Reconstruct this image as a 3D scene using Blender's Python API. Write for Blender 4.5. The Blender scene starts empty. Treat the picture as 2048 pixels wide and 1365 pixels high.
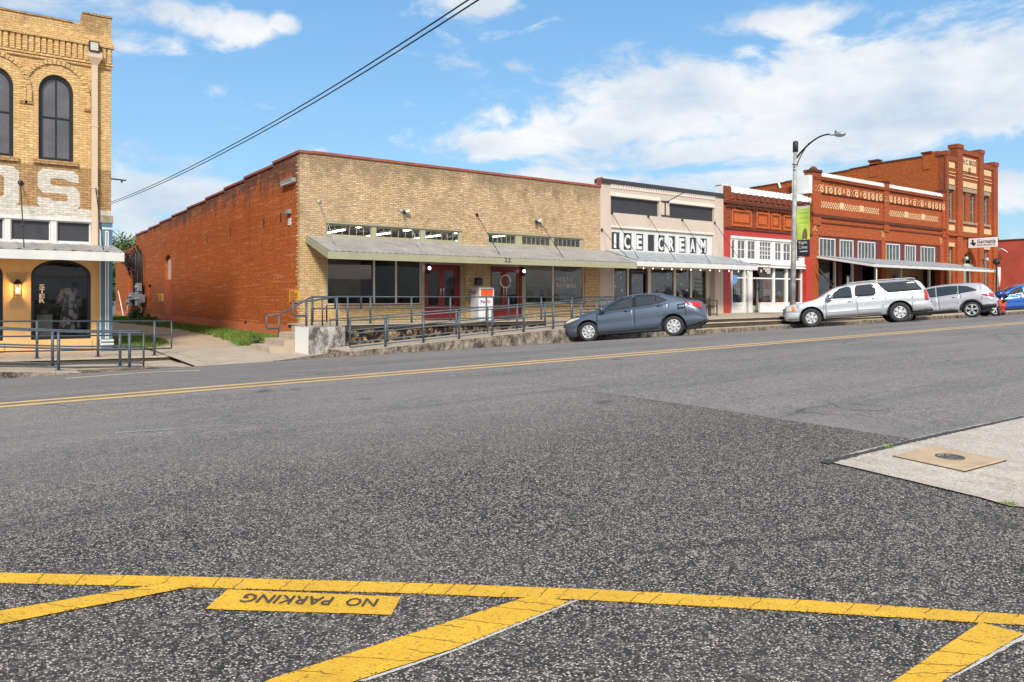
import bpy, bmesh, math, random
from mathutils import Vector, Matrix
from mathutils.geometry import tessellate_polygon
random.seed(7)
C = bpy.context.scene.collection
SC = bpy.context.scene
R_ = math.radians
# ------------------------------------------------------------------ camera
ZC = 1.5
FPX, VH, TH = 1492.0, 596.0, R_(36)
cd = bpy.data.cameras.new('camera'); cam = bpy.data.objects.new('camera', cd); C.objects.link(cam)
cam.location = (0, 0, ZC); cam.rotation_euler = (R_(90), 0, -TH)
cd.sensor_width = 36; cd.lens = 36*FPX/2048; cd.shift_y = -(682.5-VH)/2048
cd.clip_end = 3000; cd.clip_start = .05
SC.camera = cam
# ------------------------------------------------------------------ world
SUN_EL, SUN_AZ = 38, 214      # azimuth clockwise from +y
w = bpy.data.worlds.new('World'); SC.world = w; w.use_nodes = True
SC.view_settings.view_transform = 'Standard'; SC.view_settings.look = 'None'
SC.view_settings.exposure = 0.48; SC.view_settings.gamma = 1
SKY_STRENGTH = 0.145; CLOUD_STRENGTH = 0.72
def pix_dir(u, v):
    t = (u-1024)/FPX
    return TH+math.atan(t), math.atan((VH-v)/FPX*math.cos(math.atan(t)))
def build_world():
    nt = w.node_tree; nt.nodes.clear(); N = nt.nodes.new; L = nt.links.new
    def M(op, a, b=None, c=None, clamp=False):
        n = N('ShaderNodeMath'); n.operation = op; n.use_clamp = clamp
        for i, x in enumerate((a, b, c)):
            if x is None: continue
            if isinstance(x, (int, float)): n.inputs[i].default_value = x
            else: L(x, n.inputs[i])
        return n.outputs[0]
    sky = N('ShaderNodeTexSky'); sky.sky_type = 'NISHITA'; sky.sun_disc = False
    sky.sun_elevation = R_(SUN_EL); sky.sun_rotation = R_(SUN_AZ); sky.air_density = 1.1; sky.dust_density = .6; sky.ozone_density = 1.5
    tc = N('ShaderNodeTexCoord'); sep = N('ShaderNodeSeparateXYZ'); L(tc.outputs['Generated'], sep.inputs[0])
    x, y, z = sep.outputs
    az = M('ARCTAN2', x, y); el = M('ARCSINE', z)
    comb = N('ShaderNodeCombineXYZ'); L(M('MULTIPLY', az, 1.0), comb.inputs[0]); L(M('MULTIPLY', el, 2.1), comb.inputs[1])
    def noise(scale, det, rough, dist=0.0, off=0.0):
        n = N('ShaderNodeTexNoise'); n.inputs['Scale'].default_value = scale; n.inputs['Detail'].default_value = det
        n.inputs['Roughness'].default_value = rough; n.inputs['Distortion'].default_value = dist
        mp = N('ShaderNodeMapping'); mp.inputs['Location'].default_value = (off, off*.7, 0); L(comb.outputs[0], mp.inputs[0]); L(mp.outputs[0], n.inputs[0])
        return n.outputs[0]
    n1 = noise(7.5, 9, .60, .5, 3.1); n2 = noise(22, 6, .6, 0, 9)
    blobs = [(1330, 215, 340, 85, 1.0), (1750, 190, 420, 120, 1.15), (1980, 170, 240, 110, 1.1), (1150, 250, 130, 60, .9),
             (1200, 170, 150, 50, .6), (1400, 300, 330, 45, .7), (975, 300, 50, 34, .9), (1060, 292, 50, 22, .7), (1060, 352, 80, 18, .6),
             (1400, 368, 500, 30, .75), (1700, 290, 330, 50, .6), (2040, 375, 120, 50, .9), (290, 90, 110, 34, .72), (330, 30, 190, 40, .62),
             (480, 55, 120, 34, .62), (570, 50, 40, 26, .75), (975, 8, 90, 26, .8), (1580, 50, 130, 34, .62), (1490, 105, 60, 22, .5),
             (340, 400, 170, 40, .75), (300, 450, 170, 50, .6), (150, 20, 200, 30, .5), (1060, 130, 60, 22, .5), (1590, 130, 90, 40, .6),
             (2500, 250, 300, 150, 1), (-500, 200, 250, 150, .9), (3300, 0, 500, 300, .9), (1000, -900, 700, 300, .9)]
    tot = None
    for (u, v, su, sv, a) in blobs:
        a0, e0 = pix_dir(u, v); a1, _ = pix_dir(u+su, v); _, e1 = pix_dir(u, v-sv)
        da = M('MULTIPLY', M('SUBTRACT', az, a0), 1/max(abs(a1-a0), .01)); de = M('MULTIPLY', M('SUBTRACT', el, e0), 1/max(abs(e1-e0), .01))
        q = M('ADD', M('MULTIPLY', da, da), M('MULTIPLY', de, de))
        g = M('MULTIPLY', M('DIVIDE', 1.0, M('ADD', 1.0, M('MULTIPLY', M('MULTIPLY', q, q), 1.2))), a)
        tot = g if tot is None else M('MAXIMUM', tot, g)
    # away from the photograph's part of the sky the cover is broken cloud on its own
    back = M('MULTIPLY', M('SUBTRACT', 1.0, M('SMOOTHSTEP' if False else 'MULTIPLY', M('ADD', y, .15), 3.0, clamp=True), clamp=True), .75)
    tot = M('MAXIMUM', tot, back)
    s = M('ADD', M('MULTIPLY', tot, .62), M('ADD', M('MULTIPLY', n1, 1.55), M('MULTIPLY', n2, .28)))
    mr = N('ShaderNodeMapRange'); mr.interpolation_type = 'SMOOTHSTEP'; mr.inputs['From Min'].default_value = 1.06; mr.inputs['From Max'].default_value = 1.38
    L(s, mr.inputs['Value'])
    mask = M('MULTIPLY', mr.outputs[0], .93)
    # cloud colour: bright tops, bluish grey undersides
    n3 = noise(5.0, 5, .55, 0, 5.5)
    ramp = N('ShaderNodeValToRGB'); ramp.color_ramp.elements[0].position = .36; ramp.color_ramp.elements[0].color = (.62, .72, .84, 1)
    ramp.color_ramp.elements[1].position = .62; ramp.color_ramp.elements[1].color = (1.0, 1.0, 1.0, 1)
    L(n3, ramp.inputs[0])
    hs = N('ShaderNodeMix'); hs.data_type = 'RGBA'; hs.blend_type = 'MULTIPLY'; hs.inputs[0].default_value = 1
    L(sky.outputs[0], hs.inputs[6]); hs.inputs[7].default_value = (.62, .84, .97, 1)
    b1 = N('ShaderNodeBackground'); L(hs.outputs[2], b1.inputs[0]); b1.inputs[1].default_value = SKY_STRENGTH
    # thin high veil that pales the blue towards the skyline
    b3 = N('ShaderNodeBackground'); vr = N('ShaderNodeValToRGB'); L(el, vr.inputs[0]); vr.color_ramp.elements[0].position = .02; vr.color_ramp.elements[0].color = (.50, .76, 1.0, 1); vr.color_ramp.elements[1].position = .42; vr.color_ramp.elements[1].color = (.24, .58, 1.0, 1)
    L(vr.outputs[0], b3.inputs[0]); b3.inputs[1].default_value = .57
    veil = N('ShaderNodeMapRange'); L(el, veil.inputs['Value']); veil.inputs['From Min'].default_value = 0; veil.inputs['From Max'].default_value = .75
    veil.inputs['To Min'].default_value = .75; veil.inputs['To Max'].default_value = .35
    m0 = N('ShaderNodeMixShader'); L(veil.outputs[0], m0.inputs[0]); L(b1.outputs[0], m0.inputs[1]); L(b3.outputs[0], m0.inputs[2])
    b2 = N('ShaderNodeBackground'); L(ramp.outputs[0], b2.inputs[0]); b2.inputs[1].default_value = CLOUD_STRENGTH
    mx = N('ShaderNodeMixShader'); L(mask, mx.inputs[0]); L(m0.outputs[0], mx.inputs[1]); L(b2.outputs[0], mx.inputs[2])
    out = N('ShaderNodeOutputWorld'); L(mx.outputs[0], out.inputs[0])
build_world()
sd = bpy.data.lights.new('sun', 'SUN'); sd.energy = 3.2; sd.angle = R_(10); sd.color = (1, .93, .84)
sun = bpy.data.objects.new('sun', sd); C.objects.link(sun); sun.location = (0, -20, 40)
_d = Vector((math.sin(R_(SUN_AZ))*math.cos(R_(SUN_EL)), math.cos(R_(SUN_AZ))*math.cos(R_(SUN_EL)), math.sin(R_(SUN_EL))))
sun.rotation_euler = _d.to_track_quat('Z', 'Y').to_euler()
# ------------------------------------------------------------------ measuring helpers (pixel of the 2048 px photo -> place on a real plane)
FX, FY, RX, RY = math.sin(TH), math.cos(TH), math.cos(TH), -math.sin(TH)
FACE = 25.0
def X(u, Y=FACE):
    t = (u-1024)/FPX; return Y*(FX+t*RX)/(FY+t*RY)
def Dp(u, Y=FACE):
    t = (u-1024)/FPX; return Y/(FY+t*RY)
def Z(u, v, Y=FACE): return ZC+(VH-v)*Dp(u, Y)/FPX
def YS(u, x):
    t = (u-1024)/FPX; return x*(FY+t*RY)/(FX+t*RX)
_H = [(-400, 2.0), (-60, 2.0), (-8, 1.62), (0, 1.47), (3, 1.39), (6, 1.28), (9.8, 1.18), (12.5, 1.25), (15.3, 1.395), (17.5, 1.57), (18.8, 1.70), (19.6, 1.78)]
def Hc(y):
    P = _H
    if y <= P[0][0]: return P[0][1]
    if y >= P[-1][0]: return P[-1][1]
    for i in range(len(P)-1):
        if P[i][0] <= y <= P[i+1][0]: break
    def m(k):
        if k <= 0 or k >= len(P)-1: return 0 if k <= 0 else (P[-1][1]-P[-2][1])/(P[-1][0]-P[-2][0])
        a = (P[k][1]-P[k-1][1])/(P[k][0]-P[k-1][0]); b = (P[k+1][1]-P[k][1])/(P[k+1][0]-P[k][0])
        return 0 if a*b <= 0 else 2*a*b/(a+b)
    h = P[i+1][0]-P[i][0]; t = (y-P[i][0])/h
    return ((2*t**3-3*t*t+1)*P[i][1]+(t**3-2*t*t+t)*h*m(i)+(-2*t**3+3*t*t)*P[i+1][1]+(t**3-t*t)*h*m(i+1))
def sx(x): return .013*max(-60, min(85, x))
def G(x, y): return ZC-Hc(y)+sx(x)
def gut(x): return ZC-1.70+sx(x)
def ground_at(u, v):
    t = (u-1024)/FPX; lo, hi = .5, 200
    f = lambda d: ZC-(v-VH)/FPX*d-G(d*(FX+t*RX), d*(FY+t*RY))
    d = .5
    while f(d) > 0 and d < 120: d += .02
    return Vector((d*(FX+t*RX), d*(FY+t*RY), 0))
# ------------------------------------------------------------------ materials
MATS = {}
class NT:
    def __init__(s, name):
        s.m = bpy.data.materials.new(name); s.m.use_nodes = True; s.t = s.m.node_tree; s.b = s.t.nodes['Principled BSDF']; s.out = s.t.nodes['Material Output']
    def N(s, k, **kw):
        n = s.t.nodes.new(k)
        for a, b in kw.items(): setattr(n, a, b)
        return n
    def L(s, a, b): s.t.links.new(a, b)
    def set(s, n, i, v):
        if isinstance(v, (int, float, tuple)):
            n.inputs[i].default_value = (v+(1,) if isinstance(v, tuple) and len(v) == 3 and n.inputs[i].type == 'RGBA' else v)
        else: s.L(v, n.inputs[i])
    def math(s, op, a, b=None, clamp=False):
        n = s.N('ShaderNodeMath', operation=op, use_clamp=clamp); s.set(n, 0, a)
        if b is not None: s.set(n, 1, b)
        return n.outputs[0]
    def mix(s, f, a, b, mode='MIX'):
        n = s.N('ShaderNodeMix', data_type='RGBA', blend_type=mode); s.set(n, 0, f); s.set(n, 6, a); s.set(n, 7, b); return n.outputs[2]
    def pos(s, obj=False):
        if obj: return s.N('ShaderNodeTexCoord').outputs['Object']
        return s.N('ShaderNodeNewGeometry').outputs['Position']
    def mapv(s, v, sc=(1, 1, 1), loc=(0, 0, 0)):
        n = s.N('ShaderNodeMapping'); n.inputs['Scale'].default_value = sc; n.inputs['Location'].default_value = loc; s.L(v, n.inputs[0]); return n.outputs[0]
    def noise(s, v, sc, det=4, ro=.55):
        n = s.N('ShaderNodeTexNoise'); s.L(v, n.inputs[0]); n.inputs['Scale'].default_value = sc; n.inputs['Detail'].default_value = det; n.inputs['Roughness'].default_value = ro
        return n.outputs[0]
    def rng(s, v, a, b, c=0, d=1):
        n = s.N('ShaderNodeMapRange'); s.L(v, n.inputs[0])
        for i, q in enumerate((a, b, c, d)): n.inputs[i+1].default_value = q
        return n.outputs[0]
    def bump(s, h, st, dist=.01):
        n = s.N('ShaderNodeBump'); n.inputs['Strength'].default_value = st; n.inputs['Distance'].default_value = dist; s.L(h, n.inputs['Height']); s.L(n.outputs[0], s.b.inputs['Normal'])
def flat(name, col, rough=.6, metal=0, var=.12, sc=3.0, coat=0, dirt=0, obj=False, spec=None):
    if name in MATS: return MATS[name]
    q = NT(name); p = q.pos(obj)
    c = q.mix(q.rng(q.noise(p, sc, 5, .65), .3, .7), tuple(x*(1-var) for x in col), tuple(min(1, x*(1+var)) for x in col))
    if dirt:
        g = q.rng(q.noise(q.mapv(p, (1, 1, .35)), 2.3, 7, .7), .48, .72, 0, dirt)
        c = q.mix(g, c, tuple(x*.35 for x in col))
    q.set(q.b, 'Base Color', c); q.b.inputs['Roughness'].default_value = rough; q.b.inputs['Metallic'].default_value = metal
    if coat: q.b.inputs['Coat Weight'].default_value = coat; q.b.inputs['Coat Roughness'].default_value = .06
    if spec is not None: q.b.inputs['Specular IOR Level'].default_value = spec
    MATS[name] = q.m; return q.m
def emis(name, col, st):
    if name in MATS: return MATS[name]
    q = NT(name); q.b.inputs['Base Color'].default_value = (*col, 1); q.b.inputs['Emission Color'].default_value = (*col, 1); q.b.inputs['Emission Strength'].default_value = st
    MATS[name] = q.m; return q.m
def brick(name, c1, c2, mort, bw=.205, rh=.068, ms=.009, bump=.5, soot=0, soot_z=(0, 0), soot_col=(.05, .04, .035), mott=0, paint=0, mott_col=(.09, .065, .045), msc=1.6, foot=None):
    if name in MATS: return MATS[name]
    q = NT(name); p = q.pos(); s = q.N('ShaderNodeSeparateXYZ'); q.L(p, s.inputs[0])
    cb = q.N('ShaderNodeCombineXYZ'); q.L(q.math('ADD', s.outputs[0], s.outputs[1]), cb.inputs[0]); q.L(s.outputs[2], cb.inputs[1])
    bt = q.N('ShaderNodeTexBrick'); q.L(cb.outputs[0], bt.inputs['Vector'])
    bt.inputs['Scale'].default_value = 1; bt.inputs['Brick Width'].default_value = bw; bt.inputs['Row Height'].default_value = rh; bt.inputs['Mortar Size'].default_value = ms
    bt.inputs['Mortar Smooth'].default_value = .2; bt.inputs['Bias'].default_value = -.1
    q.set(bt, 'Color1', c1); q.set(bt, 'Color2', c2); q.set(bt, 'Mortar', mort)
    c = bt.outputs[0]
    # per-brick shade
    st = q.noise(q.mapv(cb.outputs[0], (4.9, 14.7, 1)), 1.0, 2, .8)
    c = q.mix(q.rng(st, .36, .64, 0, .70), c, tuple(x*.45 for x in c2))
    st2 = q.noise(q.mapv(cb.outputs[0], (4.9, 14.7, 1), (7, 3, 0)), 1.0, 2, .8)
    c = q.mix(q.rng(st2, .56, .72, 0, .6), c, tuple(min(1, x*1.5) for x in c1))
    big = q.noise(p, .55, 4, .6); c = q.mix(q.rng(big, .35, .7, 0, .35), c, tuple(x*.62 for x in c1))
    if mott:
        mm = q.rng(q.noise(p, msc, 9, .78), .50 if mott < 1 else .42, .70 if mott < 1 else .52, 0, mott); c = q.mix(mm, c, mott_col)
    if soot:
        gz = q.rng(s.outputs[2], soot_z[0], soot_z[1], -.30, .26)
        k = q.rng(q.math('ADD', q.noise(q.mapv(p, (1, 1, .55)), 1.5, 10, .80), gz), .60, .72, 0, soot); c = q.mix(k, c, soot_col)
    if paint:
        k = q.rng(q.noise(q.mapv(cb.outputs[0], (.35, 9, 1)), 1.2, 6, .75), .53, .66, 0, paint); c = q.mix(k, c, (.80, .36, .20)); k = q.rng(q.noise(q.mapv(cb.outputs[0], (1.2, 3, 1), (5, 5, 0)), 2.6, 8, .8), .55, .62, 0, .8); c = q.mix(k, c, (.14, .045, .025)); k = q.rng(q.noise(q.mapv(cb.outputs[0], (2.5, .22, 1), (2, 5, 0)), 1.5, 6, .7), .50, .66, 0, .55); c = q.mix(k, c, (.33, .075, .03))
    if foot:
        k = q.rng(q.math('ADD', s.outputs[2], q.math('MULTIPLY', q.noise(p, .5, 5), .25)), foot[0], foot[0]+.04, 1, 0); c = q.mix(k, c, foot[1])
    q.set(q.b, 'Base Color', c); q.b.inputs['Roughness'].default_value = .9; q.b.inputs['Specular IOR Level'].default_value = .25
    q.bump(q.math('ADD', q.math('MULTIPLY', bt.outputs[1], -1.0), q.math('MULTIPLY', q.noise(p, 30, 3), .4)), bump, .012)
    MATS[name] = q.m; return q.m
def glass(name, tint=.35, refl=.10, col=(.94, .92, .88)):
    if name in MATS: return MATS[name]
    q = NT(name); q.t.nodes.remove(q.b)
    tr = q.N('ShaderNodeBsdfTransparent'); tr.inputs[0].default_value = (*[c*tint for c in col], 1)
    gl = q.N('ShaderNodeBsdfGlossy'); gl.inputs['Roughness'].default_value = .03; gl.inputs[0].default_value = (.9, .95, 1, 1)
    bp = q.N('ShaderNodeBump'); bp.inputs['Strength'].default_value = .06; bp.inputs['Distance'].default_value = .2; q.L(q.noise(q.pos(), .9, 2), bp.inputs['Height']); q.L(bp.outputs[0], gl.inputs['Normal'])
    fr = q.N('ShaderNodeFresnel'); fr.inputs[0].default_value = 1.45
    mx = q.N('ShaderNodeMixShader'); q.L(q.math('ADD', q.math('MULTIPLY', fr.outputs[0], .30), refl-.08, True), mx.inputs[0]); q.L(tr.outputs[0], mx.inputs[1]); q.L(gl.outputs[0], mx.inputs[2]); q.L(mx.outputs[0], q.out.inputs[0])
    MATS[name] = q.m; return q.m
def asphalt():
    q = NT('asphalt'); p = q.pos(); s = q.N('ShaderNodeSeparateXYZ'); q.L(p, s.inputs[0]); x, y = s.outputs[0], s.outputs[1]
    # coarse dark resurfacing on the near side, older grey mat beyond; the joint follows its own line
    def vor(sc, off=0, ran=1.0):
        v = q.N('ShaderNodeTexVoronoi'); q.L(q.mapv(p, (1, 1, 1), (off, off, 0)), v.inputs['Vector']); v.inputs['Scale'].default_value = sc; v.inputs['Randomness'].default_value = ran; return v
    def chip(sc, off):
        v = vor(sc, off); w_ = q.N('ShaderNodeSeparateColor'); q.L(v.outputs['Color'], w_.inputs[0]); return v.outputs['Distance'], w_.outputs[0], w_.outputs[1]
    d1, r1, g1 = chip(105, 0); d2, r2, g2 = chip(42, 4.4)
    rampd = q.N('ShaderNodeValToRGB'); e = rampd.color_ramp.elements
    e[0].position = 0; e[0].color = (.016, .017, .019, 1); e[1].position = 1; e[1].color = (.92, .79, .66, 1)
    for pz, cc in ((.38, (.06, .056, .053)), (.62, (.21, .178, .153)), (.80, (.52, .44, .37))):
        k = e.new(pz); k.color = (*cc, 1)
    q.L(r1, rampd.inputs[0])
    dark = q.mix(q.rng(d1, .36, .62, 0, .85), rampd.outputs[0], (.02, .018, .017))
    big = q.mix(q.rng(r2, .84, .97, 0, .22), dark, (.50, .45, .40)); big = q.mix(q.rng(r2, .05, .2, .30, 0), big, (.045, .042, .04))
    rampl = q.N('ShaderNodeValToRGB'); e = rampl.color_ramp.elements
    e[0].position = 0; e[0].color = (.090, .084, .079, 1); e[1].position = 1; e[1].color = (.56, .51, .46, 1); k = e.new(.5); k.color = (.235, .208, .186, 1)
    q.L(r1, rampl.inputs[0])
    light = rampl.outputs[0]
    d3, r3, g3 = chip(30, 8.1); light = q.mix(q.rng(r3, .0, .35, .55, 0), light, (.075, .072, .072)); light = q.mix(q.rng(g3, .70, 1.0, 0, .6), light, (.46, .40, .35))
    mid = q.noise(p, 9, 5, .8); lg = q.noise(q.mapv(p, (.25, 1, 1)), 1.3, 5, .6)
    light = q.mix(q.rng(mid, .33, .68, 0, .5), light, (.11, .104, .10)); wl_ = q.noise(q.mapv(p, (.12, 1.4, 1)), 1.1, 4, .6); light = q.mix(q.rng(wl_, .44, .62, 0, .45), light, (.125, .12, .118)); light = q.mix(q.rng(q.noise(p, .35, 3), .45, .62, 0, .3), light, (.30, .27, .25)); light = q.mix(q.rng(lg, .4, .7, 0, .35), light, (.32, .285, .255))
    d4, r4, g4 = chip(24, 2.2); big = q.mix(q.rng(r4, .0, .35, .18, 0), big, (.04, .038, .037)); big = q.mix(q.rng(g4, .72, 1.0, 0, .16), big, (.50, .43, .37)); dk2 = q.noise(p, 13, 6, .8); big = q.mix(q.rng(dk2, .46, .66, 0, .28), big, (.055, .052, .050)); big = q.mix(q.rng(q.noise(p, .9, 4), .4, .7, 0, .16), big, (.26, .22, .19))
    # joint: sharp along a line on the right, soft on the left
    nz = q.math('MULTIPLY', q.math('SUBTRACT', q.noise(p, 2.2, 5, .7), .5), .35)
    ax, ay = JO_A; bx_, by_ = JO_B
    k = (by_-ay)/(bx_-ax)
    lin = q.math('SUBTRACT', q.math('SUBTRACT', y, q.math('ADD', q.math('MULTIPLY', q.math('SUBTRACT', x, ax), k), ay)), nz)
    sharp = q.rng(lin, -.02, .02, 1, 0)
    soft = q.rng(q.math('ADD', y, q.math('MULTIPLY', nz, 4.0)), 4.6, 7.2, 1, 0)
    lr = q.rng(x, ax-.3, ax+.3, 0, 1)
    msk = q.math('MINIMUM', q.math('ADD', q.math('MULTIPLY', sharp, lr), q.math('MULTIPLY', soft, q.math('SUBTRACT', 1.0, lr)), True), 1.0)
    c = q.mix(msk, light, big)
    # tar line on the joint
    tar = q.math('MULTIPLY', q.rng(q.math('ABSOLUTE', lin), .012, .035, 1, 0), lr); c = q.mix(q.math('MULTIPLY', tar, .75), c, (.03, .03, .03)); edge_ = q.math('MULTIPLY', q.rng(q.math('ABSOLUTE', q.math('SUBTRACT', lin, .07)), .015, .05, 1, 0), lr); c = q.mix(q.math('MULTIPLY', edge_, .45), c, (.42, .39, .36))
    # tyre-polished lanes and grime in the gutter
    lane = q.math('MULTIPLY', q.rng(q.math('ABSOLUTE', q.math('SUBTRACT', y, 12.3)), .2, .9, .35, 0), 1.0); c = q.mix(lane, c, (.15, .14, .135))
    gt = q.rng(q.math('ADD', y, q.math('MULTIPLY', nz, 1.5)), 17.9, 18.7, 0, .45); c = q.mix(gt, c, (.16, .135, .11))
    c = q.mix(q.rng(q.noise(p, 1.7, 2, .5), .70, .76, 0, .55), c, (.05, .046, .042))   # oil spots
    c = q.mix(q.rng(q.noise(q.mapv(p, (.06, 1, 1)), 2.3, 3, .5), .58, .70, 0, .22), c, (.09, .085, .08))
    # long cracks
    cr = q.N('ShaderNodeTexVoronoi', feature='DISTANCE_TO_EDGE'); cr.inputs['Scale'].default_value = .42; n_ = q.N('ShaderNodeTexNoise'); n_.inputs['Scale'].default_value = 1.2; n_.inputs['Detail'].default_value = 6; q.L(p, n_.inputs[0])
    av = q.N('ShaderNodeVectorMath', operation='ADD'); q.L(q.mapv(p, (.5, 1.3, 1)), av.inputs[0]); sv = q.N('ShaderNodeVectorMath', operation='SCALE'); q.L(n_.outputs['Color'], sv.inputs[0]); sv.inputs['Scale'].default_value = .9; q.L(sv.outputs[0], av.inputs[1]); q.L(av.outputs[0], cr.inputs['Vector'])
    c = q.mix(q.math('MULTIPLY', q.rng(cr.outputs['Distance'], .003, .009, .5, 0), q.rng(q.noise(p, .3, 2), .52, .6)), c, (.02, .02, .02))
    q.set(q.b, 'Base Color', c); q.b.inputs['Roughness'].default_value = .82; q.b.inputs['Specular IOR Level'].default_value = .35
    q.bump(q.math('ADD', q.math('MULTIPLY', d1, -1.0), q.math('MULTIPLY', d2, -.6)), .75, .012)
    return q.m
def concrete(name, col, dark=(.10, .085, .07), k=.5, grit=True, sc=1.5, rust=0):
    if name in MATS: return MATS[name]
    q = NT(name); p = q.pos()
    c = q.mix(q.rng(q.noise(p, sc, 8, .7), .35, .7), col, tuple(x*.72 for x in col))
    c = q.mix(q.rng(q.noise(q.mapv(p, (1, 1, .6)), sc*1.9, 12, .82), .41 if k > .9 else .48, .56 if k > .9 else .68, 0, k), c, dark)
    if grit:
        v = q.N('ShaderNodeTexVoronoi'); q.L(p, v.inputs['Vector']); v.inputs['Scale'].default_value = 90; sp = q.N('ShaderNodeSeparateColor'); q.L(v.outputs['Color'], sp.inputs[0])
        c = q.mix(q.rng(sp.outputs[0], .65, .95, 0, .6), c, tuple(x*.35 for x in col)); c = q.mix(q.rng(sp.outputs[1], .8, .95, 0, .4), c, tuple(min(1, x*1.4) for x in col))
    if rust: c = q.mix(q.rng(q.noise(q.mapv(p, (1, 1, .3)), 3.5, 6, .7), .5, .68, 0, rust), c, (.17, .075, .04))
    q.set(q.b, 'Base Color', c); q.b.inputs['Roughness'].default_value = .9; q.b.inputs['Specular IOR Level'].default_value = .2
    q.bump(q.noise(p, 40, 6, .8), .4, .01)
    MATS[name] = q.m; return q.m
def paint_line(name, col, wear=.5):
    if name in MATS: return MATS[name]
    q = NT(name); p = q.pos()
    c = q.mix(q.rng(q.noise(p, 6, 6, .7), .35, .7), col, tuple(x*.82 for x in col))
    c = q.mix(q.rng(q.noise(p, 26, 5, .8), .60, .72, 0, .8*wear), c, (.10, .085, .05)); c = q.mix(q.rng(q.noise(p, 1.6, 6, .75), .45, .7, 0, .35), c, tuple(x*.55 for x in col))
    v = q.N('ShaderNodeTexVoronoi'); q.L(p, v.inputs['Vector']); v.inputs['Scale'].default_value = 95
    sp = q.N('ShaderNodeSeparateColor'); q.L(v.outputs['Color'], sp.inputs[0]); c = q.mix(q.rng(sp.outputs[0], .86, 1, 0, .85*wear), c, (.12, .085, .04)); c = q.mix(q.rng(sp.outputs[1], .7, 1, 0, .25), c, tuple(min(1, x*1.35+.02) for x in col))
    q.set(q.b, 'Base Color', c); q.b.inputs['Roughness'].default_value = .6; q.bump(v.outputs['Distance'], .45, .006)
    MATS[name] = q.m; return q.m
JO_A = tuple(ground_at(1160, 779)[:2]); JO_B = tuple(ground_at(1830, 879)[:2])
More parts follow.
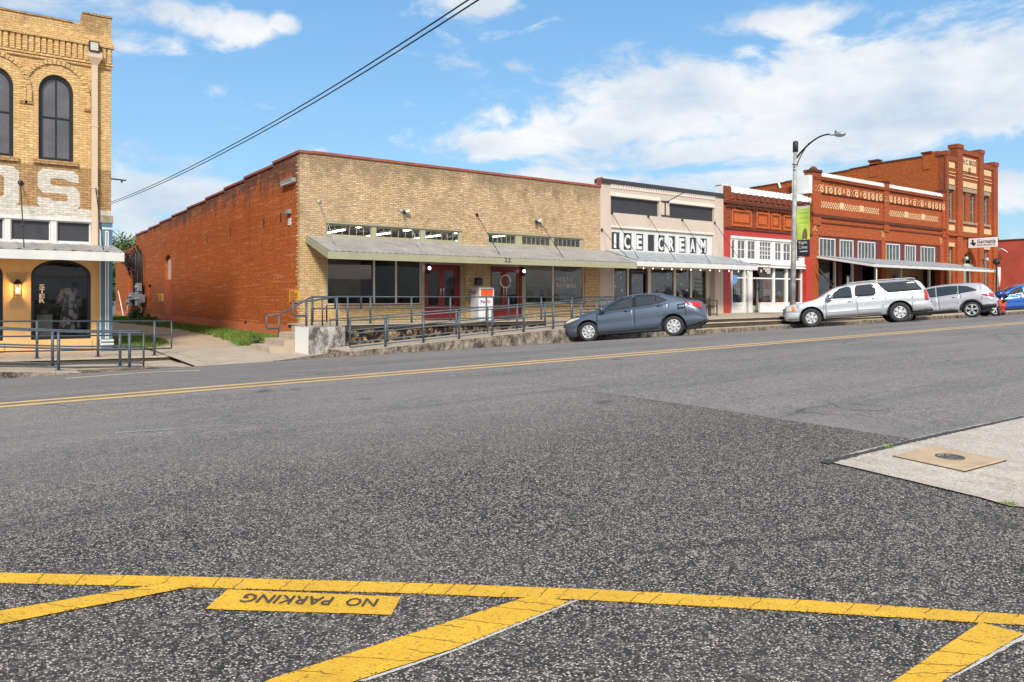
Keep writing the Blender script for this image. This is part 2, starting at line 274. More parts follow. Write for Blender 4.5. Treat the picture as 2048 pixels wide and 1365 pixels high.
M_ = {
 'asphalt': asphalt(),
 'walk': concrete('walk_concrete', (.52, .43, .33), (.30, .22, .15), .35),
 'apron': concrete('apron_concrete', (.62, .54, .45), (.33, .28, .22), .85, True, 1.7),
 'kerb': concrete('stained_concrete', (.40, .33, .25), (.03, .025, .02), 1.0, True, 2.6, .5),
 'mould': concrete('mouldy_concrete', (.42, .36, .29), (.022, .02, .017), 1.0, True, 2.0, .35),
 'darkconc': concrete('dark_concrete', (.09, .075, .055), (.02, .018, .015), .7),  # very dark concrete tone with random darker blotches
 'dirt': concrete('alley_dirt', (.56, .43, .29), (.25, .19, .13), .5),
 'ground': concrete('bare_ground', (.22, .20, .14), (.10, .11, .05), .6),
 'yellow': paint_line('yellow_road_paint', (.83, .46, .025), .6),
 'yellow2': paint_line('worn_yellow_paint', (.62, .36, .09), 1.0),
 'oldyellow': paint_line('faded_yellow_paint', (.78, .52, .22), .8),
 'whitepaint': paint_line('white_road_paint', (.62, .60, .54), .8),
 'stencil': flat('stencil_gap', (.055, .05, .048), .9, 0, .5, 60),
 'tanbrick': brick('tan_brick', (.80, .57, .34), (.56, .39, .21), (.20, .14, .09), mott=.85, msc=1.5, mott_col=(.21, .15, .09), soot=.5, soot_z=(4.2, 6.4), soot_col=(.15, .11, .07), bump=.6),
 'tanbrick_low': brick('tan_brick_low', (.80, .56, .29), (.66, .44, .20), (.28, .18, .10), mott=.25, bump=.6),
 'brokenbrick': brick('crumbling_brick', (.78, .54, .31), (.55, .32, .18), (.04, .03, .025), mott=1.0, msc=3.4, mott_col=(.012, .01, .01), ms=.014, bump=.8),
 'yelbrick': brick('golden_brick', (.86, .57, .27), (.76, .47, .19), (.36, .22, .10), mott=.15, soot=.55, soot_z=(7, 9.9), soot_col=(.16, .10, .055)),
 'yelbrick_dark': brick('brown_brick_band', (.58, .36, .17), (.46, .27, .12), (.16, .10, .06), mott=.4),
 'letter': brick('white_painted_brick', (.78, .74, .66), (.70, .66, .58), (.50, .42, .32), mott=.3, mott_col=(.45, .33, .2)),
 'yelpaint': flat('yellow_painted_wall', (.70, .43, .185), .8, 0, .12, 1.2, dirt=.25),
 'redwall': brick('orange_red_painted_brick', (.60, .160, .026), (.49, .115, .018), (.36, .085, .022), mott=.45, msc=1.2, mott_col=(.30, .065, .02), soot=.9, soot_z=(3.2, 6.2), soot_col=(.085, .055, .04), bump=.6, paint=.5, foot=(.62, (.56, .17, .065))),
 'redfront': brick('deep_red_brick', (.46, .10, .035), (.34, .065, .022), (.11, .045, .025), mott=.5, msc=2.0, mott_col=(.07, .03, .02), soot=.5, soot_z=(3.5, 7)),
 'ornbrick': brick('ornate_red_brick', (.54, .125, .036), (.42, .085, .024), (.28, .08, .035), mott=.25, soot=.3, soot_z=(5, 9)),
 'ornside': brick('orange_brick_flank', (.60, .155, .036), (.48, .105, .024), (.20, .07, .03), mott=.4, msc=.9, mott_col=(.22, .06, .02), soot=.35, soot_z=(8, 14)),
 'ornmold': brick('sooty_brick_ledge', (.20, .06, .03), (.13, .04, .022), (.06, .03, .02), mott=.9, msc=3, mott_col=(.03, .025, .02)),
 'redpaint': flat('bright_red_paint', (.44, .042, .032), .55, 0, .1, 1.2, dirt=.12),
 'farred': flat('dull_red_stucco', (.46, .075, .045), .9, 0, .14, .7, dirt=.3),
 'cream': flat('cream_stucco', (.54, .45, .37), .85, 0, .06, .8, dirt=.08),
 'creamtrim': flat('cream_trim', (.72, .63, .54), .7, 0, .05, 1),
 'stone': flat('buff_stone', (.66, .45, .24), .85, 0, .14, 6, dirt=.2),
 'greystone': flat('grey_lintel_stone', (.30, .24, .17), .9, 0, .25, 6),
 'white': flat('white_paint', (.78, .77, .74), .6, 0, .05, 2, dirt=.06),
 'offwhite': flat('off_white_paint', (.62, .62, .59), .6, 0, .08, 2, dirt=.1),
 'dirtywhite': concrete('dirty_white_plaster', (.62, .59, .55), (.05, .047, .043), .93, False, 1.0),
 'sage': flat('sage_green_paint', (.34, .33, .215), .6, 0, .07, 2, dirt=.08),
 'olive': flat('dark_sage_trim', (.24, .23, .14), .6, 0, .1, 2),
 'black': flat('black_paint', (.012, .012, .014), .35, 0, .2, 4),
 'iron': flat('black_iron', (.025, .025, .028), .5, .3, .2, 8),
 'charcoal': flat('charcoal_panel', (.035, .035, .042), .55, 0, .12, 2),
 'bluegrey': flat('blue_grey_pipe_paint', (.075, .098, .118), .45, .2, .25, 8, dirt=.2),
 'blue': flat('slate_blue_paint', (.075, .165, .25), .6, 0, .1, 2),
 'doorred': flat('dark_red_door_paint', (.20, .010, .010), .4, 0, .12, 2),
 'metalroof': flat('galvanised_roofing', (.40, .38, .36), .55, .35, .2, 1.5, dirt=.3),
 'bluemetal': flat('blue_grey_roofing', (.40, .44, .46), .5, .3, .15, 1.5, dirt=.35),
 'coping': flat('rusty_coping', (.30, .085, .05), .7, 0, .25, 4, dirt=.3),
 'spout': flat('beige_downspout', (.60, .46, .33), .5, 0, .06, 2),
 'galv': flat('galvanised_steel', (.40, .41, .41), .5, .5, .15, 6),
 'pole': flat('weathered_pole', (.36, .36, .33), .7, .1, .45, 3, dirt=.7),
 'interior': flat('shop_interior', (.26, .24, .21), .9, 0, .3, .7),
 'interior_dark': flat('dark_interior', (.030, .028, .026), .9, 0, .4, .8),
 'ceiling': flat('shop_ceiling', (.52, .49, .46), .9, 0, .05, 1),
 'wood': flat('bleached_wood', (.35, .24, .14), .8, 0, .2, 5),
 'grass': flat('grass_green', (.13, .20, .03), .85, 0, .55, 2.5),
 'leaf': flat('tree_leaf', (.085, .13, .03), .8, 0, .6, 1.6),
 'bark': flat('bark', (.12, .09, .065), .95, 0, .3, 5),
 'shingle': flat('flat_roof_felt', (.22, .21, .20), .9, 0, .15, 1),
 'rubber': flat('tyre_rubber', (.022, .022, .023), .75, 0, .25, 12),
 'alloy': flat('silver_wheel', (.56, .57, .58), .35, .55, .05, 4),
 'under': flat('car_underbody', (.008, .008, .009), .8, 0, .2, 5),
 'carglass': flat('tinted_car_glass', (.028, .034, .038), .06, 0, .1, 2, spec=.75),
 'plastic': flat('black_plastic', (.022, .023, .025), .5, 0, .1, 5),
 'chrome': flat('chrome', (.7, .7, .7), .12, 1, .05, 5),
 'tail': flat('red_lens', (.50, .012, .014), .12, 0, .25, 6, coat=1),
 'lamp': flat('clear_lens', (.55, .50, .42), .12, 0, .15, 9, coat=1),
 'amber': flat('amber_lens', (.75, .25, .04), .2, 0, .1, 9),
 'glass': glass('shop_glass', .72, .085), 'glassdark': glass('dark_shop_glass', .70, .095), 'glassclear': glass('clear_glass', .85, .085),
 'upglass': flat('grey_window_pane', (.105, .105, .115), .08, 0, .3, 1.2, spec=.7),
 'greenglass': flat('green_window_pane', (.06, .072, .072), .12, 0, .6, 1.2, spec=.45),
 'greentrim': flat('grey_green_sash', (.26, .31, .26), .6, 0, .1, 2),
 'tube': emis('fluorescent_tube', (1, .98, .95), 14.0), 'bulb': emis('warm_bulb', (1, .72, .35), 6.0), 'smallbulb': emis('string_bulb', (1, .86, .62), 2.2), 'cool': emis('cool_bulb', (.85, .8, 1), 7.0),
 'paper': flat('printed_paper', (.62, .60, .55), .8, 0, .3, 9), 'sign_yellow': flat('yellow_notice', (.72, .42, .04), .6, 0, .08, 9),
 'ink': flat('black_ink', (.02, .02, .025), .6), 'orange': flat('orange_plastic', (.78, .10, .015), .4), 'purple': flat('purple_ink', (.10, .03, .2), .6),
 'lime': flat('lime_banner', (.46, .60, .09), .7, 0, .1, 3), 'pumpkin': flat('pumpkin_skin', (.75, .27, .03), .6, 0, .2, 8),
 'boxwhite': flat('white_box_steel', (.70, .71, .73), .4, 0, .03, 2), 'boxgrey': flat('grey_box_steel', (.52, .53, .56), .45, 0, .05, 2),
}
# ------------------------------------------------------------------ object helpers
def tag(o, label=None, cat=None, group=None, kind=None):
    if label: o['label'] = label
    if cat: o['category'] = cat
    if group: o['group'] = group
    if kind: o['kind'] = kind
    return o
def empty(name, loc, label, cat, group=None):
    o = bpy.data.objects.new(name, None); C.objects.link(o); o.location = loc; o.empty_display_size = .2
    return tag(o, label, cat, group)
def copy_tree(o, parent=None):
    c = o.copy(); C.objects.link(c); c.parent = parent
    if parent is not None: c.matrix_parent_inverse = o.matrix_parent_inverse.copy()
    for ch in o.children: copy_tree(ch, c)
    return c
class MB:
    def __init__(s): s.v = []; s.f = []; s.mi = []; s.mats = []; s.cur = 0; s.sm = []; s.smooth = False
    def mat(s, m):
        m = M_[m] if isinstance(m, str) else m
        if m not in s.mats: s.mats.append(m)
        s.cur = s.mats.index(m); return s
    def face(s, idx): s.f.append(idx); s.mi.append(s.cur); s.sm.append(s.smooth)
    def add(s, vs, fs):
        n = len(s.v); s.v += [tuple(p) for p in vs]
        for f in fs: s.face([n+i for i in f])
        return s
    def box(s, x0, x1, y0, y1, z0, z1, z1b=None, z0b=None):
        # z1b / z0b: heights at x1 when the box slopes along x
        a = z1 if z1b is None else z1b; b = z0 if z0b is None else z0b
        return s.add([(x0, y0, z0), (x1, y0, b), (x1, y1, b), (x0, y1, z0), (x0, y0, z1), (x1, y0, a), (x1, y1, a), (x0, y1, z1)],
                     [(0, 3, 2, 1), (4, 5, 6, 7), (0, 1, 5, 4), (1, 2, 6, 5), (2, 3, 7, 6), (3, 0, 4, 7)])
    def hexa(s, p): return s.add(p, [(0, 3, 2, 1), (4, 5, 6, 7), (0, 1, 5, 4), (1, 2, 6, 5), (2, 3, 7, 6), (3, 0, 4, 7)])
    def tube(s, pts, r, n=8, r2=None, cap=True):
        pts = [Vector(p) for p in pts]; k = len(pts); base = len(s.v); old = s.smooth; s.smooth = True
        for i, p in enumerate(pts):
            d = (pts[min(i+1, k-1)]-pts[max(i-1, 0)]).normalized(); a = Vector((0, 0, 1)) if abs(d.z) < .95 else Vector((1, 0, 0))
            e1 = d.cross(a).normalized(); e2 = d.cross(e1); rr = r if r2 is None else r+(r2-r)*i/max(1, k-1)
            for j in range(n):
                t = 2*math.pi*j/n; q = p+e1*math.cos(t)*rr+e2*math.sin(t)*rr; s.v.append(tuple(q))
        for i in range(k-1):
            for j in range(n):
                a = base+i*n+j; b = base+i*n+(j+1) % n; s.face([a, b, b+n, a+n])
        if cap: s.smooth = False; s.face([base+j for j in range(n)][::-1]); s.face([base+(k-1)*n+j for j in range(n)])
        s.smooth = old; return s
    def lathe(s, prof, c, axis='z', n=20):
        base = len(s.v); old = s.smooth; s.smooth = True; c = Vector(c)
        for (r, h) in prof:
            for j in range(n):
                t = 2*math.pi*j/n; a, b = r*math.cos(t), r*math.sin(t)
                q = (a, b, h) if axis == 'z' else ((a, h, b) if axis == 'y' else (h, a, b)); s.v.append(tuple(c+Vector(q)))
        for i in range(len(prof)-1):
            for j in range(n):
                a = base+i*n+j; b = base+i*n+(j+1) % n; s.face([a, b, b+n, a+n])
        s.smooth = old; return s
    def panel(s, outer, holes=(), n0=0, n1=.3, fn=None, back=True):
        # outer/holes: lists of (a, b); fn maps (a, b, n) to world
        fn = fn or (lambda a, b, n: (a, n, b))
        loops = [[Vector((a, b, 0)) for a, b in outer]]+[[Vector((a, b, 0)) for a, b in h] for h in holes]
        tris = tessellate_polygon(loops); flatp = [(q.x, q.y) for l in loops for q in l]
        for n in ((n0, n1) if back else (n0,)):
            s.add([fn(a, b, n) for a, b in flatp], tris)
        for l in loops:
            m = len(l); s.add([fn(q.x, q.y, n0) for q in l]+[fn(q.x, q.y, n1) for q in l], [(i, (i+1) % m, m+(i+1) % m, m+i) for i in range(m)])
        return s
    def build(s, name, parent=None, label=None, cat=None, group=None, kind=None, mat=None, bevel=0, origin=True, fixn=True):
        if mat is not None: s.mat(mat); s.mi = [s.cur]*len(s.f)
        off = Vector((0, 0, 0))
        if parent is None and origin and s.v:
            xs, ys, zs = zip(*s.v); off = Vector(((min(xs)+max(xs))/2, (min(ys)+max(ys))/2, min(zs)))
        me = bpy.data.meshes.new(name); me.from_pydata([tuple(Vector(p)-off) for p in s.v], [], s.f)
        for m in s.mats: me.materials.append(m)
        for i, p in enumerate(me.polygons): p.material_index = s.mi[i]; p.use_smooth = s.sm[i]
        if fixn:
            bm = bmesh.new(); bm.from_mesh(me); bmesh.ops.recalc_face_normals(bm, faces=bm.faces); bm.to_mesh(me); bm.free()
        o = bpy.data.objects.new(name, me); C.objects.link(o); o.location = off
        if parent is not None:
            o.parent = parent; o.location = (0, 0, 0)
            if not getattr(s, "local", False):
                # world matrix of the parent (built by hand: nothing has been evaluated yet)
                Wm = Matrix.Identity(4); r = parent; st = []
                while r is not None: st.append(r); r = r.parent
                for r in reversed(st): Wm = Wm@r.matrix_parent_inverse@Matrix.Translation(r.location)@r.rotation_euler.to_matrix().to_4x4()
                o.matrix_parent_inverse = Wm.inverted()
        if bevel:
            b = o.modifiers.new('bevel', 'BEVEL'); b.width = bevel; b.segments = 2; b.limit_method = 'ANGLE'; b.angle_limit = R_(40)
        return tag(o, label, cat, group, kind)
def build_each(mb, name, parent):
    # every connected piece becomes a part of its own
    n = len(mb.v); p = list(range(n))
    def fd(a):
        while p[a] != a: p[a] = p[p[a]]; a = p[a]
        return a
    for f in mb.f:
        for k in f[1:]: p[fd(k)] = fd(f[0])
    G_ = {}
    for i, f in enumerate(mb.f): G_.setdefault(fd(f[0]), []).append(i)
    for k, fs in G_.items():
        q = MB(); q.mats = mb.mats[:]; mp = {}
        for i in fs:
            for v in mb.f[i]:
                if v not in mp: mp[v] = len(q.v); q.v.append(mb.v[v])
            q.f.append([mp[v] for v in mb.f[i]]); q.mi.append(mb.mi[i]); q.sm.append(mb.sm[i])
        q.build(name, parent)
def L_(): b = MB(); b.local = True; return b
def text_verts(txt, size=1.0, offset=0.0, res=2, extrude=0):
    cu = bpy.data.curves.new('t', 'FONT'); cu.body = txt; cu.size = size; cu.offset = offset; cu.resolution_u = res; cu.fill_mode = 'FRONT' if not extrude else 'BOTH'; cu.extrude = extrude
    ob = bpy.data.objects.new('t', cu); C.objects.link(ob)
    dg = bpy.context.evaluated_depsgraph_get(); me = bpy.data.meshes.new_from_object(ob.evaluated_get(dg))
    vs = [tuple(v.co) for v in me.vertices]; fs = [tuple(p.vertices) for p in me.polygons]
    bpy.data.objects.remove(ob); bpy.data.curves.remove(cu); bpy.data.meshes.remove(me)
    if not vs: return [], []
    x0 = min(v[0] for v in vs); x1 = max(v[0] for v in vs); y0 = min(v[1] for v in vs); y1 = max(v[1] for v in vs)
    return [((v[0]-x0)/(x1-x0), (v[1]-y0)/(y1-y0), v[2]) for v in vs], fs
def text_on(mb, txt, fn, offset=0.0):
    vs, fs = text_verts(txt, 1.0, offset); mb.add([fn(a, b) for a, b, c in vs], fs)
def rect(u0, u1, vt, vb, Y=FACE, ref=None):
    r = u0 if ref is None else ref
    return X(u0, Y), X(u1, Y), Z(r, vb, Y), Z(r, vt, Y)       # x0,x1,z0,z1
def rp(x0, x1, z0, z1): return [(x0, z0), (x1, z0), (x1, z1), (x0, z1)]
def arch(x0, x1, z0, zs, zt, n=14):
    c = (x0+x1)/2; r = (x1-x0)/2
    return [(x0, z0), (x1, z0)]+[(c+r*math.cos(math.pi*i/n), zs+(zt-zs)*math.sin(math.pi*i/n)) for i in range(n+1)]
def frame_part(parent, outer, inner, y0, y1, mat, name='frame', fn=None):
    return MB().mat(mat).panel(outer, [inner] if inner else [], y0, y1, fn).build(name, parent)
def sheet(name, x0, x1, y0, y1, zf, nx, ny, mat, kind='structure', edge=None):
    mb = MB().mat(mat); mb.smooth = True
    for j in range(ny+1):
        for i in range(nx+1):
            x = x0+(x1-x0)*i/nx; y = y0+(y1-y0)*j/ny; mb.v.append((x, y, zf(x, y)))
    for j in range(ny):
        for i in range(nx): a = j*(nx+1)+i; mb.face([a, a+1, a+nx+2, a+nx+1])
    return mb.build(name, kind=kind, origin=False)
# ------------------------------------------------------------------ ground and road
def ground_sheet():
    xs = [-900, -400, -150, -61, -60]+list(range(-50, 85, 5))+[85, 86, 150, 400, 900]
    ys = [-900, -300, -60]+[-40+2*i for i in range(20)]+[i*.5 for i in range(0, 38)]+[18.8, 19.6, 22, 25, 40, 80, 200, 900]
    mb = MB().mat('ground'); mb.smooth = True
    for y in ys:
        for x in xs: mb.v.append((x, y, (G(x, y)-.035) if y <= 18.8 else gut(x)-.10))
    n = len(xs)
    for j in range(len(ys)-1):
        for i in range(n-1): a = j*n+i; mb.face([a, a+1, a+n+1, a+n])
    mb.build('ground', kind='structure', origin=False)
ground_sheet()
road_ys = [-40+i for i in range(40)]+[i*.2 for i in range(0, 95)]
mb = MB().mat('asphalt'); mb.smooth = True
road_xs = [-150, -60]+[-50+5*i for i in range(27)]+[85, 160]
for y in road_ys:
    for x in road_xs: mb.v.append((x, y, G(x, y)))
n = len(road_xs)
for j in range(len(road_ys)-1):
    for i in range(n-1): a = j*n+i; mb.face([a, a+1, a+n+1, a+n])
mb.build('road', kind='structure', origin=False)
def ground_poly(mb, pts, lift=.004, step=.12, jit=0.0):
    # triangulated fine so that the sheet follows the crown of the road
    pts = [Vector((p[0], p[1], 0)) for p in pts]; dens = []
    for i, p in enumerate(pts):
        q = pts[(i+1) % len(pts)]; k = max(1, int((q-p).length/step)); nrm = (q-p).normalized().cross(Vector((0, 0, 1)))
        for j in range(k): dens.append(p.lerp(q, j/k)+nrm*random.uniform(-jit, jit))
    bm = bmesh.new(); vs = [bm.verts.new(p) for p in dens]; f = bm.faces.new(vs)
    bmesh.ops.triangulate(bm, faces=[f]); 
    base = len(mb.v); idx = {v: i for i, v in enumerate(bm.verts)}
    for v in bm.verts: mb.v.append((v.co.x, v.co.y, G(v.co.x, v.co.y)+lift))
    for t in bm.faces: mb.face([base+idx[v] for v in t.verts])
    bm.free()
def strip(mb, A, B, lift=.004, step=.1, jit=.003):
    # A, B: two edges of a band as lists of ground points, resampled together
    def res(P, n):
        P = [Vector((p[0], p[1], 0)) for p in P]; d = [0]
        for i in range(1, len(P)): d.append(d[-1]+(P[i]-P[i-1]).length)
        out = []
        for k in range(n+1):
            s = d[-1]*k/n; i = 1
            while i < len(P)-1 and d[i] < s: i += 1
            out.append(P[i-1].lerp(P[i], (s-d[i-1])/(d[i]-d[i-1])))
        return out
    Ln = sum((Vector(A[i])-Vector(A[i-1])).length for i in range(1, len(A))); n = max(2, int(Ln/step)); a = res(A, n); b = res(B, n); base = len(mb.v)
    for p, q in zip(a, b):
        d = (q-p).normalized()
        p = p+d*random.uniform(-jit, jit); q = q+d*random.uniform(-jit, jit)
        for t in (0, .5, 1):
            r = p.lerp(q, t); mb.v.append((r.x, r.y, G(r.x, r.y)+lift))
    for i in range(n):
        for t in (0, 1): k = base+i*3+t; mb.face([k, k+1, k+4, k+3])
g_ = lambda *uv: [ground_at(u, v) for u, v in uv]
# double yellow centre line
mb = MB().mat('oldyellow')
for y0 in (9.66, 9.98):
    strip(mb, [(-60, y0), (90, y0)], [(-60, y0+.135), (90, y0+.135)], .004, .3, .006)
mb.mat(paint_line('stained_gap', (.27, .19, .115), 1.0)); strip(mb, [(-60, 9.801), (90, 9.801)], [(-60, 9.974), (90, 9.974)], .003, .3, .004)
mb.build('centre_line', kind='structure', origin=False)
# hatched no parking markings at the near side
mb = MB().mat('yellow')
top = [(-250, 1144), (0, 1150), (380, 1158), (800, 1169), (1180, 1181), (1600, 1205), (2048, 1232), (2300, 1250)]
bot = [(-250, 1163), (0, 1169), (380, 1178), (800, 1190), (1180, 1203), (1600, 1227), (2048, 1256), (2300, 1275)]
strip(mb, g_(*top), g_(*bot), .005, .03, .002)
strip(mb, g_((-150, 1262), (0, 1229), (332, 1170)), g_((-150, 1287), (0, 1252), (400, 1177)), .008, .03, .002)
strip(mb, g_((470, 1405), (540, 1365), (800, 1279), (1062, 1198)), g_((600, 1412), (716, 1365), (900, 1305), (1140, 1207)), .008, .03, .002)
strip(mb, g_((1700, 1412), (1790, 1365), (1960, 1252)), g_((1830, 1412), (1895, 1365), (2048, 1276)), .008, .03, .002)
mb.mat(flat('paint_crack', (.12, .075, .02), .9, 0, .4, 30))
rc = random.Random(11)
def cracks(A, B, lift, lean):
    def at(P, t):
        P = [Vector((p[0], p[1], 0)) for p in P]; d = [0]
        for i in range(1, len(P)): d.append(d[-1]+(P[i]-P[i-1]).length)
        s_ = d[-1]*t; i = 1
        while i < len(P)-1 and d[i] < s_: i += 1
        return P[i-1].lerp(P[i], (s_-d[i-1])/(d[i]-d[i-1]))
    Ln = sum((Vector(A[i])-Vector(A[i-1])).length for i in range(1, len(A))); s_ = .05
    while s_ < Ln-.06:
        full = rc.random() < .7; t0 = s_/Ln; t1 = min(1, max(0, (s_+lean+rc.gauss(0, .015))/Ln)); k0, k1 = (0, 1) if full else ((0, rc.uniform(.4, .7)) if rc.random() < .5 else (rc.uniform(.3, .6), 1)); n = 7; L0 = []
        for i in range(n+1):
            k = k0+(k1-k0)*i/n; r = at(A, t0+(t1-t0)*k).lerp(at(B, t0+(t1-t0)*k), k); r.x += rc.gauss(0, .0035); r.y += rc.gauss(0, .003); L0.append(r)
        for i in range(n):
            d = (L0[i+1]-L0[i]).normalized(); w2 = rc.uniform(.0008, .0022); nn = Vector((-d.y, d.x, 0))*w2
            mb.add([(p.x, p.y, G(p.x, p.y)+lift) for p in (L0[i]-nn, L0[i+1]-nn, L0[i+1]+nn, L0[i]+nn)], [(0, 1, 2, 3)])
        s_ += rc.uniform(.09, .24)
cracks(g_(*top), g_(*bot), .0065, -.05)
cracks(g_((-150, 1262), (0, 1229), (332, 1170)), g_((-150, 1287), (0, 1252), (400, 1177)), .0095, .05)
cracks(g_((470, 1405), (540, 1365), (800, 1279), (1062, 1198)), g_((600, 1412), (716, 1365), (900, 1305), (1140, 1207)), .0095, .03)
cracks(g_((1700, 1412), (1790, 1365), (1960, 1252)), g_((1830, 1412), (1895, 1365), (2048, 1276)), .0095, .02)
# spatter and chips along the edges
for (A, B, lf) in ((top, bot, .0068), (((0, 1229), (332, 1170)), ((0, 1252), (400, 1177)), .0098), (((540, 1365), (800, 1279), (1062, 1198)), ((716, 1365), (900, 1305), (1140, 1207)), .0098)):
    for P in (A, B):
        Pg = g_(*P)
        for i in range(len(Pg)-1):
            L1 = (Pg[i+1]-Pg[i]).length
            for k in range(int(L1/.018)):
                r = Pg[i].lerp(Pg[i+1], rc.random()); r.x += rc.gauss(0, .004); r.y += rc.gauss(0, .006); w2 = rc.uniform(.0015, .005)
                mb.add([(r.x+w2*math.cos(a_)*rc.uniform(.6, 1.4), r.y+w2*math.sin(a_)*rc.uniform(.6, 1.2), G(r.x, r.y)+lf) for a_ in (0, 1.2, 2.4, 3.6, 4.9)], [(0, 1, 2, 3, 4)])
mb.build('hatch_marking', kind='structure', origin=False)
mb = MB().mat('whitepaint')
strip(mb, g_((716, 1365), (900, 1305), (1120, 1212)), g_((732, 1365), (912, 1309), (1165, 1202)), .004, .05, .004)
strip(mb, g_((1895, 1365), (2048, 1276)), g_((1902, 1365), (2056, 1278)), .004, .05, .004)

mb.build('white_marking', kind='structure', origin=False)
Q = g_((411, 1221), (783, 1235), (802, 1198), (455, 1183))
mb = MB().mat('yellow'); strip(mb, [Q[0], Q[1]], [Q[3], Q[2]], .006, .03, .002)
def quadmap(a, b, lift):
    p = Q[0].lerp(Q[1], a); q = Q[3].lerp(Q[2], a); r = p.lerp(q, b); return (r.x, r.y, G(r.x, r.y)+lift)
mb.mat('stencil')
text_on(mb, 'NO', lambda a, b: quadmap(1-(.11+.17*a), 1-(.24+.44*b), .0125), .008)
text_on(mb, 'PARKING', lambda a, b: quadmap(1-(.36+.50*a), 1-(.24+.44*b), .0125), .008)
mb.build('no_parking_marking', kind='structure', origin=False)
# faint painted lines by the gutters
mb = MB().mat(paint_line('ghost_line', (.36, .345, .33), 1.0)); strip(mb, g_((230, 866), (400, 856), (560, 842)), g_((230, 867.5), (400, 857.5), (560, 843)), .004, .2, .01); mb.mat(paint_line('ghost_yellow', (.50, .41, .27), 1.0))
strip(mb, g_((130, 757), (300, 744), (400, 741)), g_((130, 759), (300, 746), (400, 743)), .004, .3, .01)
strip(mb, [(7, 18.3), (16, 18.55)], [(7, 18.36), (16, 18.60)], .004, .3, .012)
mb.build('gutter_marking', kind='structure', origin=False)
# concrete apron with utility slab on the near corner
ap = g_((1648, 925), (1720, 905), (1830, 880), (1940, 856), (2048, 833), (2250, 790), (3300, 700), (3900, 1000), (2300, 1022), (2190, 1018), (2048, 1018), (2020, 1016), (1960, 1000), (1820, 966))
mb = MB().mat('apron'); ground_poly(mb, ap, .012, .25, .008); mb.build('concrete_apron', kind='structure', origin=False)
mb = MB().mat('stencil'); strip(mb, g_((1640, 928), (1830, 881), (2048, 834)), g_((1655, 931), (1836, 886), (2048, 838)), .013, .04, .012); mb.build('tar_joint', kind='structure', origin=False)
ub = g_((1789, 918), (1929, 948), (2010, 926), (1864, 898))
ubr = empty('utility_cover', (*(sum((Vector(p) for p in ub), Vector())/4)[:2], G(ub[0].x, ub[0].y)), 'tan concrete access slab with a round iron lid set in the pale corner pavement', 'utility cover')
mb = MB().mat(flat('tan_slab', (.50, .36, .22), .9, 0, .2, 5, dirt=.35))
cx = sum(p.x for p in ub)/4; cy = sum(p.y for p in ub)/4
mb.hexa([(p.x, p.y, G(p.x, p.y)-.05) for p in ub]+[(p.x, p.y, G(p.x, p.y)+.028) for p in ub]); mb.build('slab', ubr, bevel=.01)
b2 = MB().mat('stencil'); e = 1.035; b2.hexa([(cx+(p.x-cx)*e, cy+(p.y-cy)*e, G(p.x, p.y)-.05) for p in ub]+[(cx+(p.x-cx)*e, cy+(p.y-cy)*e, G(p.x, p.y)+.019) for p in ub]); b2.build('joint', ubr)
lc = ground_at(1900, 922)
mb = MB().mat(flat('worn_cast_iron', (.11, .10, .09), .7, .1, .35, 40)); mb.lathe([(.0, .036), (.04, .036), (.042, .032), (.085, .032), (.087, .037), (.105, .037), (.107, .02)], (lc.x, lc.y, G(lc.x, lc.y)-.002), n=28)
for k in range(6):
    a = k*math.pi/3; mb.box(lc.x+.06*math.cos(a)-.006, lc.x+.06*math.cos(a)+.006, lc.y+.06*math.sin(a)-.006, lc.y+.06*math.sin(a)+.006, G(lc.x, lc.y)+.03, G(lc.x, lc.y)+.038)
mb.build('lid', ubr)
# ------------------------------------------------------------------ far side walks, kerbs, ramps
def azf(x, y):      # alley surface
    t = max(0, min(1, (y-18.8)/10)); return -.17+.013*x*(1-t)*.5+t*.22
sheet('alley', 3.42, 9.14, FACE, 75, lambda x, y: azf(x, y), 10, 50, 'dirt'); sheet('alley_mouth', 4.38, 9.0, 18.75, FACE, lambda x, y: azf(x, y), 10, 12, 'walk')
mb = MB().mat('walk')
for i in range(8):
    for j in range(8):
        x0, x1 = 2.8+.65*i, 3.45+.65*i; y0, y1 = 18.8+.55*j, 19.35+.55*j
        if x0 < 4.58: continue
        mb.add([(x0, y0, azf(x0, y0)+.006), (x1, y0, azf(x1, y0)+.006), (x1, y1, azf(x1, y1)+.006), (x0, y1, azf(x0, y1)+.006)], [(0, 1, 2, 3)])
mb.build('driveway', kind='structure', origin=False)
DECK = ZC-.87
# left side: platform, ramp wedge, kerbs
xe_ = X(356, 22.2); mb = MB().mat('darkconc'); mb.box(-12, xe_, 22.2, FACE, -.6, .14, -.14); mb.mat('walk'); mb.box(-12, xe_-.02, 22.16, FACE, .141, .18, -.10, -.139); mb.build('left_platform', kind='structure', origin=False)
mb = MB().mat('walk'); mb.box(-12, 4.5, 20.75, 22.2, -.7, -.22); mb.box(1.96, 4.5, 19.3, 20.75, -.7, -.19); mb.build('lower_walk', kind='structure', origin=False)
mb = MB().mat('mould'); mb.box(-12, 1.95, 18.82, 20.6, -1.2, .90, -.155, -1.2); mb.mat('walk'); mb.hexa([(-12, 18.84, .901), (1.95, 18.84, -.154), (1.95, 20.58, -.154), (-12, 20.58, .901), (-12, 18.84, .912), (1.95, 18.84, -.143), (1.95, 20.58, -.143), (-12, 20.58, .912)])
mb.build('left_ramp', kind='structure', origin=False)
mb = MB().mat('kerb'); mb.box(1.95, 3.5, 18.82, 19.3, -.6, -.13, -.12); mb.box(3.5, 4.6, 18.82, 19.2, -.6, -.12, -.19); mb.build('left_kerb', kind='structure', origin=False)
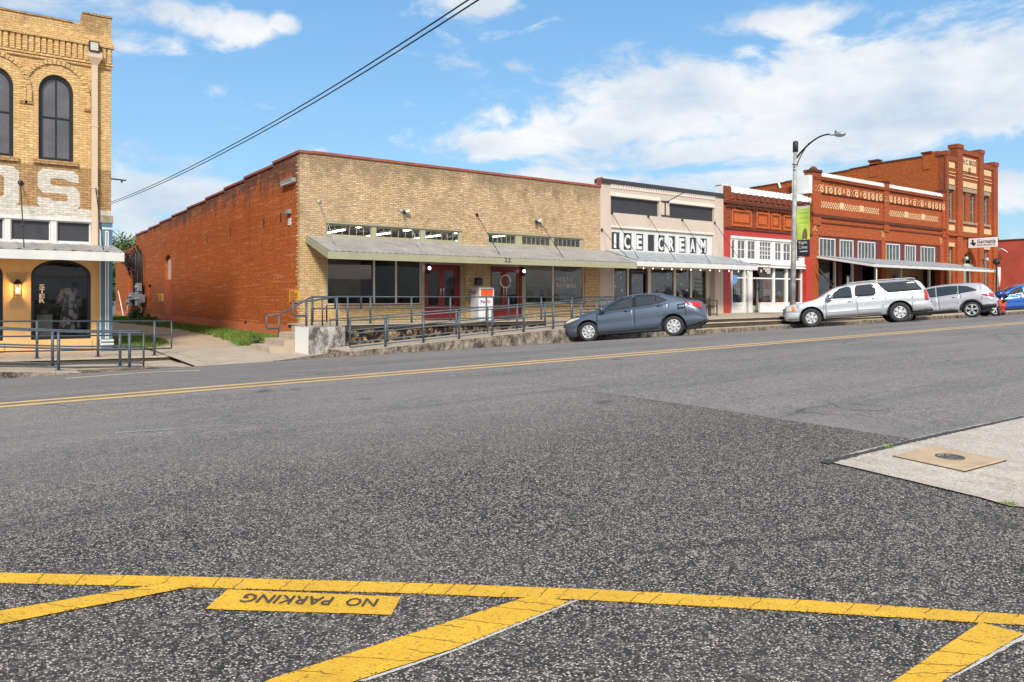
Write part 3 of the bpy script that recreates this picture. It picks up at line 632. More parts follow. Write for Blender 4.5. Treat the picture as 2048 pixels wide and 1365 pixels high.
# right side ramp in front of the tan building
RX0, RX1 = 8.2, 18.3
def ramp_z(x): return .05+(min(x, RX1)-RX0)*.0575
mb = MB().mat('mould'); mb.box(RX0, RX1, 18.8, 20.5, -.8, ramp_z(RX0), ramp_z(RX1)); mb.box(RX1, 22.3, 18.8, 20.5, -.8, ramp_z(RX1)); 
mb.mat('walk'); mb.hexa([(RX0, 18.82, ramp_z(RX0)+.001), (RX1, 18.82, ramp_z(RX1)+.001), (RX1, 20.48, ramp_z(RX1)+.001), (RX0, 20.48, ramp_z(RX0)+.001), (RX0, 18.82, ramp_z(RX0)+.012), (RX1, 18.82, ramp_z(RX1)+.012), (RX1, 20.48, ramp_z(RX1)+.012), (RX0, 20.48, ramp_z(RX0)+.012)])
mb.build('wheelchair_ramp', kind='structure', origin=False)
mb = MB().mat('kerb'); mb.box(6.2, RX0, 18.82, 19.15, -.6, -.14, ramp_z(RX0)); mb.box(6.2, 22.3, 18.70, 18.815, -.6, gut(6.2)+.03, gut(22.3)+.03); mb.build('ramp_kerb', kind='structure', origin=False)
mb = MB().mat('darkconc'); mb.box(8.76, 22.3, 20.5, 23.0, -.7, -.06, .12); mb.build('sunken_walk', kind='structure', origin=False)
# deck of the tan building: slab over a crumbling brick face
mb = MB().mat('brokenbrick'); mb.box(8.75, 23.1, 23.05, 23.4, -.6, DECK-.16)
mb.mat('darkconc'); mb.box(8.75, 23.1, 23.0, FACE, DECK-.16, DECK-.04); mb.mat('walk'); mb.box(8.72, 23.1, 22.96, FACE, DECK-.039, DECK)  # dark slab edge: shadow below the deck top painted as dark concrete
mb.box(18.3, 23.1, 20.5, 22.96, -.4, DECK-.003)
mb.build('porch_deck', kind='structure', origin=False)
# stair at the deck's left end and the plinth before it
mb = MB().mat('walk')
for k in range(4): mb.box(6.9+.42*k, 8.75 if k == 3 else 6.9+.42*(k+1), 21.25, 23.0, -.5, .10+.172*k+(.006 if k == 3 else 0))
mb.build('porch_steps', kind='structure', origin=False)
px0, px1 = X(617, 20.2), X(690.5, 20.2)
mb = MB().mat('dirtywhite'); mb.box(px0, px1, 20.2, 21.24, -.5, DECK+.04); mb.mat('white'); mb.box(px0-.012, px0-.001, 20.2, 21.24, -.4, DECK+.03)
mb.build('plinth', None, 'dirty white plaster block with mould streaks beside the porch steps', 'plinth', bevel=.01)
# kerb, two steps and the raised walk to the right
def swz(x): return .65+.004*(x-23)
mb = MB().mat('kerb'); x = 22.3
while x < 84: mb.box(x, x+6.0, 18.8, 19.25, -.5, gut(x)+.19, gut(x+6)+.17); x += 6.0
mb.mat('walk'); x = 22.3
while x < 84: mb.hexa([(x, 18.83, gut(x)+.19), (x+5.98, 18.83, gut(x+6)+.17), (x+5.98, 19.25, gut(x+6)+.17), (x, 19.25, gut(x)+.19), (x, 18.83, gut(x)+.204), (x+5.98, 18.83, gut(x+6)+.184), (x+5.98, 19.25, gut(x+6)+.184), (x, 19.25, gut(x)+.204)]); x += 6.0
mb.build('kerb', kind='structure', origin=False)
mb = MB().mat('darkconc'); mb.box(22.3, 42, 19.251, 19.62, -.5, .47, .59); mb.mat('walk'); mb.box(22.3, 42, 19.22, 19.62, .471, .50, .62, .591); mb.mat('darkconc'); mb.box(22.3, 42, 19.64, 20.0, -.5, swz(22.3)-.035, swz(42)-.035)
mb.mat('walk'); mb.box(22.3, 42, 19.60, 20.0, swz(22.3)-.034, swz(22.3), swz(42), swz(42)-.034); mb.build('walk_steps', kind='structure', origin=False)
mb = MB().mat('walk'); mb.box(22.3, 84, 20.0, 25.3, -.5, swz(22.3)+.002, swz(84)+.002); mb.box(42, 84, 19.25, 20.0, -.5, gut(42)+.28, gut(84)+.2); mb.build('sidewalk', kind='structure', origin=False)
# ------------------------------------------------------------------ building helpers
def window(parent, x0, x1, z0, z1, y, fw=.06, nx=1, ny=1, fm='white', gm='glass', mw=.03, dep=.09, zs=None, name='window', label=None, fn=None, bars_x=None, bars_z=None):
    o = rp(x0, x1, z0, z1) if zs is None else arch(x0, x1, z0, zs, z1)
    i = rp(x0+fw, x1-fw, z0+fw, z1-fw) if zs is None else arch(x0+fw, x1-fw, z0+fw, zs, z1-fw)
    mb = MB().mat(fm).panel(o, [i], y, y+dep, fn)
    fb = fn or (lambda a, b, n: (a, n, b))
    def bar(a0, a1, b0, b1, n0, n1): mb.hexa([fb(a0, b0, n0), fb(a1, b0, n0), fb(a1, b0, n1), fb(a0, b0, n1), fb(a0, b1, n0), fb(a1, b1, n0), fb(a1, b1, n1), fb(a0, b1, n1)])
    def topz(x):
        if zs is None: return z1-fw
        c = (x0+x1)/2; r = (x1-x0)/2-fw; return zs+(z1-fw-zs)*math.sqrt(max(0, 1-((x-c)/r)**2))
    for k in (bars_x if bars_x is not None else [x0+fw+(x1-x0-2*fw)*j/nx for j in range(1, nx)]): bar(k-mw/2, k+mw/2, z0+fw, topz(k)+.01, y+.02, y+dep-.02)
    for k in (bars_z if bars_z is not None else [z0+fw+(z1-z0-2*fw)*j/ny for j in range(1, ny)]): bar(x0+fw-.01, x1-fw+.01, k-mw/2, k+mw/2, y+.017, y+dep-.017)
    w_ = mb.build(name, parent, label)
    MB().mat(gm).panel(i if zs is None else arch(x0+fw*.8, x1-fw*.8, z0+fw*.8, zs, z1-fw*.8), [], y+dep*.5, y+dep*.5+.006, fn).build('pane', w_)
    return w_
def room(parent, x0, x1, y0, y1, z0, z1, m='interior', ceil='ceiling', floor='wood'):
    mb = MB().mat(m); mb.add([(x0, y1, z0), (x1, y1, z0), (x1, y1, z1), (x0, y1, z1)], [(0, 1, 2, 3)]); mb.add([(x0, y0, z0), (x0, y1, z0), (x0, y1, z1), (x0, y0, z1)], [(0, 1, 2, 3)]); mb.add([(x1, y0, z0), (x1, y1, z0), (x1, y1, z1), (x1, y0, z1)], [(0, 1, 2, 3)])
    mb.mat(ceil); mb.add([(x0, y0, z1), (x1, y0, z1), (x1, y1, z1), (x0, y1, z1)], [(0, 1, 2, 3)]); mb.mat(floor); mb.add([(x0, y0, z0), (x1, y0, z0), (x1, y1, z0), (x0, y1, z0)], [(0, 1, 2, 3)])
    return mb.build('room', parent, fixn=False)
def awning(parent, x0, x1, ya, yf, za, zf, fas, fm, rm, ribs=.3, under='olive', slope=0, lip=.03):
    # sloping sheet roof from the wall (ya, za) out to its front edge (yf, zf); fascia board below
    mb = MB().mat(rm); k = int((x1-x0)/ribs); n = k*4; ys = [ya, yf-lip]
    for (t, y) in ((0, ya), (1, yf-lip)):
        for i in range(n+1):
            xx = x0+(x1-x0)*i/n; h = .022 if i % 4 == 0 else 0; zz = (za if t == 0 else zf)+slope*(xx-x0)
            mb.v.append((xx, y, zz+.03+h))
    for i in range(n): mb.face([i, i+1, n+1+i+1, n+1+i])
    mb.add([(x0, ya, za+.028), (x1, ya, za+slope*(x1-x0)+.028), (x1, yf-lip, zf+slope*(x1-x0)+.028), (x0, yf-lip, zf+.028), (x0, ya, za), (x1, ya, za+slope*(x1-x0)), (x1, yf, zf+slope*(x1-x0)), (x0, yf, zf)], [(0, 1, 2, 3), (4, 5, 6, 7), (3, 2, 6, 7), (0, 3, 7, 4), (1, 2, 6, 5)])
    aw = mb.build('awning', parent)
    f = MB().mat(fm); s = slope*(x1-x0)
    f.hexa([(x0, yf-.03, zf-fas), (x1, yf-.03, zf-fas+s), (x1, yf, zf-fas+s), (x0, yf, zf-fas), (x0, yf-.03, zf+.02), (x1, yf-.03, zf+.02+s), (x1, yf, zf+.02+s), (x0, yf, zf+.02)])
    for xe, d in ((x0, -.03), (x1, .03)):
        e = slope*(xe-x0); f.hexa([(xe, yf-.03, zf-fas+e), (xe+d, yf-.03, zf-fas+e), (xe+d, ya, za-fas*.8+e), (xe, ya, za-fas*.8+e), (xe, yf-.03, zf+.018+e), (xe+d, yf-.03, zf+.018+e), (xe+d, ya, za+.018+e), (xe, ya, za+.018+e)])
    f.build('fascia', aw)
    u = MB().mat(under); j = x0+.3
    while j < x1-.1: e = slope*(j-x0); u.hexa([(j, yf, zf-.12+e), (j+.05, yf, zf-.12+e), (j+.05, ya, za-.12+e), (j, ya, za-.12+e), (j, yf, zf-.002+e), (j+.05, yf, zf-.002+e), (j+.05, ya, za-.002+e), (j, ya, za-.002+e)]); j += .62
    u.build('rafters', aw)
    return aw
def rod(parent, p, q, r=.014, m='iron', turn=True, name='tie_rod'):
    mb = MB().mat(m); p = Vector(p); q = Vector(q); mb.tube([p, q], r, 6)
    if turn:
        a = p.lerp(q, .62); b = p.lerp(q, .70); mb.tube([a, b], r*2.2, 6)
    mb.lathe([(0, -.02), (.07, -.02), (.07, .0), (0, .0)], (p.x, p.y+.0, p.z), 'y', 10)
    return mb.build(name, parent)
# ================================================================== 1 golden brick building (left)
LX0, LX1 = -9.0, 3.4
LB = empty('brick_building', (-2.8, FACE, -.1), 'two storey golden brick building with arched black windows and blue corner pilaster', 'building')
zt, zp = Z(150, 47), Z(217, 37)
xpier = X(165)
zup = Z(222, 436)
uw = []   # upper arched windows
wa = (X(77), X(147), Z(112, 322), Z(112, 185), Z(112, 150))
dxw = wa[1]-wa[0]; pitch = X(77)-X(-49)
holes = []; warch = []
for k in range(5):
    s = -pitch*k
    if wa[0]+s < LX0+.3: continue
    warch.append((wa[0]+s, wa[1]+s)); holes.append(arch(wa[0]+s, wa[1]+s, wa[2], wa[3], wa[4]))
mb = MB().mat('yelbrick')
zband = Z(112, 332)
zb1 = Z(150, 418)
mb.panel([(LX0, zband), (LX1, zband), (LX1, zp), (xpier, zp), (xpier-.06, zt+.08), (xpier-.22, zt), (LX0, zt)], holes, FACE, FACE+.4)
mb.mat('yelbrick_dark'); mb.panel(rp(LX0, LX1, zb1, zband), [], FACE, FACE+.4)
mb.mat('yelbrick'); mb.box(LX1-.4, LX1, FACE+.4, 50, -.3, zp-.25); mb.box(LX0, LX0+.4, FACE+.4, 50, -.3, zt-.3)
mb.box(LX0+.4, LX1-.4, 49.6, 50, -.3, zt-.5)
# corbelled cornice
zc0, zc1 = Z(150, 118), Z(150, 88)
mb.box(LX0, LX1+.03, FACE-.05, FACE, zc0-.16, zc0-.08); mb.box(LX0, LX1+.04, FACE-.08, FACE, zc0-.079, zc0)
x = LX0
while x < LX1-.05: mb.box(x, x+.10, FACE-.105, FACE-.0, zc0+.001, zc1); x += .15
mb.box(LX0, LX1+.02, FACE-.055, FACE-.0005, zc0+.0005, zc1+.0005); mb.box(LX0, LX1+.07, FACE-.14, FACE, zc1+.001, zc1+.12); mb.box(LX0, LX1+.04, FACE-.09, FACE, zc1+.121, zc1+.22)
mb.box(LX0, LX1+.02, FACE-.055, FACE, zc1+.221, zc1+.30)
mb.mat('yelbrick_dark'); mb.box(LX0, xpier-.25, FACE-.03, FACE+.43, zt+.001, zt+.05); mb.box(xpier, LX1+.03, FACE-.03, FACE+.43, zp+.001, zp+.05)
mb.build('wall', LB)
# hood mouldings over the arched windows
hb = MB().mat('yelbrick_dark'); h2 = MB().mat('yelbrick')
for (a, b) in warch:
    c = (a+b)/2; r0 = (b-a)/2; ro = r0+.42; zs = wa[3]; rise = wa[4]-wa[3]
    for i in range(22):
        t0 = math.pi*i/22; t1 = math.pi*(i+.86)/22; d = .055 if i % 2 else .045
        P = [(c+(r0+.30)*math.cos(t0), zs+(rise+.30)*math.sin(t0)), (c+ro*math.cos(t0), zs+(rise+.42)*math.sin(t0)), (c+ro*math.cos(t1), zs+(rise+.42)*math.sin(t1)), (c+(r0+.30)*math.cos(t1), zs+(rise+.30)*math.sin(t1))]
        h2.panel(P, [], FACE-d, FACE)
    for s in (-1, 1): h2.box(c+s*(r0+.36)-.07, c+s*(r0+.36)+.07, FACE-.06, FACE, zs-.36, zs-.002); hb.box(c+s*(r0+.36)-.09, c+s*(r0+.36)+.09, FACE-.05, FACE, zs-.43, zs-.361)
    hb.box(a-.12, b+.12, FACE-.07, FACE+.05, wa[2]-.12, wa[2]-.002)
h2.build('hood_moulding', LB); build_each(hb, 'sill', LB)
for (a, b) in warch:
    c = (a+b)/2; window(LB, a+.005, b-.005, wa[2]+.005, wa[4]-.005, FACE+.10, .09, 2, 1, 'black', 'upglass', .035, .1, zs=wa[3], bars_z=[Z(112, 235)])
# painted letters on the brown band (only the tail of a longer word is in view)
def stroke(mb, pts, wdt, y, cols=None):
    pts = [Vector((p[0], 0, p[1])) for p in pts]; A = []; B = []
    for i, p in enumerate(pts):
        d = (pts[min(i+1, len(pts)-1)]-pts[max(0, i-1)]).normalized(); nrm = Vector((-d.z, 0, d.x)); A.append(p+nrm*wdt/2); B.append(p-nrm*wdt/2)
    mb.panel([(q.x, q.z) for q in A]+[(q.x, q.z) for q in reversed(B)], [], y-.006, y)
lx0, lx1 = X(75), X(160); lz0, lz1 = Z(115, 420), Z(115, 340)
def oct_(x0, x1, z0, z1, c): return [(x0+c, z0), (x1-c, z0), (x1, z0+c), (x1, z1-c), (x1-c, z1), (x0+c, z1), (x0, z1-c), (x0, z0+c)]
w_, h_ = lx1-lx0, lz1-lz0; s_ = .26*w_
mb = MB().mat('letter')
S = [(.12, 0), (.88, 0), (1, .12), (1, .46), (.88, .60), (.34, .60), (.30, .64), (.30, .74), (.34, .78), (.66, .78), (.70, .74), (.97, .70), (.97, .88), (.86, 1), (.12, 1), (0, .88), (0, .54), (.12, .40), (.66, .40), (.70, .36), (.70, .26), (.66, .22), (.34, .22), (.30, .28), (.0, .30), (0, .12)]
mb.panel([(lx0+a*w_, lz0+b*h_) for a, b in S], [], FACE-.006, FACE)
ox1 = X(38); ox0 = ox1-w_*1.02
mb.panel(oct_(ox0, ox1, lz0, lz1, .14*w_), [oct_(ox0+.33*w_, ox1-.33*w_, lz0+.24*h_, lz1-.24*h_, .06*w_)], FACE-.006, FACE)
dx1 = ox0-.42; dx0 = dx1-w_
mb.panel([(dx0, lz0), (dx1-.2, lz0), (dx1, lz0+.2), (dx1, lz1-.2), (dx1-.2, lz1), (dx0, lz1)], [rp(dx0+.33*w_, dx1-.33*w_, lz0+.24*h_, lz1-.24*h_)], FACE-.006, FACE)
mb.build('painted_letters', LB)
# white band, transom lights, lower wall
zb0 = Z(150, 437); zq = ZC+(VH-500)*Dp(150)/FPX
mb = MB().mat('letter'); mb.panel(rp(LX0, LX1-.0, zb0, zb1), [], FACE-.012, FACE+.3); mb.build('white_band', LB)
tz1, tz0 = Z(60, 439), Z(60, 482)
mb = MB().mat('offwhite'); xr = X(206)
tw = [(X(21), X(101)), (X(113), X(181))]; pw = X(113)-X(21)
tw += [(X(21)-pw*k, X(21)-pw*k+(X(101)-X(21))) for k in (1, 2, 3, 4) if X(21)-pw*k > LX0+.2]
zlow = Z(100, 500)
mb.panel(rp(LX0, xr, zlow-.25, zb0-.001), [rp(a, b, tz0, tz1) for a, b in tw], FACE-.03, FACE+.3)
mb.box(LX0, xr, FACE-.06, FACE-.031, zb0-.10, zb0-.02)
mb.build('transom_frame', LB)
for a, b in tw: window(LB, a+.004, b-.004, tz0+.004, tz1-.004, FACE+.03, .03, 1, 1, 'offwhite', 'charcoal', name='transom')
lw = (X(62), X(182), Z(120, 679), Z(120, 551), Z(120, 520)); lp = X(182)-X(6)
lows = [(lw[0]-lp*k, lw[1]-lp*k) for k in range(3)]
ztop = zlow-.25
lws = [arch(a, b, lw[2], lw[3], lw[4]) for a, b in lows]
mb = MB().mat('yelpaint'); mb.panel(rp(LX0, xr, -.1, ztop), lws, FACE, FACE+.35)
for a, b in lows: mb.box(a-.02, b+.02, FACE-.035, FACE, lw[2]-.30, lw[2]-.03)
mb.build('shopfront_wall', LB)
for a, b in lows:
    window(LB, a+.004, b-.004, lw[2]+.004, lw[4]-.004, FACE+.06, .075, 1, 1, 'black', 'glassdark', .07, .1, zs=lw[3], bars_z=[Z(120, 552)-.03], name='shop_window')
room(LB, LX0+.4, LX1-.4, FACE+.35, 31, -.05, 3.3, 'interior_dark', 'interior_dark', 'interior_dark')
# pilaster
mb = MB().mat('blue'); pa, pb = X(201), LX1+.02; mb.box(pa, pb, FACE-.14, FACE-.001, -.1, Z(210, 447)); 
mb.mat('greystone'); mb.box(pa-.02, pb+.02, FACE-.16, FACE-.0, Z(210, 447)+.001, Z(210, 436)+.05)
mb.mat('offwhite')
pz = [Z(210, 461), Z(210, 466)]; mb.box(pa-.012, pb+.012, FACE-.155, FACE-.0, Z(210, 460), Z(210, 456))
mb.box(pa-.03, pb+.03, FACE-.17, FACE, Z(210, 690), Z(210, 686)); mb.box(pa-.03, pb+.03, FACE-.17, FACE, Z(210, 683), Z(210, 679))
ia, ib = pa+.10, pb-.10; za_, zb_ = Z(210, 677), Z(210, 463)
mb.panel(rp(ia, ib, za_, zb_), [rp(ia+.035, ib-.035, za_+.035, zb_-.035)], FACE-.165, FACE-.14)
mb.box(pa-.03, pa-.005, FACE-.13, FACE-.0, 0, Z(210, 447)); mb.build('pilaster', LB)
# downspout with hopper
da, db = X(182), X(194); dz0, dz1 = Z(188, 494), Z(188, 110)
mb = MB().mat('spout'); mb.box(da, db, FACE-.16, FACE-.04, dz0, dz1-.35)
q0, q1 = da-.09, db+.11; mb.hexa([(da, FACE-.16, dz1-.35), (db, FACE-.16, dz1-.35), (db, FACE-.02, dz1-.35), (da, FACE-.02, dz1-.35), (q0, FACE-.26, dz1-.14), (q1, FACE-.26, dz1-.14), (q1, FACE-.02, dz1-.14), (q0, FACE-.02, dz1-.14)]); mb.box(q0, q1, FACE-.26, FACE-.02, dz1-.139, dz1+.02)
for t in (.3, .62): zz = dz0+(dz1-dz0)*t; mb.box(da-.02, db+.02, FACE-.17, FACE-.0, zz, zz+.035)
mb.build('downspout', LB)
zf = Z(200, 506, 23); za = Z(180, 492)
awning(LB, LX0, 3.42, FACE-.0, 23.0, za, zf, .22, 'offwhite', 'metalroof', .4)
for u in (41, 190):
    x = X(u)
    rod(LB, (x, FACE-.02, Z(u, 366)), (x+.0, 23.3, zf+.1), .014)
mb = MB().mat('iron'); mb.tube([(LX1-.05, FACE+.3, Z(222, 355)), (LX1+.45, FACE+.3, Z(222, 356))], .022, 6); mb.tube([(LX1+.33, FACE+.3, Z(222, 356)), (LX1+.33, FACE+.3, Z(222, 361))], .03, 6); mb.box(LX1-.001, LX1+.03, FACE+.2, FACE+.4, Z(222, 362), Z(222, 344)); mb.build('bracket', LB)
# flood lamp on the cornice
fl = empty('floodlight', (X(186), FACE-.2, Z(186, 106)), 'small square floodlight above the beige downspout of the golden brick building', 'light')
x = X(186); z = Z(186, 98); mb = MB().mat('iron'); mb.box(x-.13, x+.13, FACE-.30, FACE-.14, z-.16, z+.14); mb.build('housing', fl); MB().mat('lamp').box(x-.10, x+.10, FACE-.312, FACE-.301, z-.13, z+.10).build('lens', fl)
# lantern beside the window
x, z = X(35), Z(35, 578); ln = empty('wall_lantern', (x, FACE-.1, z-.2), 'lit black wall lantern between the arched shop windows of the golden brick building', 'lantern')
mb = MB().mat('black'); mb.box(x-.085, x+.085, FACE-.22, FACE-.05, z-.20, z-.175); mb.hexa([(x-.11, FACE-.25, z+.12), (x+.11, FACE-.25, z+.12), (x+.11, FACE-.03, z+.12), (x-.11, FACE-.03, z+.12), (x-.03, FACE-.16, z+.26), (x+.03, FACE-.16, z+.26), (x+.03, FACE-.1, z+.26), (x-.03, FACE-.1, z+.26)])
for sx_ in (-.085, .07):
    for sy in (-.22, -.065): mb.box(x+sx_, x+sx_+.015, FACE+sy, FACE+sy+.015, z-.176, z+.121)
mb.box(x-.04, x+.04, FACE-.051, FACE, z-.05, z+.2); mb.build('frame', ln)
mb = MB().mat('bulb'); mb.lathe([(0, -.08), (.035, -.06), (.045, 0), (.03, .06), (0, .08)], (x, FACE-.135, z-.04), n=10); mb.build('bulb', ln)
pl = bpy.data.lights.new('lantern_light', 'POINT'); pl.energy = 14; pl.color = (1, .6, .25); pl.shadow_soft_size = .06
po = bpy.data.objects.new('lantern_light', pl); C.objects.link(po); po.parent = ln; po.location = (0, -.20, .2)
# dress on a stand in the shop window, table with plant
x = X(140, FACE+.42); z0 = Z(140, 668, FACE+.42); mn = empty('dress_form', (x, FACE+.42, z0), 'blue and white patterned dress on a dark stand in the arched shop window', 'mannequin')
q = NT('patterned_dress'); p = q.mapv(q.pos(), (6, 6, 4.5)); v = q.N('ShaderNodeTexVoronoi'); q.L(p, v.inputs['Vector']); v.inputs['Scale'].default_value = 1.3; q.set(q.b, 'Base Color', q.mix(q.rng(v.outputs['Distance'], .48, .62), (.9, .9, .92), (.07, .12, .30))); M_['dress'] = q.m
mb = MB().mat('dress'); mb.lathe([(.10, 1.36), (.17, 1.33), (.19, 1.2), (.15, 1.0), (.19, .8), (.24, .5), (.29, .15), (.27, .14)], (x, FACE+.42, z0), n=18)
for s in (-1, 1): mb.tube([(x+s*.15, FACE+.42, z0+1.28), (x+s*.25, FACE+.68, z0+1.05), (x+s*.30, FACE+.62, z0+.80)], .09, 8, .10)
mb.build('dress', mn); mb = MB().mat('black'); mb.tube([(x, FACE+.42, 0), (x, FACE+.42, z0+1.36)], .02, 6); mb.lathe([(.0, 1.62), (.07, 1.60), (.10, 1.52), (.07, 1.40), (.05, 1.34)], (x, FACE+.42, z0), n=10); mb.build('stand', mn)
x0, x1 = X(73, FACE+.3), X(105, FACE+.3); mb = MB().mat(flat('pale_blue_box', (.62, .72, .75), .7)); mb.box(x0, x1, FACE+.3, FACE+.8, Z(90, 672, FACE+.3), Z(90, 630, FACE+.3)); mb.build('display_table', None, 'pale blue box table left of the patterned dress in the shop window', 'table', bevel=.01)
def leafball(mb, c, r, n, s, flat_=1.0):
    for _ in range(n):
        while True:
            p = Vector([random.uniform(-1, 1) for _ in range(3)])
            if .25 < p.length < 1: break
        p = Vector((p.x*r[0], p.y*r[1], p.z*r[2]))+Vector(c); a = Vector([random.gauss(0, 1) for _ in range(3)]).normalized(); b = a.orthogonal().normalized(); cc = a.cross(b)
        l = s*random.uniform(.5, 1.3); mb.add([p-b*l, p-cc*l*.45, p+b*l, p+cc*l*.45], [(0, 1, 2, 3)])
z = Z(90, 630, FACE+.3); mb = MB().mat('leaf'); leafball(mb, ((x0+x1)/2, FACE+.42, z+.22), (.22, .16, .14), 140, .035); mb.mat('white'); leafball(mb, ((x0+x1)/2+.05, FACE+.66, z+.25), (.24, .14, .14), 50, .03); mb.mat('wood'); mb.lathe([(0, 0), (.08, .001), (.10, .14), (.0, .14)], ((x0+x1)/2, FACE+.42, z), n=12); mb.build('flower_pot', None, 'pot of green leaves and white flowers on the pale blue display table', 'plant', fixn=False)
# vinyl lettering on the glass, read downwards
yv = FACE+.10; mb = MB().mat('creamtrim'); xx = X(85, yv)
for i, ch in enumerate('STER'):
    za1 = Z(85, 569+i*9.6, yv); za0 = Z(85, 577.5+i*9.6, yv); text_on(mb, ch, lambda a, b: (xx-.08+.14*a, yv, za0+(za1-za0)*b), .02)
mb.build('window_lettering', LB)
# ================================================================== 2 tan brick building with the red flank
TB = empty('shop_building', (16.1, FACE, DECK), 'long one storey tan brick shop with orange red side wall and low sage green awning', 'building')
BX0, BX1 = X(600), X(1200.5)
zT = Z(605, 305); Tz = lambda u, v: Z(u, v)
t_z1, t_z0 = Z(652, 443), Z(652, 474)
lt = [(X(652), X(926)), (X(975), X(1168))]
wz0 = Z(652, 610); wz1 = Z(690, 505)
low = [(X(652), X(926)), (X(974), X(1170))]
mb = MB().mat('tanbrick'); zmid = Z(700, 478)
mb.panel([(BX0, zmid), (BX1, zmid), (BX1, zT), (BX0, zT)], [rp(a, b, zmid+.02, t_z1) for a, b in lt], FACE, FACE+.2)
mb.mat('tanbrick_low'); xa, xb = low[0]; xc, xd = low[1]; dl = X(846), X(1047)
mb.panel([(BX0, DECK-.1), (xa, DECK-.1), (xa, zmid-.02), (BX0, zmid-.02)], [], FACE, FACE+.2)
mb.panel([(xb, DECK-.1), (xc, DECK-.1), (xc, zmid-.02), (xb, zmid-.02)], [], FACE-.25, FACE+.35)
mb.panel([(xd, DECK-.1), (BX1, DECK-.1), (BX1, zmid-.02), (xd, zmid-.02)], [], FACE, FACE+.35)
mb.box(xa+.001, dl[0]-.06, FACE+.02, FACE+.33, DECK-.1, wz0-.03); mb.box(dl[1]+.12, xd-.001, FACE+.02, FACE+.33, DECK-.1, wz0-.03)
mb.box(BX0, BX1, FACE+.001, FACE+.199, zmid-.019, zmid-.001)
mb.build('front_wall', TB)
# flank: stepped parapet falling to the rear, ragged brick joint at the corner
steps = [607, 547, 489, 449, 412, 375, 344, 320, 298, 272]
ys = [FACE]+[YS(u, BX0) for u in steps[1:]]
zs = [zT-.02-i*(.74/8) for i in range(9)]
pr = [(ys[0], -.5)]; 
top = []
for i in range(9): top += [(ys[i], zs[i]), (ys[i+1], zs[i])]
outer = [(ys[0]+.202, -.5), (ys[-1], -.5)]+top[::-1]
outer = [(a if a != ys[0] else ys[0]+.202, b) for a, b in outer]
wy0, wy1 = YS(342.5, BX0), YS(329.5, BX0)
def side_z(u, v, x=None): x = BX0 if x is None else x; return Z(u, v, YS(u, x))
az0, az1 = side_z(336, 560), side_z(336, 510)
hole = arch(wy0, wy1, az0, az1-.45, az1, 8)
fnS = lambda a, b, n: (BX0+n, a, b)
hole2 = rp(YS(302, BX0), YS(295.5, BX0), side_z(298, 614), side_z(298, 570))
mb = MB().mat('redwall'); mb.panel(outer, [hole, hole2], 0, .35, fnS); 
# shallow pilaster beyond the arched opening and a corbelled belt
pya, pyb = YS(345, BX0), YS(341.8, BX0)
mb.build('side_wall', TB)
mb = MB().mat('coping')
for i in range(9): mb.box(BX0-.05, BX0+.42, ys[i]+(-.05 if i == 0 else .0), ys[i+1], zs[i]+.001, zs[i]+.09)
mb.box(BX0+.421, BX1-.01, FACE-.05, FACE+.40, zT+.001, zT+.09)
mb.build('coping', TB)
MB().mat(flat('faded_board', (.55, .42, .36), .8, 0, .2, 9)).panel([(a, b) for a, b in arch(wy0+.02, wy1-.02, az0+.02, az1-.5, az1-.08, 8)], [], .16, .2, fnS).build('boarded_window', TB)
MB().mat(flat('infill_orange', (.50, .09, .022), .8, 0, .1, 2)).panel(rp(wy0+.05, wy1-.05, -.3, az0-.05), [], -.02, -.001, fnS).build('filled_doorway', TB)
MB().mat(flat('infill_dark_red', (.30, .055, .02), .8, 0, .2, 2)).panel(rp(YS(302, BX0)-.0, YS(295.5, BX0), side_z(298, 614), side_z(298, 570)), [], .12, .2, fnS).build('bricked_opening', TB)
mb = MB().mat('black')      # wall anchors and vents
for u, v0, v1 in ((374, 483, 495), (414.5, 471, 485), (461, 456, 472), (528, 437, 454), (562, 426, 444)):
    y = YS(u, BX0); mb.box(BX0-.02, BX0+.001, y-.045, y+.045, Z(u, v1, y), Z(u, v0, y))
for u, v in ((389, 634), (436, 641), (491, 645)):
    y = YS(u, BX0); mb.box(BX0-.004, BX0+.001, y-.12, y+.12, Z(u, v+3, y), Z(u, v-2, y))
build_each(mb, 'wall_anchor', TB)
mb = MB().mat('ornmold'); y = YS(499, BX0); mb.box(BX0-.003, BX0+.001, y-.02, y+.02, Z(499, 522, y), Z(499, 366, y)); mb.build('crack', TB)
# ragged quoin joint between tan and red brick
mb = MB().mat('tanbrick_low'); z = DECK; k = 0
while z < zT-.1:
    d = random.choice((.04, .10, .16, .22)); mb.box(BX0-.006, BX0+.01, FACE+.203, FACE+.203+d, z, z+.068); z += .136
build_each(mb, 'corner_brick', TB)
mb = MB().mat('shingle'); mb.box(BX0+.35, BX1, FACE+.21, ys[-1], 5.2, 5.3); mb.mat('redwall'); mb.box(BX0+.35, BX1, ys[-1]-.3, ys[-1]-.002, -.4, 5.3); mb.box(BX1-.3, BX1-.002, FACE+.36, ys[-1]-.31, -.4, 5.25); mb.build('roof', TB)
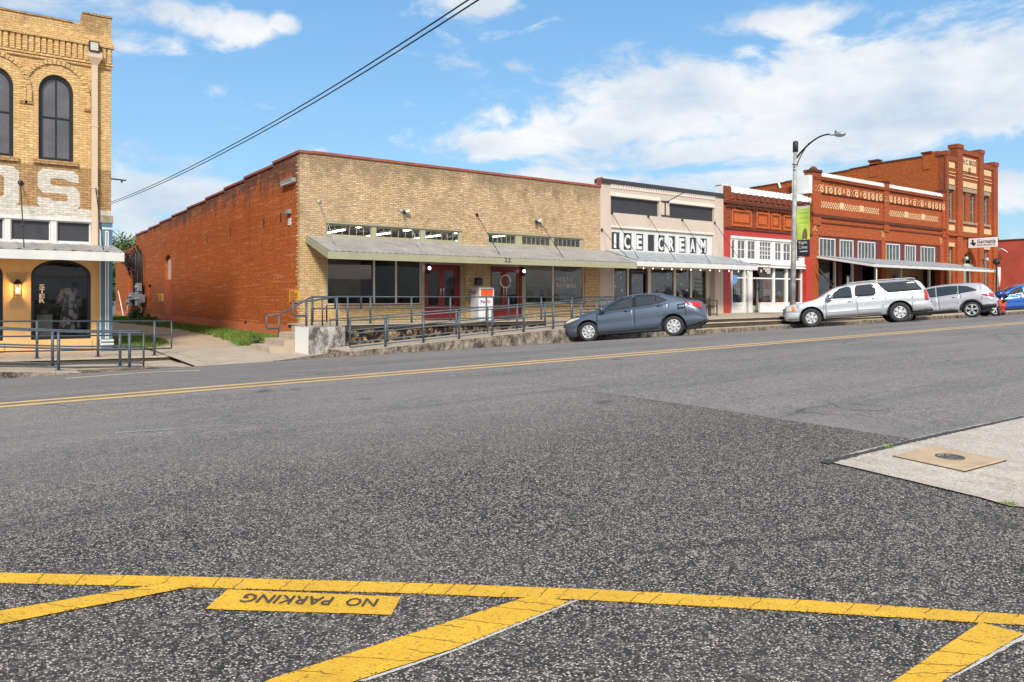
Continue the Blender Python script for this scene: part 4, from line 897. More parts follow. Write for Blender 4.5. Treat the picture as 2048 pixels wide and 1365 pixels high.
# low rear part
y0r, y1r = ys[-1]+.002, YS(233, BX0)
mb = MB().mat('redwall'); mb.panel([(y0r, -.5), (y1r, -.5), (y1r, side_z(236, 512)), (y0r, side_z(262, 497)+.1)], [rp(YS(261, BX0), YS(256.5, BX0), side_z(258, 620), side_z(258, 536))], -.05, .3, fnS); mb.box(BX0, BX1-.4, y1r-.3, y1r, -.5, 4.3); mb.build('rear_wall', TB)
MB().mat('redpaint').panel(rp(YS(261, BX0), YS(256.5, BX0), side_z(258, 620), side_z(258, 536)), [], .1, .16, fnS).build('rear_door', TB)
mb = MB().mat('white'); mb.tube([(BX0-.08, YS(239, BX0), side_z(239, 582)), (BX0-.08, YS(249, BX0), side_z(249, 632))], .035, 6); mb.build('leaning_board', TB)
# transom bands
def transom_band(parent, x0, x1, z0, z1, divs, nb, fm, gm, y, post=.14):
    mb = MB().mat(fm); hs_ = [rp(a, b, z0+.09, z1-.09) for a, b in divs]; mb.panel(rp(x0, x1, z0, z1), hs_, y, y+.12); mb.box(x0-.02, x1+.02, y-.05, y-.001, z1-.05, z1+.02)
    fr = mb.build('transom_frame', parent)
    for a, b in divs: window(parent, a+.003, b-.003, z0+.093, z1-.093, y+.03, .025, nb, 1, fm, gm, .018, .06, name='transom')
P1 = [(X(656), X(745)), (X(754), X(843)), (X(852), X(920))]; P2 = [(X(979), X(1034)), (X(1046), X(1103)), (X(1110), X(1163))]
transom_band(TB, lt[0][0]+.003, lt[0][1]-.003, zmid+.024, t_z1-.004, P1, 6, 'sage', 'glassclear', FACE+.06)
transom_band(TB, lt[1][0]+.003, lt[1][1]-.003, zmid+.024, t_z1-.004, P2, 6, 'sage', 'glassclear', FACE+.06)
# storefronts
def storefront(x0, x1, mull, z0, z1, y, fm, gm, parent, base=None):
    mb = MB().mat(fm); edges = [x0]+mull+[x1]; hs_ = [rp(edges[i]+.03, edges[i+1]-.03, z0+.04, z1-.04) for i in range(len(edges)-1)]
    mb.panel(rp(x0, x1, z0, z1), hs_, y, y+.07); fr = mb.build('display_window', parent)
    MB().mat(gm).panel(rp(x0+.03, x1-.03, z0+.04, z1-.04), [], y+.035, y+.041).build('pane', fr)
    return fr
storefront(xa+.06, dl[0]-.06, [X(750), X(794)], wz0, zmid-.03, FACE+.06, 'creamtrim', 'glass', TB)
storefront(dl[1]+.12, xd-.02, [X(1108)], wz0, zmid-.03, FACE+.06, 'creamtrim', 'glass', TB)
mb = MB().mat('sage'); mb.box(xa+.001, xa+.06, FACE+.02, FACE+.16, DECK, zmid-.02); mb.box(dl[0]-.06, dl[0]+.06, FACE+.0, FACE+.2, DECK, zmid-.02); mb.box(xb-.12, xb-.002, FACE-.05, FACE+.2, DECK, zmid-.02)
mb.box(xc+.002, xc+.06, FACE-.05, FACE+.2, DECK, zmid-.02); mb.box(dl[1]-.06, dl[1]+.12, FACE+.0, FACE+.2, DECK, zmid-.02)
dzt = Z(887, 533)+.02
for a, b in ((dl[0]+.06, xb-.12), (xc+.06, dl[1]-.06)): mb.box(a, b, FACE+.03, FACE+.18, dzt+.04, dzt+.16); mb.box(a, b, FACE+.03, FACE+.18, zmid-.12, zmid-.02)
build_each(mb, 'post', TB)
for a, b in ((dl[0]+.06, xb-.12), (xc+.06, dl[1]-.06)): window(TB, a, b, dzt+.16, zmid-.12, FACE+.06, .03, 1, 1, 'sage', 'glass', name='transom')
def door(parent, x0, x1, z0, z1, y, m, gm, stile=.13, base=.30, handle=1, name='door', glass_top=None):
    mb = MB().mat(m); zt_ = (z1-.14) if glass_top is None else glass_top
    mb.panel(rp(x0, x1, z0, z1), [rp(x0+stile, x1-stile, z0+base*(z1-z0), zt_)], y, y+.06); d = mb.build(name, parent)
    MB().mat(gm).panel(rp(x0+stile-.01, x1-stile+.01, z0+base*(z1-z0)-.01, zt_+.01), [], y+.03, y+.036).build('pane', d)
    hx = x1-.06 if handle > 0 else x0+.06; MB().mat('chrome').tube([(hx, y-.03, z0+.95), (hx, y-.05, z0+.98), (hx, y-.05, z0+1.22), (hx, y-.03, z0+1.25)], .014, 6).build('handle', d)
    return d
for a, b in ((dl[0]+.06, xb-.12), (xc+.06, dl[1]-.06)):
    mb = MB().mat('doorred'); mb.panel(rp(a, b, DECK, dzt+.04), [rp(a+.08, b-.08, DECK+.0, dzt-.04)], FACE+.05, FACE+.17); mb.build('door_frame', TB)
    m_ = (a+b)/2; door(TB, a+.085, m_-.005, DECK+.02, dzt-.045, FACE+.08, 'doorred', 'glass', .13, .27, 1); door(TB, m_+.005, b-.085, DECK+.02, dzt-.045, FACE+.08, 'doorred', 'glass', .13, .27, -1)
# star wreath on the first door, wreath on the second
def ring(mb, c, r, t, y, n=22):
    mb.tube([(c[0]+r*math.cos(2*math.pi*i/n), y, c[1]+r*math.sin(2*math.pi*i/n)) for i in range(n+1)], t, 6)
cxs, czs = X(906, FACE), Z(906, 565); mb = MB().mat('iron'); ring(mb, (cxs, czs), .17, .013, FACE+.04)
st = [(cxs+(.13 if i % 2 == 0 else .05)*math.sin(math.pi*i/5), czs+(.13 if i % 2 == 0 else .05)*math.cos(math.pi*i/5)) for i in range(10)]; mb.panel(st, [], FACE+.03, FACE+.05); mb.box(cxs-.32, cxs+.32, FACE+.035, FACE+.045, czs-.02, czs+.02)
mb.build('star_ornament', None, 'black iron star in a ring hung on the glass of the left red door', 'ornament')
cxs, czs = X(1012), Z(1012, 563); mb = MB().mat('white'); ring(mb, (cxs, czs), .26, .03, FACE+.04); mb.build('wreath', None, 'white ring wreath on the right pair of dark red doors', 'wreath')
mb = MB().mat('ink'); 
# interior
room(TB, BX0+.36, BX1-.36, FACE+.36, 38, DECK-.02, 4.75)
mb = MB().mat('interior_dark'); mb.box(BX0+.5, X(840), FACE+1.4, FACE+1.5, DECK, DECK+.95); mb.box(X(1050), X(1165), FACE+1.6, FACE+1.7, DECK, DECK+1.0); mb.box(17.3, 17.5, FACE+.5, 37.9, DECK, 3.95); mb.build('counter', TB)
mb = MB().mat('ceiling'); mb.box(BX0+1.6, X(845), 29.5, 29.7, 2.3, 2.9); mb.box(18.4, 22.4, 30.2, 30.4, 2.1, 2.5); build_each(mb, 'bulkhead', TB)
# lamps inside: long fluorescent tubes running front to back
def tube_light(x, y0, y1, z, lab):
    e = empty('strip_light', (x, (y0+y1)/2, z), lab, 'ceiling light', 'strip lights in the tan shop')
    MB().mat('white').box(x-.09, x+.09, y0, y1, z+.06, z+.13).build('housing', e)
    b = MB().mat('tube'); b.tube([(x-.04, y0+.03, z+.03), (x-.04, y1-.03, z+.03)], .022, 6); b.tube([(x+.04, y0+.03, z+.03), (x+.04, y1-.03, z+.03)], .022, 6); b.build('tube', e)
for x, y0 in ((11.0, 27.3), (11.0, 31.2), (13.6, 27.6), (13.6, 31.5), (16.0, 27.8), (16.0, 31.8), (18.6, 27.6), (18.6, 31.6), (21.2, 28.2), (21.2, 32.2), (23.6, 28.2)):
    if x < BX1-.5: tube_light(x, y0, y0+2.6, 4.52, 'lit fluorescent strip on the ceiling seen through the upper windows of the tan shop')
# shelves and desks behind the glass
def shelf(x0, x1, y, z0, h, lb, seed, name='shelf', rows=3):
    rn = random.Random(seed); e = empty(name, ((x0+x1)/2, y, z0), lb, 'shelf'); mb = MB().mat('wood')
    for k in range(rows+1): zz = z0+h*k/rows; mb.box(x0, x1, y, y+.35, zz, zz+.03)
    mb.box(x0-.03, x0, y, y+.35, z0, z0+h+.03); mb.box(x1, x1+.03, y, y+.35, z0, z0+h+.03); mb.build('rack', e)
    g = MB(); cs = [flat('goods_%d' % i, c, .7) for i, c in enumerate(((.6, .55, .45), (.35, .08, .05), (.08, .18, .30), (.12, .25, .10), (.7, .68, .62), (.5, .3, .1)))]
    for k in range(rows):
        x = x0+.03
        while x < x1-.15: w_ = rn.uniform(.08, .24); hh_ = rn.uniform(.10, h/rows-.10); g.mat(rn.choice(cs)); g.box(x, min(x1-.01, x+w_), y+rn.uniform(.02, .1), y+.3, z0+h*k/rows+.031, z0+h*k/rows+.03+hh_); x += w_+rn.uniform(.01, .12)
    g.build('goods', e)
shelf(X(1055, 26.0), X(1100, 26.0), 26.0, DECK, 1.3, 'low shelf of small goods behind the left pane of the spring window', 3)
shelf(X(1112, 26.3), X(1160, 26.3), 26.3, DECK, 1.0, 'low shelf of small goods under the spring lettering in the tan shop', 4, rows=2)
shelf(X(662, 26.6), X(740, 26.6), 26.6, DECK, .95, 'low shelf along the big left window of the tan shop', 5, rows=2)
shelf(X(1305, 27.2), X(1345, 27.2), 27.2, .65, 1.8, 'tall shelf inside the middle window of the ice cream shop', 6)
shelf(X(1522, 27.0), X(1545, 27.0), 27.0, .68, 1.9, 'tall shelf behind the poster in the red shop', 7)
shelf(X(1575, 27.2), X(1597, 27.2), 27.2, .68, 2.0, 'tall shelf behind the right pane of the red shop', 8)
# awning
AWZ = Z(658, 508, 23.0); AWA = Z(612, 474)
tb_aw = awning(TB, X(612), X(1272, 23.0), FACE-.001, 23.0, AWA, AWZ+.06, .22, 'sage', 'metalroof', .24, 'doorred')
mb = MB().mat('ink')
for t, (ua, ub_) in (('2', (1008.5, 1013.5)), ('2', (1015, 1020.5))):
    x0, x1 = X(ua, 23), X(ub_, 23); zz = Z(1014, 525, 22.97); z1_ = Z(1014, 516, 22.97); text_on(mb, t, lambda a, b: (x0+(x1-x0)*a, 22.962, zz+(z1_-zz)*b), .02)
mb.build('house_number', TB)
for u, v, ue in ((638, 404, 683), (803, 422, 854), (953, 430, 1014), (1078, 443, 1128)):
    x = X(u); rod(TB, (x, FACE-.02, Z(u, v)), (x+.02, 23.35, AWZ+.16), .013, 'galv' if u < 900 else 'iron')
# flood lamps on the facade
for u, v, lb in ((808, 425, 'small twin spotlight left of centre on the tan brick facade'), (1072, 444, 'small twin spotlight right of centre on the tan brick facade')):
    x, z = X(u), Z(u, v); e = empty('spotlight', (x, FACE, z), lb, 'light'); mb = MB().mat('iron'); mb.lathe([(0, 0), (.07, .0), (.07, -.04), (0, -.04)], (x, FACE, z), 'y', 10); mb.tube([(x, FACE-.03, z), (x, FACE-.12, z-.02)], .02, 6); mb.build('bracket', e)
    mb = MB().mat('white'); mb.tube([(x, FACE-.1, z), (x+.14, FACE-.2, z+.05)], .045, 8, .075); mb.mat('iron'); mb.tube([(x-.02, FACE-.1, z), (x-.10, FACE-.22, z-.05)], .04, 8, .065); mb.build('lamp_head', e)
for u, v, lb in ((856, 537, 'lit wall lamp with bluish bulb left of the first red doors'), (1045, 543, 'lit wall lamp with bluish bulb between red doors and spring window')):
    x, z = X(u), Z(u, v); e = empty('wall_lamp', (x, FACE-.1, z-.2), lb, 'lamp'); mb = MB().mat('black'); mb.box(x-.05, x+.05, FACE-.04, FACE+.0, z-.2, z+.15); mb.lathe([(0, .16), (.07, .12), (.09, .07), (.0, .07)], (x, FACE-.12, z), n=10); mb.lathe([(0, -.22), (.03, -.2), (.06, -.1), (.085, -.08), (0, -.07)], (x, FACE-.12, z), n=10); mb.build('bracket', e)
    MB().mat('cool').lathe([(0, -.06), (.04, -.05), (.05, 0), (.04, .05), (0, .07)], (x, FACE-.12, z), n=10).build('bulb', e)
# letters HELLO SPRING in coloured card
cols = [(.55, .25, .30), (.6, .5, .15), (.35, .5, .3), (.3, .45, .55), (.45, .5, .6)]
yv = FACE+.11
for row, (word, vt, vb, ua, ub_) in enumerate((('HELLO', 553.5, 562.5, 1113, 1146), ('SPRING', 566.5, 576, 1112, 1153))):
    for i, ch in enumerate(word):
        u0 = ua+(ub_-ua)*i/len(word); x0 = X(u0, yv); x1 = X(u0+(ub_-ua)/len(word)*.80, yv); z0 = Z(u0, vb, yv)+random.uniform(-.03, .03); z1 = z0+.20
        mb = MB().mat(flat('card_%d' % ((i*2+row) % 5), tuple(min(1, c*1.9) for c in cols[(i*2+row) % 5]), .8)); text_on(mb, ch, lambda a, b: (x0+(x1-x0)*a, yv-.012, z0+(z1-z0)*b), .03); mb.build('window_lettering', TB)
# notices on the flank
for (u0, u1, v0, v1, lb) in ((580, 599, 581, 606, 'yellow notice on the red side wall near the front corner'), (318, 327, 588, 604, 'yellow notice on the red side wall beside the filled doorway')):
    ya, yb = YS(u1, BX0), YS(u0, BX0); um = (u0+u1)/2; y = (ya+yb)/2; z1, z0 = Z(um, v0, y), Z(um, v1, y)
    mb = MB().mat('sign_yellow'); mb.box(BX0-.03, BX0-.002, ya, yb, z0, z1); mb.mat('redwall'); n = 6
    for k in range(n):
        zz = z1-(z1-z0)*(k+.7)/(n+.4); l = (yb-ya)*(.5 if k == 0 else random.uniform(.6, .8)); mb.box(BX0-.034, BX0-.030, yb-.08-l, yb-.08, zz-.035, zz+.01)
    mb.build('notice_sign', None, lb, 'sign')
y = YS(580, BX0); e = empty('wall_light', (BX0-.1, y, Z(580, 361, y)), 'long narrow light fitting high on the red side wall near the corner', 'light'); za_, zb_ = Z(569, 369, YS(569, BX0)), Z(592, 356, YS(592, BX0))
mb = MB().mat('galv'); mb.box(BX0-.16, BX0, YS(592, BX0), YS(569, BX0), Z(580, 368, y), Z(580, 360, y)); mb.build('housing', e); MB().mat('offwhite').box(BX0-.165, BX0-.02, YS(591, BX0), YS(570, BX0), Z(580, 368, y)-.03, Z(580, 368, y)).build('lens', e)
y = YS(580, BX0); mb = MB().mat('galv'); mb.box(BX0-.14, BX0, y-.14, y+.14, Z(580, 428, y), Z(580, 420, y)); mb.mat('offwhite'); mb.box(BX0-.03, BX0, y-.12, y+.12, Z(580, 451, y), Z(580, 437, y)); mb.build('junction_box', None, 'small grey box over a white plate on the red side wall near the corner', 'electrical box')
# parcel drop box and letter box
x0, x1 = X(941, 24.2), X(985, 24.2); bz = DECK+1.28; x0 += .02; bb = empty('drop_box', ((x0+x1)/2, 24.4, DECK), 'white parcel drop box with orange chute on the porch between the red doors', 'drop box')
yb0 = 24.0; x0 = X(957, yb0); x1 = X(986, yb0); yb1 = YS(941, x0)
mb = MB().mat('boxwhite'); mb.add([(x0, yb0, DECK), (x1, yb0, DECK), (x1, yb1, DECK), (x0, yb1, DECK), (x0, yb0, bz-.42), (x1, yb0, bz-.42), (x0, yb0-.07, bz-.34), (x1, yb0-.07, bz-.34), (x0, yb0-.07, bz-.06), (x1, yb0-.07, bz-.06), (x0, yb0+.05, bz), (x1, yb0+.05, bz), (x1, yb1, bz), (x0, yb1, bz)],
 [(0, 1, 5, 4), (4, 5, 7, 6), (6, 7, 9, 8), (8, 9, 11, 10), (10, 11, 12, 13), (1, 2, 12, 11, 9, 7, 5), (2, 3, 13, 12)])
mb.mat('boxgrey'); mb.add([(x0, yb0, DECK), (x0, yb1, DECK), (x0, yb0, bz-.42), (x0, yb0-.07, bz-.34), (x0, yb0-.07, bz-.06), (x0, yb0+.05, bz), (x0, yb1, bz)], [(0, 2, 3, 4, 5, 6, 1)]); mb.build('body', bb)
MB().mat('orange').box(x0+.06, x1-.06, yb0-.085, yb0-.071, bz-.33, bz-.10).build('chute', bb)
mb = MB().mat('black'); mb.box(x0+.06, x1-.06, yb0-.086, yb0-.071, bz-.099, bz-.07); mb.mat('ink')
def lab(mb, x0, x1, z0, z1, y, offs=.01):
    mb.mat('purple'); text_on(mb, 'Fed', lambda a, b: (x0+(x1-x0)*.62*a, y, z0+(z1-z0)*b), offs); mb.mat('orange'); text_on(mb, 'Ex', lambda a, b: (x0+(x1-x0)*(.66+.34*a), y, z0+(z1-z0)*.97*b), offs)
lab(mb, x0+.10, x1-.10, bz-.62, bz-.50, yb0-.004, .03)
def lab2(mb, y0, y1, z0, z1, x, offs=.03):
    mb.mat('purple'); text_on(mb, 'Fed', lambda a, b: (x, y0+(y1-y0)*.62*a, z0+(z1-z0)*b), offs); mb.mat('orange'); text_on(mb, 'Ex', lambda a, b: (x, y0+(y1-y0)*(.66+.34*a), z0+(z1-z0)*b), offs)
lab2(mb, yb1-.04, yb0+.05, bz-.26, bz-.12, x0-.004); mb.build('lettering', bb)
x0, x1 = X(949, FACE-.25), X(961, FACE-.25); mb = MB().mat('black'); mb.box(x0, x1, FACE-.40, FACE-.255, Z(955, 571), Z(955, 560)); mb.hexa([(x0-.01, FACE-.42, Z(955, 560)), (x1+.01, FACE-.42, Z(955, 560)), (x1+.01, FACE-.255, Z(955, 560)), (x0-.01, FACE-.255, Z(955, 560)), (x0-.01, FACE-.34, Z(955, 557)), (x1+.01, FACE-.34, Z(955, 557)), (x1+.01, FACE-.255, Z(955, 557)), (x0-.01, FACE-.255, Z(955, 557))])
mb.build('letter_box', None, 'black letter box on the brick pier above the white drop box', 'letter box', bevel=.008)
# ================================================================== 3 cream ice cream building
IB = empty('ice_cream_building', (27.4, FACE, .65), 'cream stucco shop front with dark panels and ICE CREAM letters in its upper windows', 'building')
x0, x1 = BX1+.002, X(1447)-.002; zc = Z(1203, 366); zw = .62
u_ = lambda z: 1180+z/4.55
tz0, tz1 = Z(1224, 504), Z(1224, 456)
pn = [(u_(a), u_(b)) for a, b in ((205, 280), (315, 390), (428, 497), (535, 597), (630, 690), (725, 787), (820, 883), (918, 980), (1015, 1075))]
pz0, pz1 = Z(u_(205), 498.5), Z(u_(205), 464)
k1 = (X(1221.5), X(1318), Z(1221.5, 425), Z(1221.5, 392.7)); k2 = (X(1339), X(1428), Z(1339, 436), Z(1339, 407))
zsh = Z(1224, 528)
mb = MB().mat('cream'); mb.panel(rp(x0, x1, zsh, zc), [rp(X(1223), X(1426), tz0, tz1), rp(*k1), rp(*k2)], FACE, FACE+.35)
mb.panel(rp(x0, X(1224), zw, zsh-.002), [], FACE, FACE+.35); mb.panel(rp(X(1430), x1, zw, zsh-.002), [], FACE, FACE+.35)
mb.box(x0, x0+.3, FACE+.36, 48, .5, zc-.1); mb.box(x1-.3, x1, FACE+.36, 48, .5, zc-.4); mb.build('front_wall', IB)
mb = MB().mat('charcoal'); mb.box(*k1[:2], FACE+.12, FACE+.2, *k1[2:]); mb.box(*k2[:2], FACE+.12, FACE+.2, *k2[2:]); build_each(mb, 'dark_panel', IB)
mb = MB().mat('creamtrim'); 
for k in (k1, k2): mb.box(k[0]-.05, k[1]+.05, FACE-.05, FACE, k[3]+.02, k[3]+.12); mb.box(k[0]-.05, k[1]+.05, FACE-.025, FACE, k[3]+.125, k[3]+.19)
mb.box(X(1222), X(1427), FACE-.04, FACE, tz1+.02, tz1+.12)
da, db = X(1221), X(1430); n = 44; zd = Z(1221, 376); zd1 = Z(1221, 370)
mb.box(da, db, FACE-.05, FACE, zd1+.001, zd1+.05)
for i in range(n): a = da+(db-da)*i/n; mb.box(a, a+(db-da)/n*.55, FACE-.045, FACE, zd, zd1)
mb.build('trim', IB)
mb = MB().mat('charcoal'); mb.box(x0, x1, FACE-.08, FACE+.4, zc+.001, zc+.20); mb.build('cap', IB)
mb = MB().mat('coping'); mb.box(x0-.01, x0+.10, FACE-.09, FACE+.25, zc+.201, zc+.24); mb.box(x0-.03, x0-.001, FACE-.06, FACE+.2, Z(1203, 376), zc+.20); mb.build('edge_flashing', IB)
xi = X(1330); mb = MB().mat('black'); zi0, zi1 = Z(1330, 431), Z(1330, 405); mb.box(xi-.03, xi+.03, FACE-.03, FACE, zi0, zi1); mb.box(xi-.28, xi+.28, FACE-.04, FACE-.0, zi0-.06, zi0-.001); mb.box(xi-.28, xi+.28, FACE-.04, FACE, zi1+.001, zi1+.06)
mb.tube([(xi+.1, FACE-.03, zi1+.03), (xi+.1, FACE-1.1, zi1+.35)], .02, 6); mb.build('sign_bracket', IB)
mb = MB().mat('offwhite'); mb.panel(rp(X(1223)+.004, X(1426)-.004, tz0+.004, tz1-.004), [rp(X(a), X(b), pz0, pz1) for a, b in pn], FACE+.06, FACE+.16); mb.box(X(1223), X(1426), FACE-.05, FACE+.058, tz0-.06, tz0+.0); mb.build('transom_frame', IB)
for (a, b), ch in zip(pn, 'ICE CREAM'):
    p_ = MB().mat('charcoal'); p_.panel(rp(X(a)+.0, X(b)-.0, pz0, pz1), [], FACE+.11, FACE+.13); xa_, xb_ = X(a), X(b); p_ = p_.build('sign_panel', IB)
    if ch == ' ': continue
    mb = MB().mat('boxwhite'); wd = xb_-xa_; fr_ = .36 if ch == 'I' else .13; text_on(mb, ch, lambda p, q: (xa_+wd*(fr_+(1-2*fr_)*p), FACE+.104, pz0+(pz1-pz0)*(.08+.84*q)), .035)
    mb.build('letter', p_)
awning(IB, X(1272, 23.0)+.04, X(1514, 23), FACE-.001, 23.0, Z(1215, 503), Z(1300, 528, 23)+.08, .20, 'offwhite', 'bluemetal', .5, 'offwhite')
zaw = Z(1300, 528, 23)+.08
for u, v, ue in ((1202, 460, 1252), (1222, 426, 1248), (1295, 433, 1343), (1363, 440, 1414), (1428, 446, 1480)): xx = X(u)+.03; rod(IB, (xx, FACE-.02, Z(u, v)), (xx+.02, 23.3, zaw+.14), .012)
# recessed shop front
yr = FACE+.35
mb = MB().mat('creamtrim')
for ua, ub_ in ((1225, 1228), (1255, 1258), (1296, 1302), (1348, 1352), (1381, 1384), (1413, 1421), (1426, 1430)): mb.box(X(ua, yr), X(ub_, yr), yr, yr+.12, zw, zsh)
mb.box(X(1224), X(1430), yr-.02, yr+.14, zsh-.16, zsh-.001); mb.box(X(1302, yr), X(1413, yr), yr, yr+.12, zw, zw+.55); mb.build('shopfront_frame', IB)
for ua, ub_ in ((1228, 1255), (1258, 1296), (1302, 1348), (1352, 1381), (1384, 1413)): MB().mat('glassdark').box(X(ua, yr)+.002, X(ub_, yr)-.002, yr+.05, yr+.06, zw+(.56 if ua > 1300 else .1), zsh-.17).build('pane', IB)
mb = MB().mat('doorred'); mb = MB().mat('black'); mb.panel(rp(X(1259, yr), X(1294, yr), zw, zsh-.3), [rp(X(1259, yr)+.12, X(1294, yr)-.12, zw+.35, zsh-.42)], yr-.03, yr+.02); mb.build('door', IB)
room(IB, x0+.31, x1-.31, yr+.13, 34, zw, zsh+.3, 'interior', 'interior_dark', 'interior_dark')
# posters, paper lanterns and stickers in the window
rs = random.Random(4)
for u, v, w2, h2, c_ in ((1389, 575, 15, 40, 'paper'), (1318, 573, 7, 9, 'paper'), (1328, 574, 7, 10, 'paper'), (1308, 574, 6, 7, 'paper')):
    a, b = X(u, yr+.08), X(u+w2, yr+.08); z1_, z0_ = Z(u, v-h2/2, yr+.08), Z(u, v+h2/2, yr+.08); mb = MB().mat(c_); mb.box(a, b, yr+.064, yr+.068, z0_, z1_)
    mb.mat('interior'); k = 4 if w2 > 10 else 2
    for i in range(k):
        for j in range(k+1): xa_ = a+(b-a)*(i+.15)/k; zz = z0_+(z1_-z0_)*(j+.2)/(k+1); mb.box(xa_, xa_+(b-a)/k*.6, yr+.060, yr+.0635, zz, zz+(z1_-z0_)/(k+1)*.55)
    mb.build('poster', IB)
for u, v, r, c_, lb in ((1268, 553, .24, flat('salmon_paper', (.55, .16, .10), .7), 'salmon paper ball hanging in the ice cream shop window'), (1231, 543, .20, 'paper', 'round white paper disc hanging at the left of the ice cream shop window'), (1248, 545, .2, flat('lilac_paper', (.35, .32, .42), .7), 'pale lilac paper ball hanging in the ice cream shop window'), (1232, 557, .22, flat('deep_blue_paper', (.03, .12, .28), .7), 'deep blue paper ball low in the ice cream shop window')):
    x, z = X(u, yr+.5), Z(u, v, yr+.5); mb = MB().mat(c_); mb.lathe([(r*math.sin(math.pi*i/8), -r*math.cos(math.pi*i/8)) for i in range(9)], (x, yr+.5, z), n=14); mb.tube([(x, yr+.5, z+r), (x, yr+.5, zsh)], .005, 4); mb.build('paper_ball', None, lb, 'decoration', 'paper balls in the ice cream shop window')
sr = random.Random(2)
mb = MB().mat('paper')
for u, v in ((1232, 573), (1263, 570), (1265, 562), (1337, 557), (1362, 569), (1375, 580), (1245, 582), (1243, 556)):
    x, z = X(u, yr), Z(u, v, yr); mb.panel([(x+.10*math.cos(t*math.pi/5)*(1 if t % 2 else .5), z+.10*math.sin(t*math.pi/5)*(1 if t % 2 else .5)) for t in range(10)], [], yr+.040, yr+.046)
build_each(mb, 'window_sticker', IB)
# string of bulbs under the awning
e = empty('string_lights', (27, 23.1, 2.6), 'string of small warm bulbs hung along under the front edge of the ice cream awning', 'string lights')
zb = zaw-.23; xs_ = [X(u, 23.12) for u in range(1287, 1512, 19)]
mb = MB().mat('ink'); pts = []
for i in range(len(xs_)-1):
    for t in (0, .25, .5, .75): pts.append((xs_[i]+(xs_[i+1]-xs_[i])*t, 23.12, zb-.05*4*t*(1-t)))
mb.tube(pts, .006, 4); mb.build('cable', e)
for x in xs_: MB().mat('smallbulb').lathe([(0, -.085), (.022, -.07), (.026, -.05), (.012, -.02), (0, 0)], (x, 23.12, zb), n=8).build('bulb', e)
# black bench railing in front
mb = MB().mat('iron'); e = empty('bench', (30, 22.0, .66), 'black iron bench rail before the cream building behind the blue grey sedan', 'bench')
ya = 22.2
def bx_rail(x0, x1, y, z0, z1):
    mb = MB().mat('iron'); mb.tube([(x0, y, z0), (x0, y, z1), (x1, y, z1), (x1, y, z0)], .03, 6); mb.tube([(x0, y, (z0+z1)/2+.1), (x1, y, (z0+z1)/2+.1)], .025, 6); mb.tube([(x0, y, z0+.08), (x1, y, z0+.08)], .025, 6); return mb
bx_rail(X(1414, ya), X(1434, ya), ya, .67, 1.38).build('end_rail', e); bx_rail(X(1410, ya), X(1413, ya), ya-.2, .67, 1.52).build('post_frame', e)
mb = MB().mat('iron'); mb.box(X(1373, ya), X(1412, ya), ya-.05, ya+.03, 1.42, 1.50)
for i in range(9): xx = X(1374, ya)+(X(1411, ya)-X(1374, ya))*i/8; mb.box(xx-.012, xx+.012, ya-.01, ya+.01, .75, 1.42)
mb.build('backrest', e)
mb = MB().mat('iron'); mb.box(X(1373, ya), X(1412, ya), ya-.45, ya-.05, 1.05, 1.10); mb.build('seat', e)
bx_rail(X(1343, ya), X(1366, ya), ya, .67, 1.72).build('end_rail', e)
# ================================================================== 4 small red shop
RB = empty('red_shop_building', (36, FACE, .68), 'small red painted brick shop with white window frames and white parapet cap', 'building')
x0, x1 = X(1447), X(1624); q2 = lambda z: 1420+z/5.687; zw = .66
zp1 = Z(1462, 386); zr1 = Z(1452, 458); zr0 = Z(1462, 471); xg0, xg1 = X(1460.5), X(1609)
mb = MB().mat('redfront'); mb.panel([(x0, zr1), (x1, zr1), (x1, zp1), (X(1461), zp1), (X(1461), Z(1447, 371)), (x0, Z(1447, 371))], [], FACE, FACE+.35)
zl = Z(1462, 410)
mb.box(x0, x1, FACE-.06, FACE, zl-.02, zl+.05); mb.box(x0, x1, FACE-.12, FACE, zl+.051, zl+.16)
n = 14
for i in range(n): a = xg0+(x1-xg0-.4)*i/n; mb.box(a, a+.30, FACE-.05, FACE, zl+.33, zl+.66)
mb.box(x0, X(1461), FACE-.06, FACE-.0, zr1, Z(1447, 374))
mb.build('parapet_wall', RB)
mb = MB().mat('ornmold')
mb.box(x0+.02, x1-.2, FACE-.15, FACE-.121, zl+.03, zl+.18); i = 0; a = x0+.1
while a < x1-.3: mb.box(a, a+.12, FACE-.17, FACE-.001, zl-.14+rs.uniform(-.03, .03), zl-.021); a += rs.uniform(.17, .3)
mb.box(x0+.02, x1-.02, FACE-.10, FACE-.001, zr1-.0, zr1+.10); mb.build('sooty_ledge', RB)
o_ = flat('orange_panel_brick', (.46, .10, .02), .85, 0, .25, 8); zp0_, zp1_ = zr1+.18, zl-.22
mb = MB().mat(o_)
for ua, ub_ in ((1462, 1502), (1512, 1538), (1541, 1560), (1566, 1604)):
    a, b = X(ua), X(ub_); mb.panel(rp(a, b, zp0_, zp1_), [rp(a+.10, b-.10, zp0_+.10, zp1_-.10)], FACE-.05, FACE); mb.box(a+.22, b-.22, FACE-.03, FACE-.001, zp0_+.22, zp1_-.22)
mb.build('brick_panel', RB)
mb = MB().mat('white'); mb.box(X(1461)+.01, x1-.15, FACE-.05, FACE+.45, zp1+.001, zp1+.30); a = X(1461)
while a < x1-.4: mb.box(a+.02, a+.20, FACE-.02, FACE+.47, zp1+.301, zp1+.35); a += .34
ypb = YS(1431, x0); mb.box(x0-.03, x0-.001, FACE+.02, ypb, 4.5, Z(1447, 370)+.02); mb.box(x0-.03, X(1459), FACE+.1, ypb, Z(1447, 371)+.001, Z(1447, 371)+.10); mb.build('white_coping', RB)
